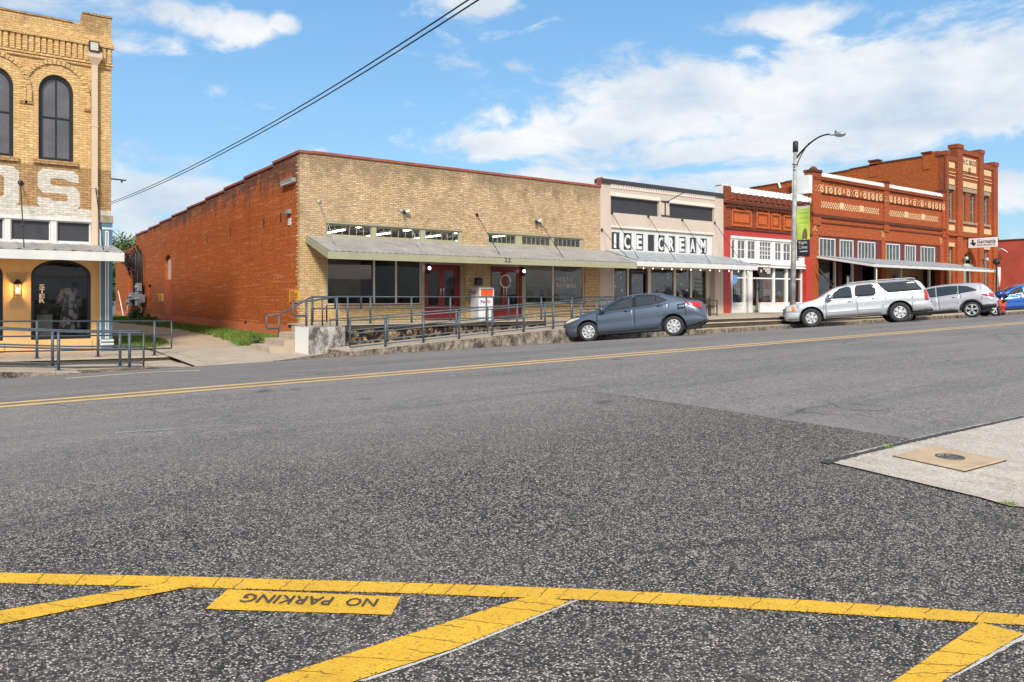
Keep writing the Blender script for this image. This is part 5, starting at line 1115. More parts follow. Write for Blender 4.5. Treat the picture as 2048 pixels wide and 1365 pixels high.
mb = MB().mat('redpaint'); mb.panel([(x0, zw), (xg0-.0, zw), (xg0, zr0), (xg1, zr0), (xg1, zw), (x1, zw), (x1, zr1), (x0, zr1)], [], FACE-.02, FACE+.34); mb.box(xg1-.001, xg1+.03, FACE-.10, FACE-.021, zw, zr0); mb.build('red_surround', RB)
gz1, gz0 = Z(q2(245), 479.6), Z(q2(245), 517)
grp = [(245, 290, 1, 2), (315, 405, 2, 2), (430, 520, 2, 2), (566, 700, 4, 4), (742, 816, 2, 2), (836, 922, 2, 2), (965, 1022, 2, 2)]
mb = MB().mat('white'); mb.panel(rp(xg0+.003, xg1-.003, Z(1462, 533), zr0-.003), [rp(X(q2(a)), X(q2(b)), gz0, gz1) for a, b, _, _ in grp], FACE+.0, FACE+.14)
mb.box(xg0, xg1, FACE-.07, FACE-.001, zr0-.14, zr0-.02); mb.box(xg0, xg1, FACE-.08, FACE-.001, Z(1462, 527), Z(1462, 524)); mb.box(xg0, xg1, FACE-.10, FACE-.001, Z(1462, 533), Z(1462, 530)); mb.build('window_band', RB)
for a, b, nx_, ny_ in grp: window(RB, X(q2(a))+.003, X(q2(b))-.003, gz0+.003, gz1-.003, FACE+.03, .035, nx_, ny_, 'white', 'upglass', .035, .08, name='transom')
zsh = Z(1462, 533); ys_ = FACE+.25
mb = MB().mat('white')
for ua, ub_ in ((1460.5, 1462), (1485, 1488.5), (1494, 1502), (1544, 1547), (1569, 1573), (1600, 1609)): mb.box(X(ua, ys_), X(ub_, ys_), ys_-.1, ys_+.1, zw, zsh-.002)
for ua, ub_ in ((1462, 1491), (1519, 1570), (1573, 1600)): a, b = X(ua, ys_), X(ub_, ys_); mb.panel(rp(a, b, zw, zw+.52), [rp(a+.08, b-.08, zw+.08, zw+.44)], ys_-.06, ys_+.08); mb.box(a+.081, b-.081, ys_-.03, ys_+.05, zw+.081, zw+.439); mb.box(a-.02, b+.02, ys_-.09, ys_+.10, zw+.521, zw+.58)
mb.box(X(1462, ys_), X(1600, ys_), ys_-.05, ys_+.08, zsh-.62, zsh-.55)
mb.build('shopfront_frame', RB)
MB().mat('glass').box(X(1462, ys_), X(1485, ys_), ys_, ys_+.008, zw+.58, zsh-.01).build('pane', RB); MB().mat('glass').box(X(1519, ys_), X(1600, ys_), ys_, ys_+.008, zw+.58, zsh-.01).build('pane', RB)
door(RB, X(1502, ys_+.6), X(1517, ys_+.6), zw, zsh-.5, ys_+.6, 'offwhite', 'glass', .14, .2, 1)
room(RB, x0+.36, x1-.36, ys_+.12, 33, zw, zsh+.4, 'interior', 'interior_dark', 'wood')
mb = MB().mat('shingle'); mb.box(x0+.02, x1-.01, FACE+.36, 48, zp1-.7, zp1-.6); mb.box(BX1+.31, X(1447)-.31, FACE+.36, 48, zc-.9, zc-.8); mb.build('roof', RB)
zt_ = zw+.58
for u, lbl in ((1552, 'round pumpkin on the window ledge left of the pile in the red shop'), (1529, 'dull pumpkin on the window ledge near the hanging poster in the red shop'), (1563, 'pumpkin half hidden in the yellow leaves in the red shop window')):
    x = X(u, ys_+.3); mb = MB().mat('pumpkin'); n = 20; base = len(mb.v); mb.smooth = True
    for i in range(9):
        th = math.pi*i/8
        for j in range(n): ph = 2*math.pi*j/n; r = .17*math.sin(th)*(1-.10*abs(math.sin(4*ph))); mb.v.append((x+r*math.cos(ph), ys_+.3+r*math.sin(ph), zt_+.12-.12*math.cos(th)))
    for i in range(8):
        for j in range(n): a = i*n+j; b = i*n+(j+1) % n; mb.face([a, b, b+n, a+n])
    mb.smooth = False; mb.mat('bark'); mb.tube([(x, ys_+.3, zt_+.22), (x+.02, ys_+.3, zt_+.28)], .018, 6, .012); mb.build('pumpkin', None, lbl, 'pumpkin', 'pumpkins in the red shop window')
mb = MB().mat(flat('yellow_leaf', (.75, .42, .07), .8, 0, .3, 9)); leafball(mb, (X(1567, ys_+.3), ys_+.3, zt_+.10), (.5, .2, .14), 220, .05); leafball(mb, (X(1474, ys_+.3), ys_+.3, zt_+.06), (.5, .2, .09), 160, .05); mb.build('leaf_garland', None, 'heap of yellow autumn leaves along the red shop window ledges', 'garland', fixn=False)
for u, v0, v1, w2, c_, lb in ((1525, 559, 593, 14, flat('orange_poster', (.62, .22, .12), .7, 0, .5, 3), 'tall pale and orange poster hanging in the red shop window'), (1466, 557, 590, 12, flat('pink_poster', (.60, .30, .22), .7, 0, .35, 4), 'tall pink poster in the narrow left window of the red shop')):
    a, b = X(u, ys_+.1), X(u+w2, ys_+.1); z1_, z0_ = Z(u, v0, ys_+.1), Z(u, v1, ys_+.1); mb = MB().mat('paper'); mb.box(a, b, ys_+.03, ys_+.04, z0_, z1_); mb.mat(c_); mb.box(a+.06, b-.06, ys_+.024, ys_+.029, z0_+(z1_-z0_)*.42, z1_-.08); mb.build('poster', None, lb, 'poster')
a, b = X(1461.5, ys_), X(1471, ys_); mb = MB().mat(flat('sky_blue_cloth', (.12, .27, .60), .7, 0, .4, 6)); z1_, z0_ = Z(1462, 550, ys_), Z(1462, 572, ys_); mb.panel([(a, z1_), (b, z1_-.05), (b-.05, z0_+.25), (a+.12, z0_), (a, z0_+.1)], [], ys_-.14, ys_-.12); mb.build('flag', None, 'small blue flag hanging at the left edge of the red shop window', 'flag')
x = X(1559, ys_+.5); mb = MB().mat('boxgrey'); mb.lathe([(0, 0), (.15, .05), (.24, .28), (.15, .5), (0, .55)], (x, ys_+.5, zt_+.12), n=14); mb.tube([(x, ys_+.5, zt_), (x, ys_+.5, zt_+.14)], .05, 6); mb.build('silver_vase', None, 'grey round vase behind the pumpkins in the red shop window', 'vase')
# small hanging signboard
a, b = X(1516, 23.6), X(1541, 23.6); z1_, z0_ = Z(1528, 535, 23.6), Z(1528, 549.5, 23.6); hs = empty('hanging_sign', ((a+b)/2, 23.6, z0_), 'dark brown hanging board with pale lettering in front of the red shop', 'sign')
mb = MB().mat(flat('dark_brown_board', (.045, .022, .014), .6)); mb.box(a, b, 23.57, 23.62, z0_, z1_); mb.build('board', hs)
mb = MB().mat('paper'); 
for k in range(3): zz = z1_-(z1_-z0_)*(.24+.26*k); mb.box(a+(b-a)*.38+.05*k*3, b-.06, 23.562, 23.569, zz-.035, zz+.035)
mb.lathe([(0, -.004), (.09, -.004), (.09, 0)], (a+.22, 23.569, (z0_+z1_)/2-.03), 'y', 14); mb.build('emblem', hs)
mb = MB().mat('iron')
for x in (a+.15, b-.15): mb.tube([(x, 23.6, z1_), (x, 23.6, z1_+.15)], .01, 5)
mb.tube([(a, 23.6, z1_+.15), (b, 23.6, z1_+.15)], .018, 5); mb.tube([((a+b)/2, 23.6, z1_+.15), ((a+b)/2, FACE-.05, z1_+.3)], .018, 5); mb.build('hanger', hs)
# ================================================================== 5 ornate two-bay building
OB = empty('ornate_building', (48, FACE, .7), 'ornate red brick double shop with cream rosette frieze and checkered belts', 'building')
x0, x1 = X(1624), X(1890)-.002; q3 = lambda z: 1600+z/4.571; zw = .7
zc = Z(1642, 357); zl = Z(1640, 471); zh = Z(1636, 521)
xp0, xp1 = X(1637), X(1881); xm0, xm1 = X(1764), X(1772)
wn = [(180, 330, 4), (370, 495, 4), (535, 695, 5), (790, 920, 4), (965, 1065, 4), (1110, 1240, 4)]
wz1, wz0 = Z(1640, 475.5), Z(1640, 514)
mb = MB().mat('ornbrick'); mb.panel([(x0, zl), (x1, zl), (x1, zc), (x0, zc)], [], FACE, FACE+.4)
mb.box(x0, xp0, FACE, FACE+.4, zw-.3, zl-.001); mb.box(xm0, xm1, FACE, FACE+.4, zw-.3, zl-.001); mb.box(xp1, x1, FACE, FACE+.4, zw-.3, zl-.001)
def pier(a, b, zt_, y=FACE-.08): mb.box(a, b, y, FACE-.001, zl+.6, zt_)
pier(x0, X(1640)-.0, Z(1632, 345)); pier(X(1766.5), X(1776), Z(1770, 366)); pier(X(1883.5), x1, Z(1887, 385))
mb.box(x0-.0, X(1640), FACE+.0, FACE+.5, zc+.001, Z(1632, 345)); mb.box(X(1766.5), X(1776), FACE, FACE+.4, zc+.001, Z(1770, 366)); mb.box(X(1883.5), x1, FACE, FACE+.5, zc+.001, Z(1887, 385))
mb.box(x0, x1, FACE-.13, FACE-.081, zc-.10, zc-.0); mb.box(x0, x1, FACE-.16, FACE-.0805, zc-.0, zc+.08)
mb.box(x0+.0, x0+.4, FACE+.41, 48, .4, zc-.4); mb.box(x1-.4, x1-.05, FACE+.41, 48, .4, zc-.4)
mb.build('front_wall', OB)
mb = MB().mat('ornmold'); 
mb.box(x0-.04, X(1640)+.04, FACE-.14, FACE+.54, Z(1632, 345)+.001, Z(1632, 340)); mb.lathe([(.30, 0), (.24, .12), (.12, .20), (0, .23)], ((x0+X(1640))/2, FACE+.2, Z(1632, 340)+.001), n=4)
mb.box(X(1766.5)-.04, X(1776)+.04, FACE-.14, FACE+.44, Z(1770, 366)+.001, Z(1770, 363)); mb.box(X(1883.5)-.04, x1, FACE-.14, FACE+.54, Z(1887, 385)+.001, Z(1887, 381))
zz = Z(1628, 431); mb.box(x0, x1, FACE-.09, FACE-.001, zz-.09, zz+.09); mb.box(x0, x1, FACE-.05, FACE-.001, zz-.42, zz-.35); zz = Z(1640, 386); mb.box(x0, x1, FACE-.07, FACE-.001, zz-.04, zz+.05)
mb.build('ledge', OB)
mb = MB().mat('white')
for a, b in ((X(1641), X(1766)), (X(1777), X(1883))):
    mb.box(a, b, FACE-.09, FACE+.5, zc+.081, zc+.26); k = a
    while k < b-.2: mb.box(k, k+.16, FACE-.10, FACE+.52, zc+.261, zc+.32); k += .3
mb.box(x0-.32, x0-.002, FACE-.02, FACE+1.1, Z(1618, 386), Z(1618, 350)); mb.box(x0-1.4, x0-.002, FACE+.46, FACE+.42, Z(1616, 398), Z(1616, 388)); mb.build('white_coping', OB)
mb = MB().mat('stone'); mb.box(X(1840), X(1862), FACE+2.0, FACE+2.2, zc+.1, zc+.8) if False else None
fz = (Z(1640, 370), Z(1640, 382)) ; zf0, zf1 = Z(1640, 384), Z(1640, 371); zm = (zf0+zf1)/2; hh = (zf1-zf0)
def rosette(mb, x, z, r): mb.panel([(x+r*math.cos(2*math.pi*i/12), z+r*math.sin(2*math.pi*i/12)) for i in range(12)], [[(x+r*.45*math.cos(2*math.pi*i/12), z+r*.45*math.sin(2*math.pi*i/12)) for i in range(12)]], FACE-.10, FACE-.082)
def cross(mb, x, z, r):
    for s in (-1, 1):
        for k in (-1, 0, 1): mb.panel([(x+k*r*.8-.05, z+s*k*r*.8), (x+k*r*.8, z+s*k*r*.8-.05), (x+k*r*.8+.05, z+s*k*r*.8), (x+k*r*.8, z+s*k*r*.8+.05)], [], FACE-.10, FACE-.082) if not (k == 0 and s == 1) else None
# the frieze sits on a raised band between piers
for (a, b) in ((X(1626), X(1764)), (X(1766), X(1889))):
    mb = MB().mat('ornbrick'); mb.box(a, b, FACE-.0815, FACE-.001, zf0-.03, zf1+.06); mb.mat('stone'); W_ = b-a; pat = 'XO|O|O:OXO:O|O|O'; n = len(pat)
    for i, c_ in enumerate(pat):
        x = a+W_*(i+.6)/(n+.3)
        if c_ == 'O': rosette(mb, x, zm-.05, .19)
        elif c_ == 'X': cross(mb, x, zm-.03, .17)
        elif c_ == '|': mb.box(x-.08, x+.08, FACE-.10, FACE-.082, zm-.26, zm+.20)
        else: mb.box(x-.05, x+.05, FACE-.10, FACE-.082, zm-.1, zm+.15)
        if c_ == 'O':
            for k in range(5): mb.box(x-.24+.1*k, x-.18+.1*k, FACE-.10, FACE-.082, zf1-.03, zf1+.025)
    mb.build('frieze', OB)
for (ua, ub_) in ((1636, 1758.6), (1771.7, 1876.7)):
    a, b = X(ua), X(ub_); z0_, z1_ = Z(1636, 412.5), Z(1636, 400); mb = MB().mat('stone'); cs = .13; nx_ = int((b-a)/cs); nz = int((z1_-z0_)/cs)
    mb.box(a+(b-a)*.335, a+(b-a)*.40, FACE-.016, FACE-.001, z0_, z1_); mb.box(a+(b-a)*.66, a+(b-a)*.725, FACE-.016, FACE-.001, z0_, z1_)
    for i in range(nx_):
        for j in range(nz+1):
            if (i+j) % 2 == 0:
                x = a+(i+.5)*cs; z = z0_+j*cs; h_ = cs*.78; mb.add([(x-h_, FACE-.012, z), (x, FACE-.012, z-h_*.8), (x+h_, FACE-.012, z), (x, FACE-.012, z+h_*.8)], [(0, 1, 2, 3)])
    mb.build('checkered_belt', OB)
mb = MB().mat('stone')
for u, v in ((1630, 455), (1766, 469), (1882, 482)):
    x, z = X(u), Z(u, v)
    for k in range(-2, 3):
        for s in (-1, 1):
            if abs(k) != 1 or s: mb.box(x+k*.07-.035, x+k*.07+.035, FACE-.012, FACE-.0005 if s > 0 else FACE-.001, z+s*abs(k)*.08-.035, z+s*abs(k)*.08+.035) if k or s > 0 else None
mb.build('brick_motif', OB)
dr = flat('maroon_paint', (.13, .022, .02), .6, 0, .2, 3)
mb = MB().mat(dr)
for a, b, wl in ((xp0, xm0, wn[:3]), (xm1, xp1, wn[3:])): mb.panel(rp(a, b, zh, zl), [rp(X(q3(p)), X(q3(r)), wz0, wz1) for p, r, _ in wl], FACE+.06, FACE+.2)
mb.build('transom_frame', OB)
for p, r, k in wn: window(OB, X(q3(p))+.004, X(q3(r))-.004, wz0+.004, wz1-.004, FACE+.04, .07, k, 1, 'offwhite', 'greenglass', .035, .1, name='transom')
# shop front below: dark recess, posts and a door
mb = MB().mat('offwhite')
for u in (1668, 1703, 1750, 1800, 1857): mb.box(X(u, FACE+.3), X(u+2.6, FACE+.3), FACE+.25, FACE+.37, zw, zh)
build_each(mb, 'post', OB)
mb = MB().mat(flat('tan_inner_wall', (.36, .23, .12), .8, 0, .2, 1)); mb.box(X(1770, 26.3), X(1860, 26.3), 26.3, 26.4, zw, zh); mb.mat(dr); mb.box(X(1676, 26.2), X(1684, 26.2), 26.2, 26.3, zw, zh); mb.box(X(1706, 26.2), X(1725, 26.2), 26.2, 26.3, zw, zh); mb.build('recess_wall', OB)
for u in (1822, 1790, 1692): door(OB, X(u, 26.1), X(u+13, 26.1), zw, zw+2.3, 26.1, 'black', 'glassdark', .12, .2, 1)
MB().mat('glassdark').box(xp0, X(1668), FACE+.28, FACE+.288, zw+.4, zh).build('pane', OB)
mb = MB().mat('creamtrim'); zz0, zz1 = Z(1648, 556, FACE+.27), Z(1648, 548.5, FACE+.27)
for i, ch in enumerate('SHE'): xa_ = X(1642.5+i*4.3, FACE+.27); xb_ = X(1646+i*4.3, FACE+.27); text_on(mb, ch, lambda a, b: (xa_+(xb_-xa_)*a, FACE+.275, zz0+(zz1-zz0)*b), .01)
mb.build('window_lettering', OB)
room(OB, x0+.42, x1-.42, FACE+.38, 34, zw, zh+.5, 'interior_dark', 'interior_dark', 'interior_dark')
mb = MB().mat('shingle'); mb.box(x0+.4, x1-.01, FACE+.42, 48, zc-1.0, zc-.9); mb.build('roof', OB)
# black folded umbrella leaning at the pier
mb = MB().mat('ink'); x = X(1641, 24.6); z0_ = zw; mb.tube([(x, 24.7, Z(1641, 538, 24.7)), (x+.5, 24.2, z0_+1.5), (x+.9, 24.0, z0_+.1)], .06, 7, .03); mb.tube([(x+.1, 24.7, Z(1641, 546, 24.7)), (x+1.0, 24.3, z0_+1.6)], .05, 7, .02); mb.build('folded_banner', None, 'dark folded cloth banner leaning at the left pier of the ornate building', 'banner')
# awning: long sheets reaching out over the walk
yf_ = 21.6; zA = Z(1638, 513); zF = Z(1752, 536, yf_)+.06
awning(OB, X(1634), X(1995, yf_), FACE-.001, yf_, zA, zF+.12, .13, 'offwhite', 'bluemetal', 1.0, 'offwhite')
for u, ue in ((1790, 0), (1925, 0)): rod(OB, (X(1935)-.6*(0 if ue else 1)*(1940-u)/40, FACE-.02, Z(1925, 520)), (X(u, yf_+.4), yf_+.4, zF+.3), .012) if u > 1900 else None
mb = MB().mat('offwhite'); px_ = X(1993, yf_+.1); mb.tube([(px_, yf_+.1, .85), (px_, yf_+.1, zF)], .06, 8); mb.tube([(X(1753, yf_+.1), yf_+.1, .8), (X(1753, yf_+.1), yf_+.1, zF)], .035, 8); build_each(mb, 'awning_post', OB)
# ================================================================== 6 tall red brick building with stone panels
HB = empty('tall_building', (60.7, FACE, .7), 'tall two storey red brick building with buff stone panels and stepped gable', 'building')
x0, x1 = X(1890), X(1992); zb = .6
zl_ = Z(1893, 311); zr_ = zl_; zm_ = Z(1925, 299)
b1, b2, b3, b4 = X(1911.5), X(1922), X(1955.5), X(1964)
# openings
W1 = (X(1892.5), X(1907), Z(1900, 440), Z(1900, 379.5)); W2 = (X(1923.5), X(1931.5), W1[2], W1[3]); W3 = (X(1941), X(1950.5), W1[2], W1[3]); W4 = (X(1965.5), X(1977), W1[2], W1[3])
g1 = (X(1892.5), X(1906), .9, Z(1900, 494)); g4 = (X(1965), X(1977), .9, g1[3]); gd = (X(1924), X(1948.5)); gs, gt_ = Z(1936, 529), Z(1936, 506)
mb = MB().mat('ornbrick'); mb.panel([(x0, zb), (x1, zb), (x1, zr_), (b4, zr_), (b4, zm_), (b1, zm_), (b1, zl_), (x0, zl_)], [rp(*W1), rp(*W2), rp(*W3), rp(*W4), rp(*g1), rp(*g4), arch(gd[0], gd[1], zb+.2, gs, gt_)], FACE, FACE+.45)
for a, b, zt_ in ((x0-.05, x0+.28, Z(1889, 302)), (b1, b2, Z(1912, 289)), (b3, b4, Z(1912, 289)), (x1-.75, x1, Z(1889, 302))):
    mb.box(a, b, FACE-.14, FACE-.001, zb, zt_); mb.box(a, b, FACE+.0, FACE+.45, (zm_ if a in (b1, b3) else zl_)+.001, zt_)
    mb.box(a-.04, b+.04, FACE-.19, FACE+.54, zt_-.28, zt_+.02)
mb.box(x0+.28, b1, FACE-.10, FACE-.001, zl_-.35, zl_-.02); mb.box(b2, b3, FACE-.10, FACE-.001, zm_-.35, zm_-.02); mb.box(b4, x1-.75, FACE-.10, FACE-.001, zl_-.35, zl_-.02)
zz = Z(1900, 469); mb.box(x0, x1, FACE-.20, FACE-.141, zz-.1, zz+.05)
mb.panel([(gd[0]-.45+0, gs-.1), (gd[0]-.1, gs-.1)]+[((gd[0]+gd[1])/2-((gd[1]-gd[0])/2+.1)*math.cos(math.pi*i/12), gs+(gt_-gs+.1)*math.sin(math.pi*i/12)) for i in range(13)]+[(gd[1]+.1, gs-.1), (gd[1]+.45, gs-.1)]+[((gd[0]+gd[1])/2+((gd[1]-gd[0])/2+.45)*math.cos(math.pi*i/12), gs+(gt_-gs+.42)*math.sin(math.pi*i/12)) for i in range(13)], [], FACE-.07, FACE-.001)
mb.build('front_wall', HB)
mb = MB().mat('stone'); bays = ((x0+.30, b1-.12), (b2+.1, b3-.1), (b4+.1, x1-.85))
for i, (a, b) in enumerate(bays):
    for v0, v1 in ((357.7, 369), (450, 461)): mb.box(a+.1, b-.1, FACE-.03, FACE-.001, Z(1900, v1), Z(1900, v0))
    for v in (344, 350.5): mb.box(a, b, FACE-.05, FACE-.001, Z(1900, v+.9), Z(1900, v-.7))
    if i != 1: mb.box(a+.1, b-.1, FACE-.03, FACE-.001, Z(1900, 336), Z(1900, 324))
ta, tb, tz0_, tz1_ = X(1924.6), X(1951.5), Z(1925, 342), Z(1925, 314.6); mb.box(ta, tb, FACE-.03, FACE-.001, tz0_, tz1_); build_each(mb, 'stone_panel', HB)
mb = MB().mat('greystone')
for a, b in ((W1[0]-.15, W1[1]+.15), (W2[0]-.15, W3[1]+.15), (W4[0]-.15, W4[1]+.15)): mb.box(a, b, FACE-.06, FACE-.001, W1[3]+.02, W1[3]+.30); mb.box(a, b, FACE-.10, FACE-.001, W1[2]-.18, W1[2]-.01)
mb.mat('stone'); 
for g in (g1, g4): mb.box(g[0]-.12, g[1]+.12, FACE-.06, FACE-.001, g[3]+.02, g[3]+.3)
build_each(mb, 'lintel', HB)
mb = MB().mat('ink'); text_on(mb, 'H.C. BROS', lambda a, b: (ta+.05+(tb-ta-.1)*a, FACE-.036, tz1_-.52+.40*b), .02); text_on(mb, '81', lambda a, b: ((ta+tb)/2-.22+.44*a, FACE-.036, tz1_-1.12+.44*b), .03); mb.build('date_lettering', HB)
for W in (W1, W2, W3, W4): window(HB, W[0]+.004, W[1]-.004, W[2]+.004, W[3]-.004, FACE+.15, .07, 1, 1, 'greentrim', 'greenglass', .05, .12, bars_z=[W[2]+(W[3]-W[2])*.72, W[2]+(W[3]-W[2])*.36])
for W in (g1, g4): window(HB, W[0]+.004, W[1]-.004, W[2]+.004, W[3]-.004, FACE+.15, .09, 1, 1, 'greentrim', 'greenglass', .06, .12, bars_z=[W[3]-.8, W[3]-.95])
window(HB, gd[0]+.004, gd[1]-.004, gs, gt_-.004, FACE+.2, .08, 2, 1, 'greentrim', 'glassdark', .05, .12, zs=gs+.05, name='fanlight'); mb = MB().mat('offwhite'); mb.box(gd[0], gd[1], FACE+.1, FACE+.3, gs-.14, gs-.001); mb.build('door_lintel', HB)
m_ = (gd[0]+gd[1])/2; door(HB, gd[0]+.02, m_-.01, zb+.25, gs-.15, FACE+.25, 'greentrim', 'glassdark', .12, .25, 1); door(HB, m_+.01, gd[1]-.02, zb+.25, gs-.15, FACE+.25, 'greentrim', 'glassdark', .12, .25, -1)
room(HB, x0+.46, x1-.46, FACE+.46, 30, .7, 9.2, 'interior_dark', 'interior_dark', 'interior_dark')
fnH = lambda a, b, n: (x0+n, a, b)
pts = [(1883, 305), (1862, 311), (1845, 315.5), (1755, 329), (1700, 341), (1640, 353), (1570, 366), (1500, 378)]
prof = [(max(FACE+.46, YS(u, x0)), Z(u, v, YS(u, x0))) for u, v in pts]; yb_ = prof[-1][0]+8
zend = prof[-1][1]
top = [(FACE+.001, Z(1889, 302)-.1), (FACE+.45, Z(1889, 302)-.1)]
lv = [(y, z) for y, z in prof[1:]]
mb = MB().mat('ornside')
tp = [(FACE+.46, lv[0][1]+.25), (lv[0][0], lv[0][1]+.25)]
for i in range(len(lv)-1): tp += [(lv[i][0]+.001, lv[i+1][1]*.4+lv[i][1]*.6), (lv[i+1][0], lv[i+1][1])]
tp += [(yb_, zend-.2)]
mb.panel([(FACE+.46, .2), (yb_, .2)]+tp[::-1], [], 0, .45, fnH)
for ua, ub_, v in ((1861, 1845, 303), (1755, 1739, 319)):
    ya, yb2 = YS(ua, x0), YS(ub_, x0); z1_ = Z(ua, v, ya); mb.box(x0-.04, x0+.5, ya, yb2, z1_-1.3, z1_-.12); mb.mat('ornmold'); mb.box(x0-.12, x0+.58, ya-.08, yb2+.08, z1_-.119, z1_); mb.mat('ornside')
mb.box(x1-.45, x1, FACE+.46, yb_, .2, zl_-.8); mb.box(x0+.46, x1-.46, yb_-.4, yb_, .2, zl_-1.6); mb.build('side_wall', HB)
mb = MB().mat('ornmold'); mb.box(x0-.03, x0+.48, lv[2][0], yb_, 0, .01) if False else None
for i in range(1, len(lv)-1): (ya, za_), (yb2, zb_) = lv[i], lv[i+1]; za2 = zb_*.4+za_*.6; mb.hexa([(x0-.04, ya, za2+.001), (x0+.49, ya, za2+.001), (x0+.49, yb2, zb_+.001), (x0-.04, yb2, zb_+.001), (x0-.04, ya, za2+.13), (x0+.49, ya, za2+.13), (x0+.49, yb2, zb_+.13), (x0-.04, yb2, zb_+.13)])
mb.build('side_coping', HB); mb = MB().mat('shingle'); mb.box(x0+.45, x1-.45, FACE+.5, yb_-.41, zl_-1.7, zl_-1.6); mb.build('roof', HB)
mb = MB().mat('white'); ya = YS(1565, x0); yb2 = YS(1558, x0); mb.tube([(x0-.06, ya, Z(1565, 388, ya)), (x0-.06, yb2, Z(1558, 366, yb2))], .10, 6); mb.build('roof_pipe', HB)
# projecting sign
xs_ = X(1993, 23.0); sg = empty('projecting_sign', (xs_, 24, Z(1993, 495, 23.0)), 'white projecting sign with black lettering on the tall red building', 'sign')
ya, yb2 = 22.95, FACE-.15; z0_, z1_ = Z(1993, 494, 23), Z(1993, 474.5, 23)
mb = MB().mat('white'); mb.box(xs_-.05, xs_+.05, ya, yb2, z0_, z1_); mb.build('panel', sg, bevel=.01)
def sgn(mb, txt, a0, a1, b0, b1, o=.01): text_on(mb, txt, lambda a, b: (xs_-.056, yb2+(ya-yb2)*(a0+(a1-a0)*a), z0_+(z1_-z0_)*(b0+(b1-b0)*b)), o)
mb = MB().mat('ink'); sgn(mb, 'Germania', .31, .96, .42, .84, .02); sgn(mb, 'INSURANCE', .31, .94, .16, .34, .012)
tx = [(.0, .55), (.3, .55), (.3, 1), (.62, 1), (.62, .62), (1.0, .55), (.95, .3), (.62, 0), (.45, .25), (.25, .3)]
mb.add([(xs_-.056, yb2+(ya-yb2)*(.05+.22*a), z0_+(z1_-z0_)*(.14+.7*b)) for a, b in tx], [tuple(range(10))]); mb.build('lettering', sg)
mb = MB().mat('iron'); mb.tube([(xs_, ya+.1, z1_+.05), (xs_, FACE, z1_+.05)], .025, 6); mb.build('bracket', sg)
for u, v, lb in ((1921, 519, 'round floodlight left of the arched door of the tall building'), (1962, 521, 'round floodlight right of the arched door of the tall building')):
    x, z = X(u), Z(u, v); e = empty('floodlight', (x, FACE-.2, z), lb, 'light'); mb = MB().mat('galv'); mb.tube([(x, FACE-.14, z), (x-.1, FACE-.5, z+.05)], .07, 8, .14); mb.build('housing', e); MB().mat('lamp').lathe([(0, -.06), (.13, -.04), (.14, .0)], (x-.1, FACE-.48, z+.05), 'y', 12).build('lens', e)
# pole banner at the awning's end and dark lamp
px_ = X(1993, yf_-.2); e = empty('flag_pole', (px_, yf_-.2, .8), 'thin dark pole with furled red and white flag at the end of the long awning', 'flag pole'); mb = MB().mat('iron'); mb.tube([(px_, yf_-.2, .8), (px_, yf_-.2, Z(1993, 525, yf_-.2))], .05, 8); mb.lathe([(0, 0), (.2, .0), (.22, .2), (.12, .38), (0, .4)], (px_, yf_-.2, Z(1993, 529, yf_-.2)), n=12); mb.build('pole', e)
mb = MB().mat('white'); mb.tube([(px_-.02, yf_-.35, Z(1993, 536, yf_)), (px_-.1, yf_-.4, Z(1993, 560, yf_)), (px_, yf_-.35, Z(1993, 575, yf_))], .10, 7, .05); mb.mat('redpaint'); mb.tube([(px_+.08, yf_-.38, Z(1993, 540, yf_)), (px_+.06, yf_-.38, Z(1993, 590, yf_))], .08, 7); mb.build('flag', e)
# ================================================================== 7 far red wall
FB = empty('far_building', (90, 40, .8), 'plain dull red building beyond the tall one at the right edge', 'building')
mb = MB().mat('farred'); zt_ = Z(2048, 480, YS(2048, 82)); mb.box(82, 110, 24, 75, .2, zt_); mb.build('wall', FB)
mb = MB().mat('ornmold'); mb.box(81.93, 110, 23.9, 75.1, zt_+.001, zt_+.12); mb.build('coping', FB)
mb = MB().mat('white'); y = YS(2019, 82); mb.tube([(81.95, y+1.4, Z(2010, 500, y)), (81.6, y+.5, Z(2012, 497, y)), (81.5, y, Z(2018, 505, y))], .05, 6); mb.build('lamp_arm', FB)
# ================================================================== handrails
def railing(name, label, pts, posts, heights, cat='railing', group=None, r=.020, pr=.033, end0=False, end1=False, base=None, m='bluegrey', flat_posts=True):
    # pts: rail line as (x, y, z floor); heights of the bars; posts: indices t along x with floor z
    e = empty(name, (pts[0][0], pts[0][1], pts[0][2]), label, cat, group)
    def zf(x):
        for i in range(len(pts)-1):
            a, b = pts[i], pts[i+1]
            if a[0] <= x <= b[0] or b[0] <= x <= a[0]: t = (x-a[0])/(b[0]-a[0]); return a[2]+(b[2]-a[2])*t, a[1]+(b[1]-a[1])*t
        return pts[-1][2], pts[-1][1]
    for h in heights: MB().mat(m).tube([(p[0], p[1], p[2]+h) for p in pts], r, 8).build('rail', e)
    top = heights[0]; low = heights[-1]
    if end0: MB().mat(m).tube([(pts[0][0], pts[0][1], pts[0][2]+top), (pts[0][0], pts[0][1], pts[0][2]+low)], r, 8).build('end_loop', e)
    if end1: MB().mat(m).tube([(pts[-1][0], pts[-1][1], pts[-1][2]+top), (pts[-1][0], pts[-1][1], pts[-1][2]+low)], r, 8).build('end_loop', e)
    for x in posts:
        z, y = zf(x); mb = MB().mat(m); mb.tube([(x, y, z-.01), (x, y, z+top+.01)], pr, 10); mb.box(x-.07, x+.07, y-.07, y+.07, z-.005, z+.012); mb.build('post', e)
    return e
dy = 23.15
dxs = [X(u, dy) for u in (653, 741, 823, 900.6, 972.8, 1017, 1082.5, 1144.7, 1202)]
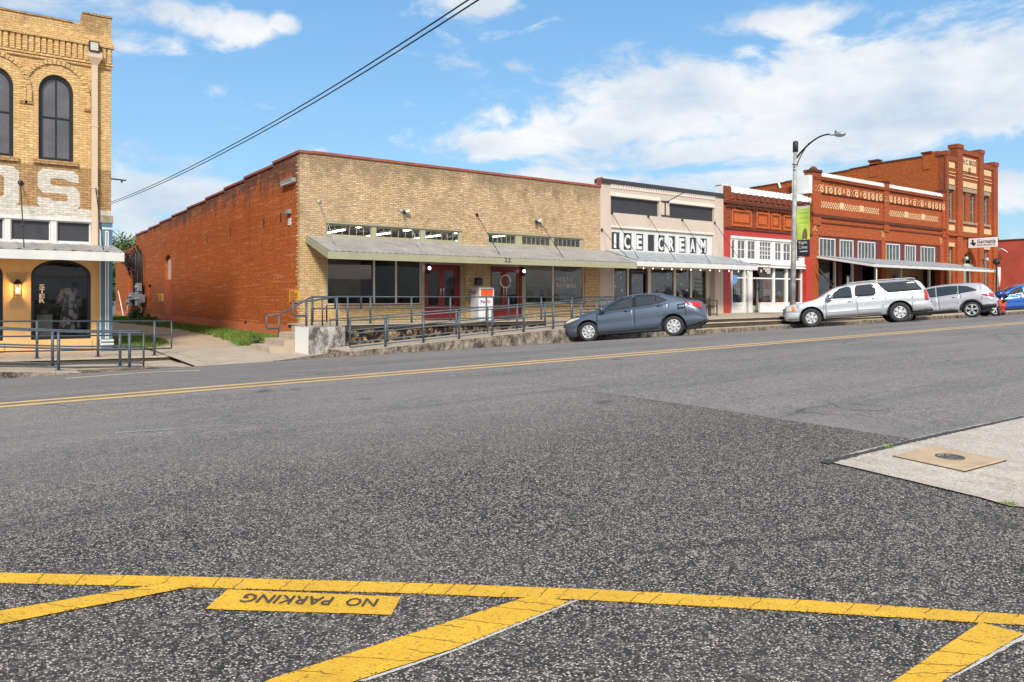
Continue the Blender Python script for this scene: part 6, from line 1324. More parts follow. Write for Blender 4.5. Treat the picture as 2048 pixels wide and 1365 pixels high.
railing('porch_railing', 'long level blue grey pipe railing along the porch edge before the red doors', [(X(626, dy), dy, DECK), (dxs[-1]+.6, dy, DECK)], dxs[1:5]+[dxs[5]]+dxs[6:], (.90, .52, .12), end0=True)
xs_ = [9.41+1.21*i for i in range(9)]
railing('ramp_railing', 'front sloping pipe railing on the kerb side of the wheelchair ramp', [(8.35, 18.98, ramp_z(8.35)), (18.3, 18.98, ramp_z(18.3)), (19.4, 18.98, ramp_z(18.3))], xs_, (.82, .46, .10), end0=True, group='ramp railings')
xs_ = [8.95+1.21*i for i in range(9)]
railing('ramp_railing', 'rear sloping pipe railing on the building side of the wheelchair ramp', [(8.35, 20.35, ramp_z(8.35)), (18.3, 20.35, ramp_z(18.3)), (21.4, 20.35, ramp_z(18.3))], xs_+[20.0, 21.2], (.82, .46, .10), end0=True, group='ramp railings')
# guard at the top of the ramp where it turns to the porch
mb = MB().mat('bluegrey'); e = empty('landing_railing', (21.6, 21.5, DECK), 'short pipe railing at the top landing of the ramp near the sedan nose', 'railing')
for h in (.9, .52, .12): MB().mat('bluegrey').tube([(21.55, 20.4, DECK+h), (21.55, 23.1, DECK+h)], .024, 8).build('rail', e)
for y in (20.4, 21.3, 22.2, 23.1): MB().mat('bluegrey').tube([(21.55, y, DECK), (21.55, y, DECK+.91)], .034, 8).build('post', e)
def stair_rail(label, y, x0, zb0, x1, zt1, xl):
    e = empty('stair_handrail', (x0, y, zb0), label, 'handrail', 'handrails of the porch steps')
    h = .84; MB().mat('bluegrey').tube([(x0, y, zb0+h-.42), (xl, y, zb0+h-.42), (xl-.03, y, zb0+h-.38), (xl-.03, y, zb0+h-.04), (xl, y, zb0+h), (x0, y, zb0+h), (x1, y, zt1), (x1+.75, y, zt1), (x1+.78, y, zt1-.04), (x1+.78, y, zt1-.38)], .028, 8).build('rail', e)
    MB().mat('bluegrey').tube([(x0, y, zb0-.02), (x0, y, zb0+h)], .036, 8).build('post', e); MB().mat('bluegrey').tube([(x1, y, DECK-.01), (x1, y, zt1)], .036, 8).build('post', e); MB().mat('bluegrey').tube([(x1+.35, y, DECK-.01), (x1+.35, y, zt1)], .028, 8).build('post', e)
stair_rail('looped handrail on the wall side of the porch steps against the red brick', 22.95, 7.75, .13, 8.8, DECK+.9, 7.38)
stair_rail('looped handrail of the porch steps rising beside the white plaster block', 21.3, 8.0, .55, 8.95, DECK+.9, 7.62)
# left building's rails
yb_ = 22.45; xsb = [X(u, yb_) for u in (-60, 74, 196, 309)]
railing('platform_railing', 'level pipe railing at the platform edge before the golden brick shop windows', [(-9, yb_, .14), (X(343, yb_), yb_, -.09)], xsb+[xsb[0]-1.6*k for k in (1, 2, 3)], (.94, .56, .18), end1=True)
def lrz(x): return -.14+max(0, 1.95-x)*.0756
for yy, us, lb in ((19.35, (117, 259), 'nearest sloping pipe railing at the kerb before the golden brick building'), (20.45, (105, 240), 'second sloping pipe railing just behind the nearest one at the left ramp')):
    xp_ = [X(u, yy) for u in us]; xe = X(275 if yy < 20 else 277, yy); z1_ = lrz(1.9)
    railing('ramp_railing', lb, [(-9, yy, lrz(-9)), (1.95, yy, z1_), (xe, yy, -.18), (xe+.12, yy-.05 if yy < 20 else yy+.0, -.20)], xp_+[xp_[0]-1.55*k for k in range(1, 6)], (.86, .48, .07), end1=True, group='left ramp railings')
# ================================================================== cars
def lerp(P, x):
    if x <= P[0][0]: return P[0][1]
    for i in range(len(P)-1):
        if x <= P[i+1][0]:
            t = (x-P[i][0])/(P[i+1][0]-P[i][0]+1e-9); return P[i][1]+(P[i+1][1]-P[i][1])*t
    return P[-1][1]
def smooth(P, it=2):
    for _ in range(it):
        Q_ = [P[0]]
        for i in range(len(P)-1): a, b = P[i], P[i+1]; Q_ += [(a[0]*.75+b[0]*.25, a[1]*.75+b[1]*.25), (a[0]*.25+b[0]*.75, a[1]*.25+b[1]*.75)]
        P = Q_+[P[-1]]
    return P
class Car:
    # x runs from the nose (0) to the tail (L); y is half width; z up from the tyre contact
    def __init__(c, name, label, L, W, wheels, R, top, belt, sill, paint, tumble=.30, arch=.06, cat='car', plan=None, rocker=None):
        c.L, c.W, c.wh, c.R, c.tum = L, W/2, wheels, R, tumble; c.top = smooth(top); c.belt = smooth(belt, 1); c.sill = sill; c.arch = R+arch
        c.plan = smooth(plan or [(0, .60), (.04, .74), (.16, .86), (.45, .95), (1.0, .99), (L*.45, 1.0), (L-1.0, .98), (L-.4, .945), (L-.12, .87), (L-.02, .78), (L, .66)], 1)
        c.root = empty(name, (0, 0, 0), label, cat); c.paint = paint
    def w(c, x): return c.W*lerp(c.plan, x)
    def bl(c, x): return max(min(lerp(c.belt, x), lerp(c.top, x)-.03), lerp(c.sill, x)+.05)
    def sy(c, x, z):
        w, b, s, t = c.w(x), c.bl(x), lerp(c.sill, x), lerp(c.top, x)
        if z <= b:
            q = (z-s)/(b-s); y = w
            if q < .30: y = w-.10*(1-q/.30)**2
            if .38 < q < .60: y = w-.012*math.sin((q-.38)/.22*math.pi)
            if q > .70: y = w-.055*((q-.70)/.30)**1.6
            return y
        t = max(t, b+.02); g = t-b; ze = b+.86*g; y0 = w-.055; y1 = y0-c.tum*min(g, .7)-.02
        if z <= ze: return y0+(y1-y0)*(z-b)/(ze-b)
        q = min(1, (z-ze)/(t-ze+1e-6)); return y1*math.sqrt(max(0, 1-q**2.2*.999))
    def zb(c, x):
        s = lerp(c.sill, x)
        for k in c.wh:
            if abs(x-k) < c.arch-1e-6: s = max(s, c.R+math.sqrt(c.arch**2-(x-k)**2))
        return s
    def body(c):
        xs = set([c.L*i/70 for i in range(71)]+[.01, .03, .06, .1, .15, c.L-.01, c.L-.03, c.L-.06, c.L-.1, c.L-.15])
        xs = {x for x in xs if all(abs(x-k) > c.arch+.01 for k in c.wh)}; dup_ = []
        for k in c.wh:
            for i in range(17): xs.add(k-c.arch*math.cos(math.pi*i/16))
            dup_ += [k-c.arch, k+c.arch]
        st = []
        for x in sorted(xs):
            d = [k for k in dup_ if abs(x-k) < 1e-9]
            if d:
                lo = lerp(c.sill, x); pair = [(x, lo), (x, c.R)]
                if any(abs(x-(k+c.arch)) < 1e-9 for k in c.wh): pair.reverse()
                st += pair
            else: st.append((x, c.zb(x)))
        b = L_().mat(c.paint); b.smooth = True; rows = 23
        for x, z0 in st:
            bl = c.bl(x); t = max(lerp(c.top, x), bl+.02); z0 = min(z0, bl-.03); g = t-bl; ze = bl+.86*g; ring = []
            for j in range(11): ring.append((c.sy(x, z0+(bl-z0)*j/10), z0+(bl-z0)*j/10))
            for j in (1, 2, 3): ring.append((c.sy(x, bl+(ze-bl)*j/3), bl+(ze-bl)*j/3))
            y1 = c.sy(x, ze)
            for j in range(1, 9):
                yy = y1*(1-(j/8)**1.3) if j < 8 else 0; yy = y1*math.cos(math.pi/2*j/8)
                q = (max(0, 1-(yy/max(y1, 1e-6))**2))**(1/2.2); ring.append((yy, ze+(t-ze)*q))
            m = len(ring)
            full = [(x, -y, z) for y, z in ring]+[(x, y, z) for y, z in ring[:-1][::-1]]
            b.v += full; n = len(full)
        for i in range(len(st)-1):
            for j in range(n-1): a = i*n+j; b.face([a, a+1, a+n+1, a+n])
        b.face([j for j in range(n)]); b.face([(len(st)-1)*n+j for j in range(n)][::-1])
        o = b.build('body', c.root); c.body_o = o
        u = L_().mat('under'); u.box(.25, c.L-.25, -c.W+.16, c.W-.16, min(z for _, z in c.sill)+.02, .62)
        for k in c.wh: u.box(k-c.arch-.02, k+c.arch+.02, -c.W+.30, c.W-.30, .3, c.R+c.arch)
        for s in (-1, 1):
            for k in c.wh:      # inner arch lining
                pts = [(k+c.arch*math.cos(math.pi*i/12), c.R+c.arch*math.sin(math.pi*i/12)) for i in range(13)]
                for i in range(12): u.add([(pts[i][0], s*(c.w(k)-.03), pts[i][1]), (pts[i+1][0], s*(c.w(k)-.03), pts[i+1][1]), (pts[i+1][0], s*(c.W-.32), pts[i+1][1]), (pts[i][0], s*(c.W-.32), pts[i][1])], [(0, 1, 2, 3)])
        u.build('underbody', c.root)
    def patch(c, lo, hi, off=.006, rows=6, n=24, m='carglass', name='window', sides=(-1, 1), parent=None, depth=.012, label=None):
        # a panel lying on the body side between two profiles given as (x, z) lists
        out = []
        for s in sides:
            x0, x1 = lo[0][0], lo[-1][0]; b = L_().mat(m); b.smooth = True; 
            for i in range(n+1):
                x = x0+(x1-x0)*i/n; a, d = lerp(lo, x), lerp(hi, x); d = max(d, a+.002)
                for j in range(rows+1): z = a+(d-a)*j/rows; b.v.append((x, s*(c.sy(x, z)+off), z))
            for i in range(n):
                for j in range(rows): k = i*(rows+1)+j; b.face([k, k+1, k+rows+2, k+rows+1])
            # return edges
            edge = [i*(rows+1) for i in range(n+1)]+[n*(rows+1)+j for j in range(1, rows+1)]+[i*(rows+1)+rows for i in range(n-1, -1, -1)]+[j for j in range(rows-1, 0, -1)]
            base = len(b.v); b.smooth = False
            for e_ in edge: x, y, z = b.v[e_]; b.v.append((x, y-s*depth, z))
            q = len(edge)
            for i in range(q): b.face([edge[i], edge[(i+1) % q], base+(i+1) % q, base+i])
            o = b.build(name, parent if parent is not None else c.root); out.append(o)
            if label: o['label'] = label
        return out
    def seam(c, pts, w_=.012, sides=(-1, 1), m='under', off=.0045, parent=None, name='seam'):
        b = L_().mat(m)
        for s in sides:
            P = [Vector((x, s*(c.sy(x, z)+off), z)) for x, z in pts]
            for i in range(len(P)-1):
                d = (P[i+1]-P[i]).normalized(); nr = Vector((-d.z, 0, d.x))*w_/2; b.add([P[i]+nr, P[i+1]+nr, P[i+1]-nr, P[i]-nr], [(0, 1, 2, 3)])
        return b.build(name, parent or c.root)
    def wheels(c, style, width=.21):
        for k in c.wh:
            for s in (-1, 1):
                yo = s*(c.W*lerp(c.plan, k)-.015); R = c.R; hubr = R*style['rim']; wm = empty_part('wheel', c.root)
                t = L_().mat('rubber'); w_ = width; y1 = yo; y0 = yo-s*w_
                t.lathe([(hubr, y1-s*.02), (hubr+.012, y1-s*.004), (R*.84, y1+s*.006), (R*.95, y1-s*.008), (R, y1-s*.04), (R, y0+s*.04), (R*.93, y0), (hubr, y0)], (k, 0, R), 'y', 36)
                tyre = t.build('tyre', wm_root(wm))
                r_ = L_().mat('alloy'); r_.lathe([(hubr*.99, y1-s*.05), (hubr*1.03, y1-s*.012), (hubr*.95, y1-s*.004), (hubr*.90, y1-s*.02), (hubr*.88, y1-s*.05)], (k, 0, R), 'y', 36)
                n = style['n']; r_.lathe([(0, y1-s*.008), (hubr*.16, y1-s*.010), (hubr*style['hub'], y1-s*.024), (hubr*style['hub'], y1-s*.06)], (k, 0, R), 'y', 20)
                for i in range(n):
                    for dlt in ((0,) if not style.get('twin') else (-.13, .13)):
                        a = 2*math.pi*i/n+.2; a2 = a+dlt; ci, si = math.cos(a), math.sin(a); c2, s2 = math.cos(a2), math.sin(a2)
                        wi, wo = style['wi']*hubr, style['wo']*hubr; ra, rb = hubr*style['hub']*.8, hubr*.93
                        P = [(k+ra*ci-wi*-si, R+ra*si-wi*ci), (k+rb*c2+wo*s2, R+rb*s2-wo*c2), (k+rb*c2-wo*s2, R+rb*s2+wo*c2), (k+ra*ci-wi*si, R+ra*si+wi*ci)]
                        P[0] = (k+ra*ci+wi*si, R+ra*si-wi*ci)
                        r_.add([(p[0], y1-s*.016, p[1]) for p in P]+[(p[0], y1-s*.05, p[1]) for p in P], [(0, 1, 2, 3), (0, 1, 5, 4), (2, 3, 7, 6), (1, 2, 6, 5), (3, 0, 4, 7)])
                r_.mat('under'); r_.lathe([(0, y1-s*.07), (hubr*.97, y1-s*.07)], (k, 0, R), 'y', 24)
                r_.lathe([(0, y1-s*.005), (hubr*.07, y1-s*.005)], (k, 0, R), 'y', 10)
                r_.build('rim', wm_root(wm))
    def place(c, uF, uR, phi, dz=0, depth=None):
        # the two near wheels (nose left) seen at uF and uR; phi is the angle to the kerb
        hd = Vector((-math.cos(phi), math.sin(phi), 0)); lf = Vector((-hd.y, hd.x, 0))      # nose direction, left side
        nl = lf if lf.y < 0 else -lf
        aF, aR = [math.tan(TH+math.atan(((u or 1024)-1024)/FPX)) for u in (uF, uR)]
        # near wheel positions P + nl*W' + hd*(+-)
        wb = c.wh[1]-c.wh[0]; off = nl*(c.W-.02)
        # point F = p, point R = p - hd*wb ; x = a*y at both
        # p.x = aF*p.y ; p.x - hd.x*wb = aR*(p.y - hd.y*wb)
        if depth is None: py = (hd.x*wb-aR*hd.y*wb)/(aF-aR); p = Vector((aF*py, py, 0))
        else:
            u = uF if uF else uR; t = (u-1024)/FPX; p = Vector((depth*(FX+t*RX), depth*(FY+t*RY), 0))
            if not uF: p = p+hd*wb

        cF = p-off; cR = cF-hd*wb
        zF = (G(*(cF+off)[:2])+G(*(cF-off)[:2]))/2; zR = (G(*(cR+off)[:2])+G(*(cR-off)[:2]))/2
        rollz = (G(*(cF+off)[:2])-G(*(cF-off)[:2])+G(*(cR+off)[:2])-G(*(cR-off)[:2]))/(4*c.W)
        xa = (-hd+Vector((0, 0, (zR-zF)/wb))).normalized(); ya = (nl+Vector((0, 0, rollz))).normalized()
        # local x runs nose to tail, local +y is the right-hand side; keep a right-handed frame
        za = xa.cross(ya); 
        if za.z < 0: ya = -ya; za = -za
        ya = za.cross(xa).normalized(); za = xa.cross(ya).normalized()
        org = Vector((cF.x, cF.y, zF+dz))-xa*c.wh[0]
        M = Matrix((xa, ya, za)).transposed().to_4x4(); M.translation = org; c.root.rotation_euler = M.to_euler(); c.root.location = org
        print('CAR', c.root.name, 'nose', tuple(round(q, 2) for q in org), 'z', round(zF, 2), round(zR, 2), 'depth', round(org.x*FX+org.y*FY, 1))
def empty_part(name, root):
    o = bpy.data.objects.new(name, None); C.objects.link(o); o.parent = root; o.empty_display_size = .1; return o
def wm_root(o): return o
def paint(name, col, metal=.55, rough=.32):
    q = NT(name); p = q.pos(True); q.set(q.b, 'Base Color', q.mix(q.rng(q.noise(p, 260, 2), .3, .7), tuple(x*.9 for x in col), tuple(min(1, x*1.1) for x in col)))
    d = q.rng(q.noise(p, 1.3, 6, .7), .4, .75, rough, rough+.14); q.set(q.b, 'Roughness', d); q.b.inputs['Metallic'].default_value = metal; q.b.inputs['Coat Weight'].default_value = .8; q.b.inputs['Coat Roughness'].default_value = .05
    return q.m
def mirror(c, x, z, s, col, sz=1.0):
    b = L_().mat(col); y = c.sy(x, z); b.smooth = True; b.lathe([(0, -.11*sz), (.07*sz, -.09*sz), (.10*sz, 0), (.085*sz, .08*sz), (0, .11*sz)], (x-.02, s*(y+.13), z+.07*sz), 'y', 12); b.smooth = False; b.mat('plastic'); b.tube([(x, s*(y-.02), z), (x-.01, s*(y+.10), z+.03)], .03, 6); return b.build('mirror', c.root)
def handle(c, x, z, parent, s, m, l=.17):
    b = L_().mat(m); y = c.sy(x, z)+.008; b.tube([(x-l/2, s*(y+.002), z), (x-l/2+.025, s*(y+.028), z+.004), (x+l/2-.025, s*(y+.028), z+.006), (x+l/2, s*(y+.002), z+.004)], .014, 6); b.mat('under'); b.panel([(x-l*.3+.06*math.cos(t*math.pi/4), z+.028*math.sin(t*math.pi/4)) for t in range(8)], [], 0, .001, lambda a, bb, n: (a, s*(c.sy(a, bb)+.009), bb), back=False); return b.build('handle', parent)
# ---- sedan
pm = paint('blue_grey_metallic', (.085, .115, .155))
c = Car('parked_sedan', 'blue grey sedan parked nose to kerb at the foot of the wheelchair ramp', 4.65, 1.78, (.90, 3.62), .318,
 [(0, .50), (.02, .66), (.12, .735), (.40, .82), (.80, .92), (1.10, .99), (1.30, 1.07), (1.75, 1.29), (2.10, 1.41), (2.60, 1.457), (3.05, 1.44), (3.45, 1.36), (3.85, 1.215), (4.12, 1.125), (4.38, 1.095), (4.52, 1.05), (4.60, .88), (4.65, .60)],
 [(0, .47), (.1, .66), (.4, .76), (.9, .86), (1.4, .905), (2.4, .98), (3.4, 1.05), (3.9, 1.06), (4.3, 1.02), (4.65, .58)],
 [(0, .24), (.3, .17), (1.3, .18), (3.2, .19), (4.2, .24), (4.5, .33), (4.65, .42)], pm, tumble=.38, arch=.075)
c.body()
wl = [(1.40, .925), (2.36, .998)]; wh = [(1.40, .93), (1.62, 1.10), (1.90, 1.25), (2.15, 1.34), (2.36, 1.375)]
dr1 = c.patch([(1.19, .30), (1.24, .24), (2.39, .25)], [(1.19, .87), (2.39, .985)], .005, 8, 20, pm, 'door', depth=.006)
dr2 = c.patch([(2.41, .25), (3.10, .26), (3.22, .40), (3.35, .70), (3.50, .88)], [(2.41, .985), (3.50, 1.05)], .005, 8, 26, pm, 'door', depth=.006)
c.seam([(1.18, .86), (1.18, .35), (1.22, .235), (3.12, .25)], .014); c.seam([(2.40, .24), (2.40, .99)], .014); c.seam([(3.12, .25), (3.24, .42), (3.36, .72), (3.52, .92), (3.53, 1.06)], .014)
c.patch([(1.34, .915), (2.40, 1.0)], [(1.34, .93), (1.60, 1.115), (1.90, 1.275), (2.15, 1.365), (2.40, 1.395)], .003, 5, 20, 'under', 'window_surround'); c.patch([(2.41, 1.0), (3.50, 1.135)], [(2.41, 1.395), (2.75, 1.395), (3.10, 1.345), (3.50, 1.14)], .003, 5, 20, 'under', 'window_surround')
for i, (a, b) in enumerate(((wl, wh), ([(2.46, 1.01), (3.09, 1.05)], [(2.46, 1.37), (2.75, 1.375), (3.09, 1.325)]), ([(3.12, 1.055), (3.44, 1.125)], [(3.12, 1.315), (3.44, 1.135)]))): c.patch(a, b, .007, 5, 18, 'carglass', 'window')
for i, s in enumerate((-1, 1)): handle(c, 2.20, .90, dr1[i], s, pm); handle(c, 3.24, .98, dr2[i], s, pm); mirror(c, 1.42, .93, s, pm)
# screens: strips of glass just proud of the shell
def screen(c, xa, xb, name, wfrac=.90, m='carglass', off=.008):
    b = L_().mat(m); b.smooth = True; n, k = 12, 12
    for i in range(n+1):
        x = xa+(xb-xa)*i/n; t, bl = lerp(c.top, x), c.bl(x); ze = bl+.86*(t-bl); y1 = c.sy(x, ze)
        for j in range(k+1):
            y = y1*wfrac*(-1+2*j/k); q = (max(0, 1-(abs(y)/max(y1, 1e-6))**2))**(1/2.2); b.v.append((x-off*.5*(1 if xb < c.L/2 else -1), y, ze+(t-ze)*q+off))
    for i in range(n):
        for j in range(k): a = i*(k+1)+j; b.face([a, a+1, a+k+2, a+k+1])
    return b.build(name, c.root)
screen(c, 1.20, 2.02, 'windscreen'); screen(c, 3.42, 4.02, 'rear_window')
c.patch([(.10, .60), (.30, .66), (.62, .765)], [(.10, .67), (.30, .77), (.62, .80)], .006, 3, 12, 'lamp', 'headlight'); c.patch([(4.02, 1.00), (4.25, .90), (4.50, .81)], [(4.02, 1.04), (4.30, 1.045), (4.50, 1.0)], .007, 4, 14, 'tail', 'taillight')
c.patch([(3.78, .83), (4.02, .84)], [(3.78, 1.0), (4.02, 1.01)], .004, 2, 6, 'under', 'fuel_flap', (-1, 1), depth=.001); c.patch([(3.79, .84), (4.01, .85)], [(3.79, .99), (4.01, 1.0)], .006, 2, 6, pm, 'fuel_flap', (-1, 1), depth=.001)
b = L_().mat('plastic'); b.box(-.012, .10, -.60, .60, .28, .52); b.build('grille', c.root); c.patch([(.01, .27), (.20, .25)], [(.01, .60), (.20, .47)], .008, 4, 8, 'plastic', 'air_intake'); c.patch([(4.02, .25), (4.30, .30), (4.58, .40)], [(4.02, .30), (4.30, .39), (4.58, .47)], .008, 3, 10, 'plastic', 'bumper_insert')
c.seam([(1.25, .36), (2.2, .40), (3.15, .44)], .016, m=pm)
c.seam([(.02, .52), (.35, .60), (.62, .72)], .01); c.seam([(3.95, .60), (4.2, .66), (4.5, .84)], .01)
c.patch([(1.02, .175), (3.20, .185)], [(1.02, .235), (3.20, .245)], .010, 2, 10, 'plastic', 'sill_trim')
c.wheels({'rim': .66, 'n': 8, 'hub': .36, 'wi': .14, 'wo': .24})
c.place(1178, 1349.5, R_(53))
# ---- large silver wagon
pm = paint('silver_metallic', (.53, .55, .57), .45, .30)
c = Car('parked_suv', 'long silver sport utility wagon parked before the ornate red building', 5.65, 2.0, (1.05, 4.40), .40,
 [(0, .55), (.02, .88), (.10, .975), (.40, 1.03), (.90, 1.10), (1.25, 1.16), (1.45, 1.27), (1.85, 1.54), (2.10, 1.65), (2.5, 1.70), (3.4, 1.735), (4.6, 1.74), (5.10, 1.72), (5.24, 1.66), (5.40, 1.42), (5.50, 1.15), (5.57, .85), (5.62, .62)],
 [(0, .53), (.1, .90), (.5, .98), (1.3, 1.09), (1.9, 1.13), (3.6, 1.17), (5.3, 1.20), (5.5, 1.0), (5.65, .43)],
 [(0, .36), (.3, .30), (1.6, .34), (3.9, .36), (4.9, .42), (5.62, .42)], pm, tumble=.15, arch=.085,
 plan=[(0, .70), (.04, .82), (.16, .90), (.5, .96), (1.1, .99), (2.5, 1.0), (4.6, .99), (5.2, .96), (5.42, .91), (5.55, .86), (5.62, .80)])
c.body()
d1 = c.patch([(1.62, .40), (2.80, .41)], [(1.62, 1.09), (2.80, 1.14)], .006, 8, 20, pm, 'door', depth=.006); d2 = c.patch([(2.82, .41), (3.70, .42), (3.78, .60), (3.80, .9)], [(2.82, 1.14), (3.80, 1.17)], .006, 8, 20, pm, 'door', depth=.006)
c.seam([(1.60, 1.1), (1.60, .385), (3.72, .40), (3.80, .62), (3.82, 1.16), (3.62, 1.62)], .016); c.seam([(2.81, .4), (2.81, 1.15), (2.74, 1.62)], .016)
for a, b in (([(1.86, 1.15), (2.68, 1.15)], [(1.86, 1.18), (2.02, 1.38), (2.22, 1.52), (2.45, 1.58), (2.60, 1.58), (2.68, 1.52)]), ([(2.80, 1.22), (2.88, 1.17), (3.48, 1.18), (3.58, 1.24)], [(2.80, 1.50), (2.88, 1.60), (3.42, 1.62), (3.52, 1.58), (3.58, 1.46)]), ([(3.70, 1.64), (3.78, 1.52), (4.00, 1.27), (4.06, 1.245), (5.28, 1.255)], [(3.70, 1.645), (3.75, 1.655), (5.04, 1.655), (5.28, 1.30)])): (c.patch([(x, z-.02) for x, z in a], [(x, z+.02) for x, z in b], .003, 5, 26, 'under', 'window_surround'), c.patch(a, b, .007, 5, 26, 'carglass', 'window'))
for i, s in enumerate((-1, 1)):
    handle(c, 2.60, .97, d1[i], s, 'chrome', .22); handle(c, 3.50, 1.03, d2[i], s, 'chrome', .22); mirror(c, 1.82, 1.11, s, 'chrome', 1.35)
    b = L_().mat(pm); b.hexa([(1.70, s*(c.sy(1.7, .62)+.004), .58), (2.76, s*(c.sy(2.7, .62)+.004), .59), (2.76, s*(c.sy(2.7, .62)+.030), .60), (1.70, s*(c.sy(1.7, .62)+.030), .59), (1.72, s*(c.sy(1.7, .66)+.004), .66), (2.76, s*(c.sy(2.7, .66)+.004), .66), (2.76, s*(c.sy(2.7, .66)+.026), .65), (1.72, s*(c.sy(1.7, .66)+.026), .65)]); b.build('side_moulding', d1[i])
    b = L_().mat(pm); b.hexa([(2.86, s*(c.sy(2.9, .62)+.004), .59), (3.70, s*(c.sy(3.6, .62)+.004), .60), (3.70, s*(c.sy(3.6, .62)+.030), .61), (2.86, s*(c.sy(2.9, .62)+.030), .60), (2.86, s*(c.sy(2.9, .66)+.004), .67), (3.70, s*(c.sy(3.6, .66)+.004), .67), (3.70, s*(c.sy(3.6, .66)+.026), .66), (2.86, s*(c.sy(2.9, .66)+.026), .66)]); b.build('side_moulding', d2[i])
    b = L_().mat('galv'); yy = s*(c.W-.36); b.tube([(2.5, yy, 1.70), (2.65, yy, 1.76), (3.9, yy, 1.785), (5.0, yy, 1.77), (5.12, yy, 1.72)], .022, 6); b.build('roof_rail', c.root)
screen(c, 1.36, 2.06, 'windscreen'); screen(c, 5.28, 5.46, 'rear_window')
c.seam([(1.66, .56), (1.66, .575), (2.78, .585)], .006); c.seam([(1.70, .69), (2.1, .692)], .022, m='galv')
c.patch([(.06, .70), (.42, .72)], [(.06, .90), (.42, .935)], .008, 4, 12, 'lamp', 'headlight'); c.patch([(.30, .74), (.44, .76)], [(.30, .91), (.44, .935)], .012, 4, 6, 'amber', 'indicator')
c.patch([(5.34, .84), (5.50, .82)], [(5.34, 1.27), (5.44, 1.24), (5.50, 1.05)], .010, 6, 8, 'tail', 'taillight')
c.patch([(4.86, .42), (4.95, .40), (5.58, .47)], [(4.86, .74), (5.0, .80), (5.58, .78)], .020, 5, 14, pm, 'bumper', depth=.03); c.patch([(.03, .40), (.55, .36)], [(.03, .66), (.55, .66)], .015, 5, 12, pm, 'bumper', depth=.03)
b = L_().mat('plastic'); b.box(-.014, .1, -.62, .62, .62, .86); b.box(-.012, .15, -.72, .72, .34, .50); b.box(5.0, 5.64, -.7, .7, .36, .46); b.build('grille', c.root); b = L_().mat('alloy'); b.box(-.03, -.0145, -.62, .62, .72, .77); b.build('grille_bar', c.root)
b = L_().mat('plastic'); 
b.build('mud_trim', c.root) if False else None
c.seam([(4.75, 1.0), (4.98, 1.0), (4.98, 1.14), (4.75, 1.14), (4.75, 1.0)], .008); c.seam([(.05, .685), (.75, .70)], .01)
c.wheels({'rim': .58, 'n': 6, 'hub': .42, 'wi': .18, 'wo': .34}, .25)
c.place(1625, 1803, R_(54))
# ---- silver crossover behind it
pm = paint('pale_silver_metallic', (.47, .47, .50), .4, .30)
c = Car('parked_crossover', 'pale silver crossover with dark lower cladding parked behind the long silver wagon', 4.9, 1.885, (1.05, 3.86), .365,
 [(0, .55), (.02, .80), (.12, .92), (.5, 1.02), (1.15, 1.12), (1.5, 1.33), (1.95, 1.58), (2.3, 1.65), (3.0, 1.69), (3.8, 1.675), (4.25, 1.62), (4.40, 1.58), (4.62, 1.36), (4.78, 1.12), (4.86, .95), (4.90, .70), (4.90, .5)],
 [(0, .53), (.2, .86), (1.3, 1.0), (2.4, 1.06), (3.4, 1.14), (4.3, 1.20), (4.7, 1.05), (4.9, .48)],
 [(0, .30), (.3, .24), (1.4, .26), (3.2, .28), (4.2, .32), (4.9, .40)], pm, tumble=.30, arch=.06)
c.body()
d1 = c.patch([(1.35, .42), (2.50, .42)], [(1.35, 1.0), (2.50, 1.06)], .005, 8, 16, pm, 'door', depth=.006); d2 = c.patch([(2.52, .42), (3.20, .43), (3.32, .70), (3.42, .9)], [(2.52, 1.06), (3.42, 1.12)], .005, 8, 18, pm, 'door', depth=.006)
c.seam([(2.51, .42), (2.51, 1.07)], .012); c.seam([(3.22, .43), (3.34, .7), (3.46, .95), (3.47, 1.13)], .012)
for a, b in (([(1.55, 1.04), (2.44, 1.09)], [(1.55, 1.08), (1.85, 1.38), (2.1, 1.50), (2.44, 1.55)]), ([(2.48, 1.09), (3.36, 1.16)], [(2.48, 1.55), (3.0, 1.565), (3.36, 1.55)]), ([(3.39, 1.165), (4.12, 1.25)], [(3.39, 1.55), (3.75, 1.50), (4.12, 1.30)])): c.patch(a, b, .007, 5, 20, 'carglass', 'window')
for i, s in enumerate((-1, 1)): handle(c, 2.28, .92, d1[i], s, pm); handle(c, 3.20, 1.0, d2[i], s, pm); mirror(c, 1.5, 1.03, s, pm)
screen(c, 1.25, 1.95, 'windscreen'); screen(c, 4.44, 4.76, 'rear_window')
c.patch([(4.30, 1.02), (4.5, .95), (4.80, .88)], [(4.30, 1.06), (4.55, 1.09), (4.80, 1.06)], .008, 4, 14, 'tail', 'taillight'); c.patch([(.1, .68), (.6, .80)], [(.1, .80), (.6, .88)], .008, 3, 10, 'lamp', 'headlight')
c.patch([(1.39, .27), (3.30, .29)], [(1.39, .40), (3.30, .42)], .012, 3, 12, 'plastic', 'cladding'); c.patch([(4.30, .33), (4.86, .42)], [(4.30, .56), (4.86, .58)], .012, 3, 12, 'plastic', 'cladding')
b = L_().mat('plastic')
for s in (-1, 1):
    for k in c.wh:
        P = [(k+(c.arch+q)*math.cos(math.pi*i/16), c.R+(c.arch+q)*math.sin(math.pi*i/16)) for q in (0, .075) for i in range(17)]
        b.add([(x, s*(c.sy(min(max(x, 0), c.L), max(z, .3))+.012), z) for x, z in P], [(i, i+1, 18+i, 17+i) for i in range(16)])
b.build('arch_trim', c.root)
c.wheels({'rim': .70, 'n': 5, 'hub': .22, 'wi': .10, 'wo': .10, 'twin': 1}, .235)
c.place(None, 1946, R_(69), depth=35.1)
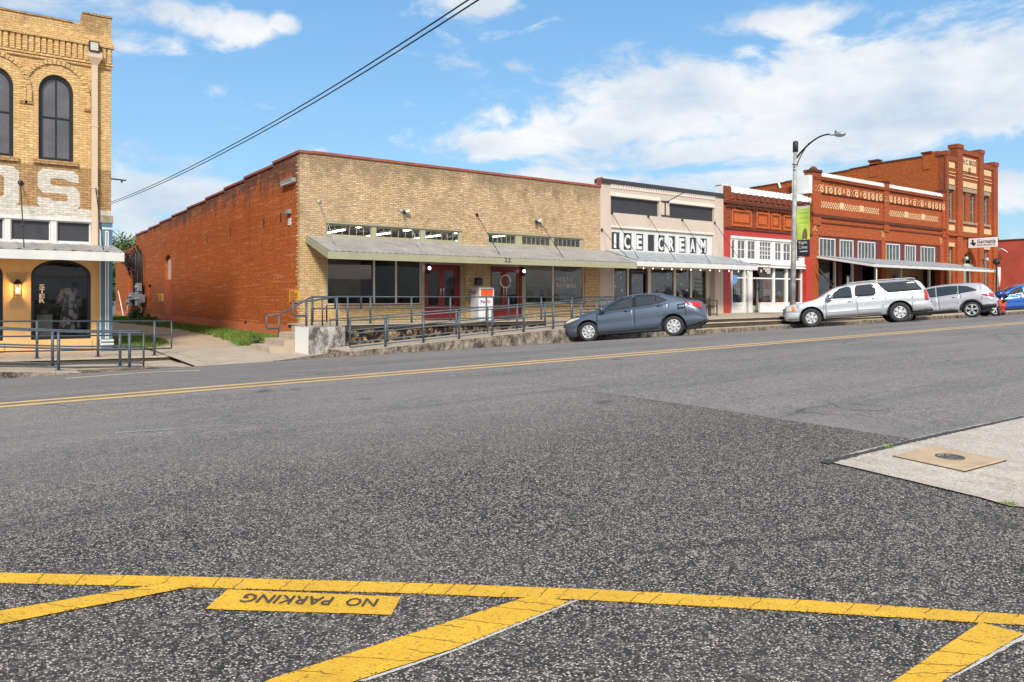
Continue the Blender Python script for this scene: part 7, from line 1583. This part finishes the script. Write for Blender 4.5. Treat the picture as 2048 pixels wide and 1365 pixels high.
# ---- blue hatchback at the right edge
pm = paint('bright_blue_metallic', (.012, .10, .42), .35, .28)
c = Car('parked_hatchback', 'bright blue hatchback cut by the right edge of the view', 4.3, 1.78, (.85, 3.46), .335,
 [(0, .5), (.02, .72), (.12, .83), (.5, .94), (1.0, 1.03), (1.35, 1.22), (1.8, 1.45), (2.2, 1.55), (2.8, 1.58), (3.5, 1.52), (3.95, 1.35), (4.15, 1.05), (4.28, .8), (4.30, .5)],
 [(0, .48), (.2, .78), (1.2, .95), (2.2, 1.0), (3.4, 1.12), (4.0, 1.05), (4.3, .48)],
 [(0, .26), (.3, .22), (1.3, .24), (3.1, .25), (4.3, .36)], pm, tumble=.32, arch=.06)
c.body()
d1 = c.patch([(1.20, .35), (2.28, .36)], [(1.20, .93), (2.28, .99)], .005, 8, 16, pm, 'door', depth=.006); d2 = c.patch([(2.30, .36), (2.98, .37), (3.10, .7)], [(2.30, .99), (3.10, 1.07)], .005, 8, 16, pm, 'door', depth=.006)
c.seam([(2.29, .36), (2.29, 1.0)], .012); c.seam([(1.3, .55), (2.9, .60)], .02)
for a, b in (([(1.32, .97), (2.20, 1.02)], [(1.32, .99), (1.6, 1.20), (1.9, 1.36), (2.20, 1.44)]), ([(2.30, 1.03), (3.05, 1.09)], [(2.30, 1.45), (2.7, 1.45), (3.05, 1.40)])): c.patch(a, b, .007, 5, 18, 'carglass', 'window')
for i, s in enumerate((-1, 1)): handle(c, 2.08, .88, d1[i], s, pm); handle(c, 2.95, .96, d2[i], s, pm); mirror(c, 1.35, .94, s, 'plastic')
screen(c, 1.10, 1.85, 'windscreen'); c.patch([(.08, .62), (.5, .70)], [(.08, .74), (.5, .80)], .008, 3, 10, 'lamp', 'headlight'); c.patch([(3.95, .85), (4.2, .8)], [(3.95, 1.0), (4.2, .98)], .008, 3, 8, 'tail', 'taillight')
c.patch([(1.26, .25), (3.06, .26)], [(1.26, .33), (3.06, .34)], .012, 3, 12, 'plastic', 'cladding')
c.wheels({'rim': .66, 'n': 5, 'hub': .3, 'wi': .14, 'wo': .2}, .22)
c.place(1993, None, R_(50), depth=38.3)
# ---- red scooter parked between the silver crossover and the blue hatchback
sp = Vector((36.2*(FX+.656*RX), 36.2*(FY+.656*RY), 0)); sz_ = G(sp.x, sp.y); rr = R_(0)
e = empty('motor_scooter', (sp.x, sp.y, sz_), 'red and dark blue motor scooter between the silver crossover and the blue hatchback', 'scooter')
b = L_().mat('rubber'); 
for xx in (-.55, .55): b.lathe([(.12, -.05), (.22, -.055), (.25, 0), (.22, .055), (.12, .05)], (xx, 0, .25), 'y', 20)
b.build('wheel', e) if False else None
for xx in (-.55, .55):
    w2 = L_().mat('rubber'); w2.lathe([(.12, -.05), (.22, -.055), (.25, 0), (.22, .055), (.12, .05)], (xx, 0, .25), 'y', 20); w2.mat('alloy'); w2.lathe([(0, -.04), (.12, -.05), (.12, .05), (0, .04)], (xx, 0, .25), 'y', 12); w2.build('wheel', e)
b = L_().mat('redpaint'); b.tube([(-.55, 0, .30), (-.45, 0, .62), (-.36, 0, .92)], .12, 8, .07); b.tube([(-.40, 0, .26), (0, 0, .24), (.2, 0, .30)], .13, 8); b.tube([(.1, 0, .34), (.35, 0, .55), (.75, 0, .60)], .16, 8, .12); b.build('body', e, bevel=0)
b = L_().mat('ink'); b.box(.12, .80, -.13, .13, .70, .78); b.build('seat', e, bevel=.02); b = L_().mat(paint('deep_blue', (.02, .05, .22))); b.lathe([(0, 0), (.16, .02), (.2, .16), (.16, .30), (0, .34)], (-.36, 0, .88), n=12); b.build('cowl', e)
b = L_().mat('iron'); b.tube([(-.36, -.30, 1.06), (-.36, .30, 1.06)], .02, 6); b.build('handlebar', e); b = L_().mat('orange'); b.box(.70, .80, -.1, .1, .52, .66); b.build('taillight', e)
e.rotation_euler = (0, 0, R_(12))
# ================================================================== street lamp with banner
lx, ly = X(1585, 20.1), 20.1; lz = swz(lx); zt_ = Z(1591, 283, ly)
e = empty('street_lamp', (lx, ly, lz), 'weathered grey street lamp with a curved arm beside the silver wagon hood', 'street lamp')
tt = (1591-1024)/FPX; lx2 = X(1591, ly)
MB().mat('pole').tube([(lx, ly, lz), (lx+(lx2-lx)*.5, ly, (lz+zt_)/2), (lx2, ly, zt_-.5)], .13, 12, .085).build('pole', e)
mb = MB().mat('iron'); mb.lathe([(.10, 0), (.12, .02), (.12, .45), (.09, .5), (0, .5)], (lx2, ly, zt_-.5), n=12); mb.build('sensor_cap', e)
ya = YS(1652, lx2); arm = []
for i in range(11):
    t = i/10; u = 1592+(1660-1592)*t; v = 318-(318-269)*math.sin(t*math.pi/2)**.9; y = YS(u, lx2); arm.append((lx2, y, Z(u, v, y)))
MB().mat('iron').tube(arm, .045, 8, .035).build('arm', e)
arm2 = []
for i in range(9):
    t = i/8; u = 1594+(1618-1594)*t; v = 332-(332-286)*t**.75; y = YS(u, lx2); arm2.append((lx2, y, Z(u, v, y)))
MB().mat('iron').tube(arm2, .022, 6).build('brace', e)
y0_, y1_ = YS(1661, lx2), YS(1691, lx2); z0_, z1_ = Z(1661, 271, y0_), Z(1690, 267, y1_)
mb = MB().mat('galv'); mb.smooth = True; N_ = 12; K_ = 12
for i in range(N_+1):
    t = i/N_; y = y0_+(y1_-y0_)*t; zc_ = z0_+(z1_-z0_)*t; r = .05 if t < .28 else .05+.15*math.sin(min(1, (t-.28)/.72)*math.pi)**.6 if t < .985 else .01
    for j in range(K_): a = 2*math.pi*j/K_; mb.v.append((lx2+r*math.cos(a), y, zc_+.55*r*math.sin(a)*(1.2 if math.sin(a) < 0 else 1)))
for i in range(N_):
    for j in range(K_): a = i*K_+j; b_ = i*K_+(j+1) % K_; mb.face([a, b_, b_+K_, a+K_])
mb.build('lamp_head', e); mb = MB().mat('iron'); mb.lathe([(.04, 0), (.04, .09), (0, .1)], (lx2, y0_+(y1_-y0_)*.35, z0_+.07), n=8); mb.build('photocell', e)
mb = MB().mat('galv'); 
for v in (330, 415, 520): z = Z(1589, v, ly); mb.lathe([(.11, 0), (.125, .01), (.125, .06), (.11, .07)], (lx+(lx2-lx)*.8, ly, z), n=12)
for i in range(6): z = Z(1589, 326+3*i, ly); mb.box(lx2-.16, lx2-.05, ly-.08, ly+.04, z, z+.05) if i % 2 else None
mb.build('clamp', e)
mb = MB().mat('redpaint'); 
# banner on two brackets
bn = empty('street_banner', (lx2, 19.5, Z(1600, 515, 19.5)), 'lime and black street banner hung on the grey lamp post', 'banner')
ya, yb2 = YS(1594.5, lx2), YS(1620.5, lx2); zt1, zt2 = Z(1594.5, 414, ya), Z(1594.5, 514, ya)
def bf(a, b): y = ya+(yb2-ya)*a; return (lx2-.03-.05*math.sin(a*3)*math.sin(b*6), y, zt2+(zt1-zt2)*b)
def bquad(mb, a0, a1, b0, b1, d=0.0, n=8):
    for i in range(n):
        p, q = a0+(a1-a0)*i/n, a0+(a1-a0)*(i+1)/n
        for j in range(n):
            r, s = b0+(b1-b0)*j/n, b0+(b1-b0)*(j+1)/n; mb.add([tuple(Vector(bf(*k))-Vector((d, 0, 0))) for k in ((p, r), (q, r), (q, s), (p, s))], [(0, 1, 2, 3)])
mb = MB().mat('lime'); bquad(mb, 0, 1, .33, .95); mb.mat('ink'); bquad(mb, 0, 1, 0, .33); mb.mat('paper'); bquad(mb, 0, 1, .95, 1.0)
mb.mat(flat('brown_disc', (.16, .11, .05), .8)); mb.add([tuple(Vector(bf(.64+.20*math.cos(t*math.pi/8), .36+.20*max(0, math.sin(t*math.pi/8))))-Vector((.006, 0, 0))) for t in range(9)]+[tuple(Vector(bf(.84, .34))-Vector((.006, 0, 0))), tuple(Vector(bf(.44, .34))-Vector((.006, 0, 0)))], [tuple(range(11))])
mb.mat(flat('faded_print', (.30, .42, .08), .8)); 
for k in range(3): bquad(mb, .15, .85, .86-.10*k, .875-.10*k, .005, 2)
mb.mat('paper')
for t, b0, b1, a0, a1 in (('Elgin', .235, .305, .18, .82), ('Crime', .15, .22, .18, .84), ('stoppers', .09, .125, .25, .85)):
    if t == 'stoppers': bquad(mb, a0, a1, b0, b1-.015, .006, 2); continue
    text_on(mb, t, lambda a, b: tuple(Vector(bf(a0+(a1-a0)*a, b0+(b1-b0)*b))-Vector((.008, 0, 0))), .012)
mb.build('cloth', bn, fixn=False)
mb = MB().mat('iron'); mb.tube([(lx2, ly, zt1+.05), (lx2, yb2-.05, zt1+.16)], .022, 6); mb.mat('redpaint'); mb.tube([(lx2, ly, zt2-.04), (lx2, yb2-.05, zt2-.01)], .022, 6); mb.build('bracket', bn)
# ================================================================== overhead wires
def wire(label, off, dz):
    pts = []
    for i in range(60):
        d = 60-i*1.25; r = -.79+(14-d)*.744; z = ZC+5.32+(.00126 if d > 24 else .0027)*(d-24)**2
        pts.append((d*FX+(r+off)*RX, d*FY+(r+off)*RY, z+dz))
    MB().mat('iron').tube(pts, .016, 6).build('power_line', None, label, 'power line', origin=False)
wire('upper of two black power lines crossing the sky from top centre to the left building', 0, .02)
wire('lower of two black power lines crossing the sky from top centre to the left building', .05, -.07)
# ================================================================== alley: meters, plants, tree
ym = YS(258, BX0); e = empty('electric_meter_bank', (BX0-.3, ym, .4), 'cluster of grey electric meters and conduits on the rear of the red side wall', 'electric meter')
for u0, u1, v0, v1 in ((257, 265, 598, 612), (262, 270, 586, 600), (274.5, 281, 584, 612), (275.5, 282, 567, 583), (281, 286, 590, 606)):
    um = (u0+u1)/2; y = YS(um, BX0-.25); za_, zb_ = Z(um, v1, y), Z(um, v0, y); h = abs(YS(u1, BX0-.25)-YS(u0, BX0-.25))/2*.75; mb = MB().mat('galv'); mb.box(BX0-.42, BX0-.1, y-h, y+h, za_, zb_); mb.lathe([(0, -.12), (.12, -.1), (.13, 0)], (BX0-.42, y, (za_+zb_)/2), 'x', 12); mb.build('meter_box', e, bevel=.02)
for u, v0, v1, r, m in ((267, 500, 610, .06, 'iron'), (271, 496, 590, .08, 'iron'), (277, 492, 570, .09, 'iron'), (280, 496, 590, .05, 'iron'), (284, 500, 586, .04, 'iron')):
    y = YS(u, BX0-.2); MB().mat(m).tube([(BX0-.2, y+.5, Z(u, v0, y)), (BX0-.2, y, Z(u, v0+15, y)), (BX0-.2, y-.2, Z(u, v1, y))], r, 6).build('conduit', e)
y = YS(255, BX0-.2); y2 = YS(283, BX0-.2); MB().mat('offwhite').tube([(BX0-.2, y, Z(255, 600, y)), (BX0-.2, y, Z(256, 627, y)), (BX0-.2, y2, Z(282, 625, y2)), (BX0-.2, y2, Z(282, 612, y2))], .05, 6).build('conduit', e)
mb = MB().mat('iron'); rk = random.Random(5)
for k in range(26):
    y = YS(272, BX0)+rk.uniform(-1.4, 2.2); z = Z(272, 500, 50)+rk.uniform(-.5, .4); mb.tube([(BX0-.15, y, z), (BX0-.35-rk.random()*.3, y+rk.uniform(-.8, .8), z+rk.uniform(-.7, .3)), (BX0-.2, y+rk.uniform(-.9, .9), z-rk.uniform(.2, 1.2))], .03, 5)
mb.build('cable_tangle', e)
MB().mat('iron').tube([(BX0-.2, YS(270, BX0), Z(270, 487, 52)), (BX0-4.5, 56, 8.8), (BX0-10, 60, 11.5)], .02, 5).build('service_wire', None, 'thin black service wire rising left from the meters over the alley', 'wire', origin=False)
def tree(name, lb, x, y, zb_, h, rx, rz, n, ls, seed, grp=None, m='leaf', trunk=True):
    rn = random.Random(seed); e = empty(name, (x, y, zb_), lb, 'tree' if trunk else 'bush', grp); mb = MB().mat('bark')
    if trunk:
        mb.tube([(x, y, zb_), (x+.1, y, zb_+h*.35), (x, y+.1, zb_+h*.6)], .18, 8, .09)
        for k in range(9): a = rn.uniform(0, 6.3); zz = zb_+h*rn.uniform(.3, .6); mb.tube([(x, y, zz), (x+rx*.5*math.cos(a), y+rx*.5*math.sin(a), zz+h*.15), (x+rx*.85*math.cos(a), y+rx*.85*math.sin(a), zz+h*rn.uniform(.2, .35))], .07, 5, .015)
        mb.build('trunk', e)
    else:
        for k in range(7): a = rn.uniform(0, 6.3); mb.tube([(x, y, zb_-.05), (x+rx*.5*math.cos(a), y+rx*.5*math.sin(a), zb_+h*.6)], .02, 5, .008)
        mb.build('stem', e)
    cb = MB().mat(m); cl = []
    for k in range(22 if trunk else 8):
        a = rn.uniform(0, 6.3); q = rn.random()**.5; cl.append((x+rx*q*math.cos(a)*.8, y+rx*q*math.sin(a)*.8, zb_+h-rz+rz*rn.uniform(-.85, .8)*(1-.5*q)))
    for k in range(n):
        c0 = rn.choice(cl); s = rx*.36; p = Vector((c0[0]+rn.gauss(0, s*.6), c0[1]+rn.gauss(0, s*.6), c0[2]+rn.gauss(0, s*.5))); a = Vector([rn.gauss(0, 1) for _ in range(3)]).normalized(); b = a.orthogonal().normalized(); cc = a.cross(b); l = ls*rn.uniform(.5, 1.3)
        cb.add([p-b*l, p-cc*l*.45, p+b*l, p+cc*l*.45], [(0, 1, 2, 3)])
    cb.build('crown' if trunk else 'foliage', e, fixn=False)
tree('tree', 'leafy yellow green tree rising over the low rear wall at the end of the alley', 11.6, 78, -.2, 7.6, 3.4, 2.6, 9000, .17, 3)
tree('tree', 'dark green tree behind the blue pilaster at the far end of the alley', 8.8, 72, -.2, 6.0, 1.9, 3.0, 6000, .16, 8)
tree('bush', 'small dark bush below the electric meters on the red side wall', 8.75, YS(270, 8.75), -.02, .95, .5, .5, 700, .09, 4, 'bushes along the red wall', trunk=False)
tree('bush', 'low weed clump between the meters and the arched opening of the red wall', 8.85, YS(296, 8.85), -.02, .55, .35, .3, 350, .07, 5, 'bushes along the red wall', trunk=False)
tree('bush', 'small weed clump beside the filled doorway in the red wall', 8.9, YS(311, 8.9), -.02, .45, .3, .25, 250, .07, 6, 'bushes along the red wall', trunk=False)
mb = MB().mat('cream'); mb.box(3.5, 9.0, 69, 69.2, -.2, 2.4); mb.build('board_fence', None, 'pale board fence across the far end of the alley', 'fence')
def grass(name, poly, n, h, seed, zoff=0):
    rn = random.Random(seed); mb = MB().mat('grass'); xs = [p[0] for p in poly]; ys2 = [p[1] for p in poly]; done = 0
    def inside(x, y):
        c_ = False
        for i in range(len(poly)):
            (xa, ya), (xb, yb) = poly[i], poly[i-1]
            if (ya > y) != (yb > y) and x < (xb-xa)*(y-ya)/(yb-ya)+xa: c_ = not c_
        return c_
    while done < n:
        t = rn.random(); y = min(ys2)+(max(ys2)-min(ys2))*t**1.6; x = rn.uniform(min(xs), max(xs))
        if not inside(x+rn.gauss(0, .12), y+rn.gauss(0, .2)): continue
        if x < 4.72 and y < FACE: continue
        done += 1; z = azf(x, y); a = rn.uniform(0, 6.3); hh_ = h*rn.uniform(.4, 1.4); w2 = .012+.0012*(y-22); dx, dy_ = math.cos(a)*w2, math.sin(a)*w2; lx_, ly_ = rn.gauss(0, .35)*hh_, rn.gauss(0, .35)*hh_
        mb.add([(x-dx, y-dy_, z-.01), (x+dx, y+dy_, z-.01), (x+lx_, y+ly_, z+hh_)], [(0, 1, 2)])
    mb.build(name, None, 'short green grass', 'grass', kind='stuff', fixn=False, origin=False)
grass('grass', [(9.2, 24.4), (7.0, 24.2), (7.3, 26), (7.6, 30), (7.9, 36), (7.7, 42), (6.5, 56), (3.4, 66), (9.2, 66)], 42000, .13, 1)
bpy.data.objects['grass']['label'] = 'strip of green grass along the foot of the red side wall'
grass('grass', [(3.45, 24.2), (4.3, 24.6), (5.3, 27.0), (5.0, 30), (3.45, 32)], 9000, .13, 2)
[o for o in bpy.data.objects if o.name.startswith('grass')][-1]['label'] = 'green grass patch at the foot of the blue pilaster'
tree('weed', 'tiny yellow flowered weed at the foot of the porch steps', 7.35, 23.9, -.05, .45, .16, .2, 160, .05, 12, trunk=False)
for (u, v, lb) in ((1778, 899, 'tiny green weed at the tar joint near the utility slab'), (2013, 1012, 'tiny green weed at the lower edge of the concrete apron')):
    p = ground_at(u, v); mb = MB().mat(flat('weed_green', (.20, .32, .03), .8, 0, .3, 30)); rn = random.Random(u)
    for k in range(26):
        a = rn.uniform(0, 6.3); l = rn.uniform(.01, .035); x_, y_ = p.x+rn.gauss(0, .015), p.y+rn.gauss(0, .015); z = G(x_, y_)+.01; mb.add([(x_, y_, z), (x_+l*math.cos(a)-.006, y_+l*math.sin(a), z+.012), (x_+l*1.3*math.cos(a), y_+l*1.3*math.sin(a), z+.02), (x_+l*math.cos(a)+.006, y_+l*math.sin(a), z+.008)], [(0, 1, 2, 3)])
    mb.build('weed', None, lb, 'weed', fixn=False)
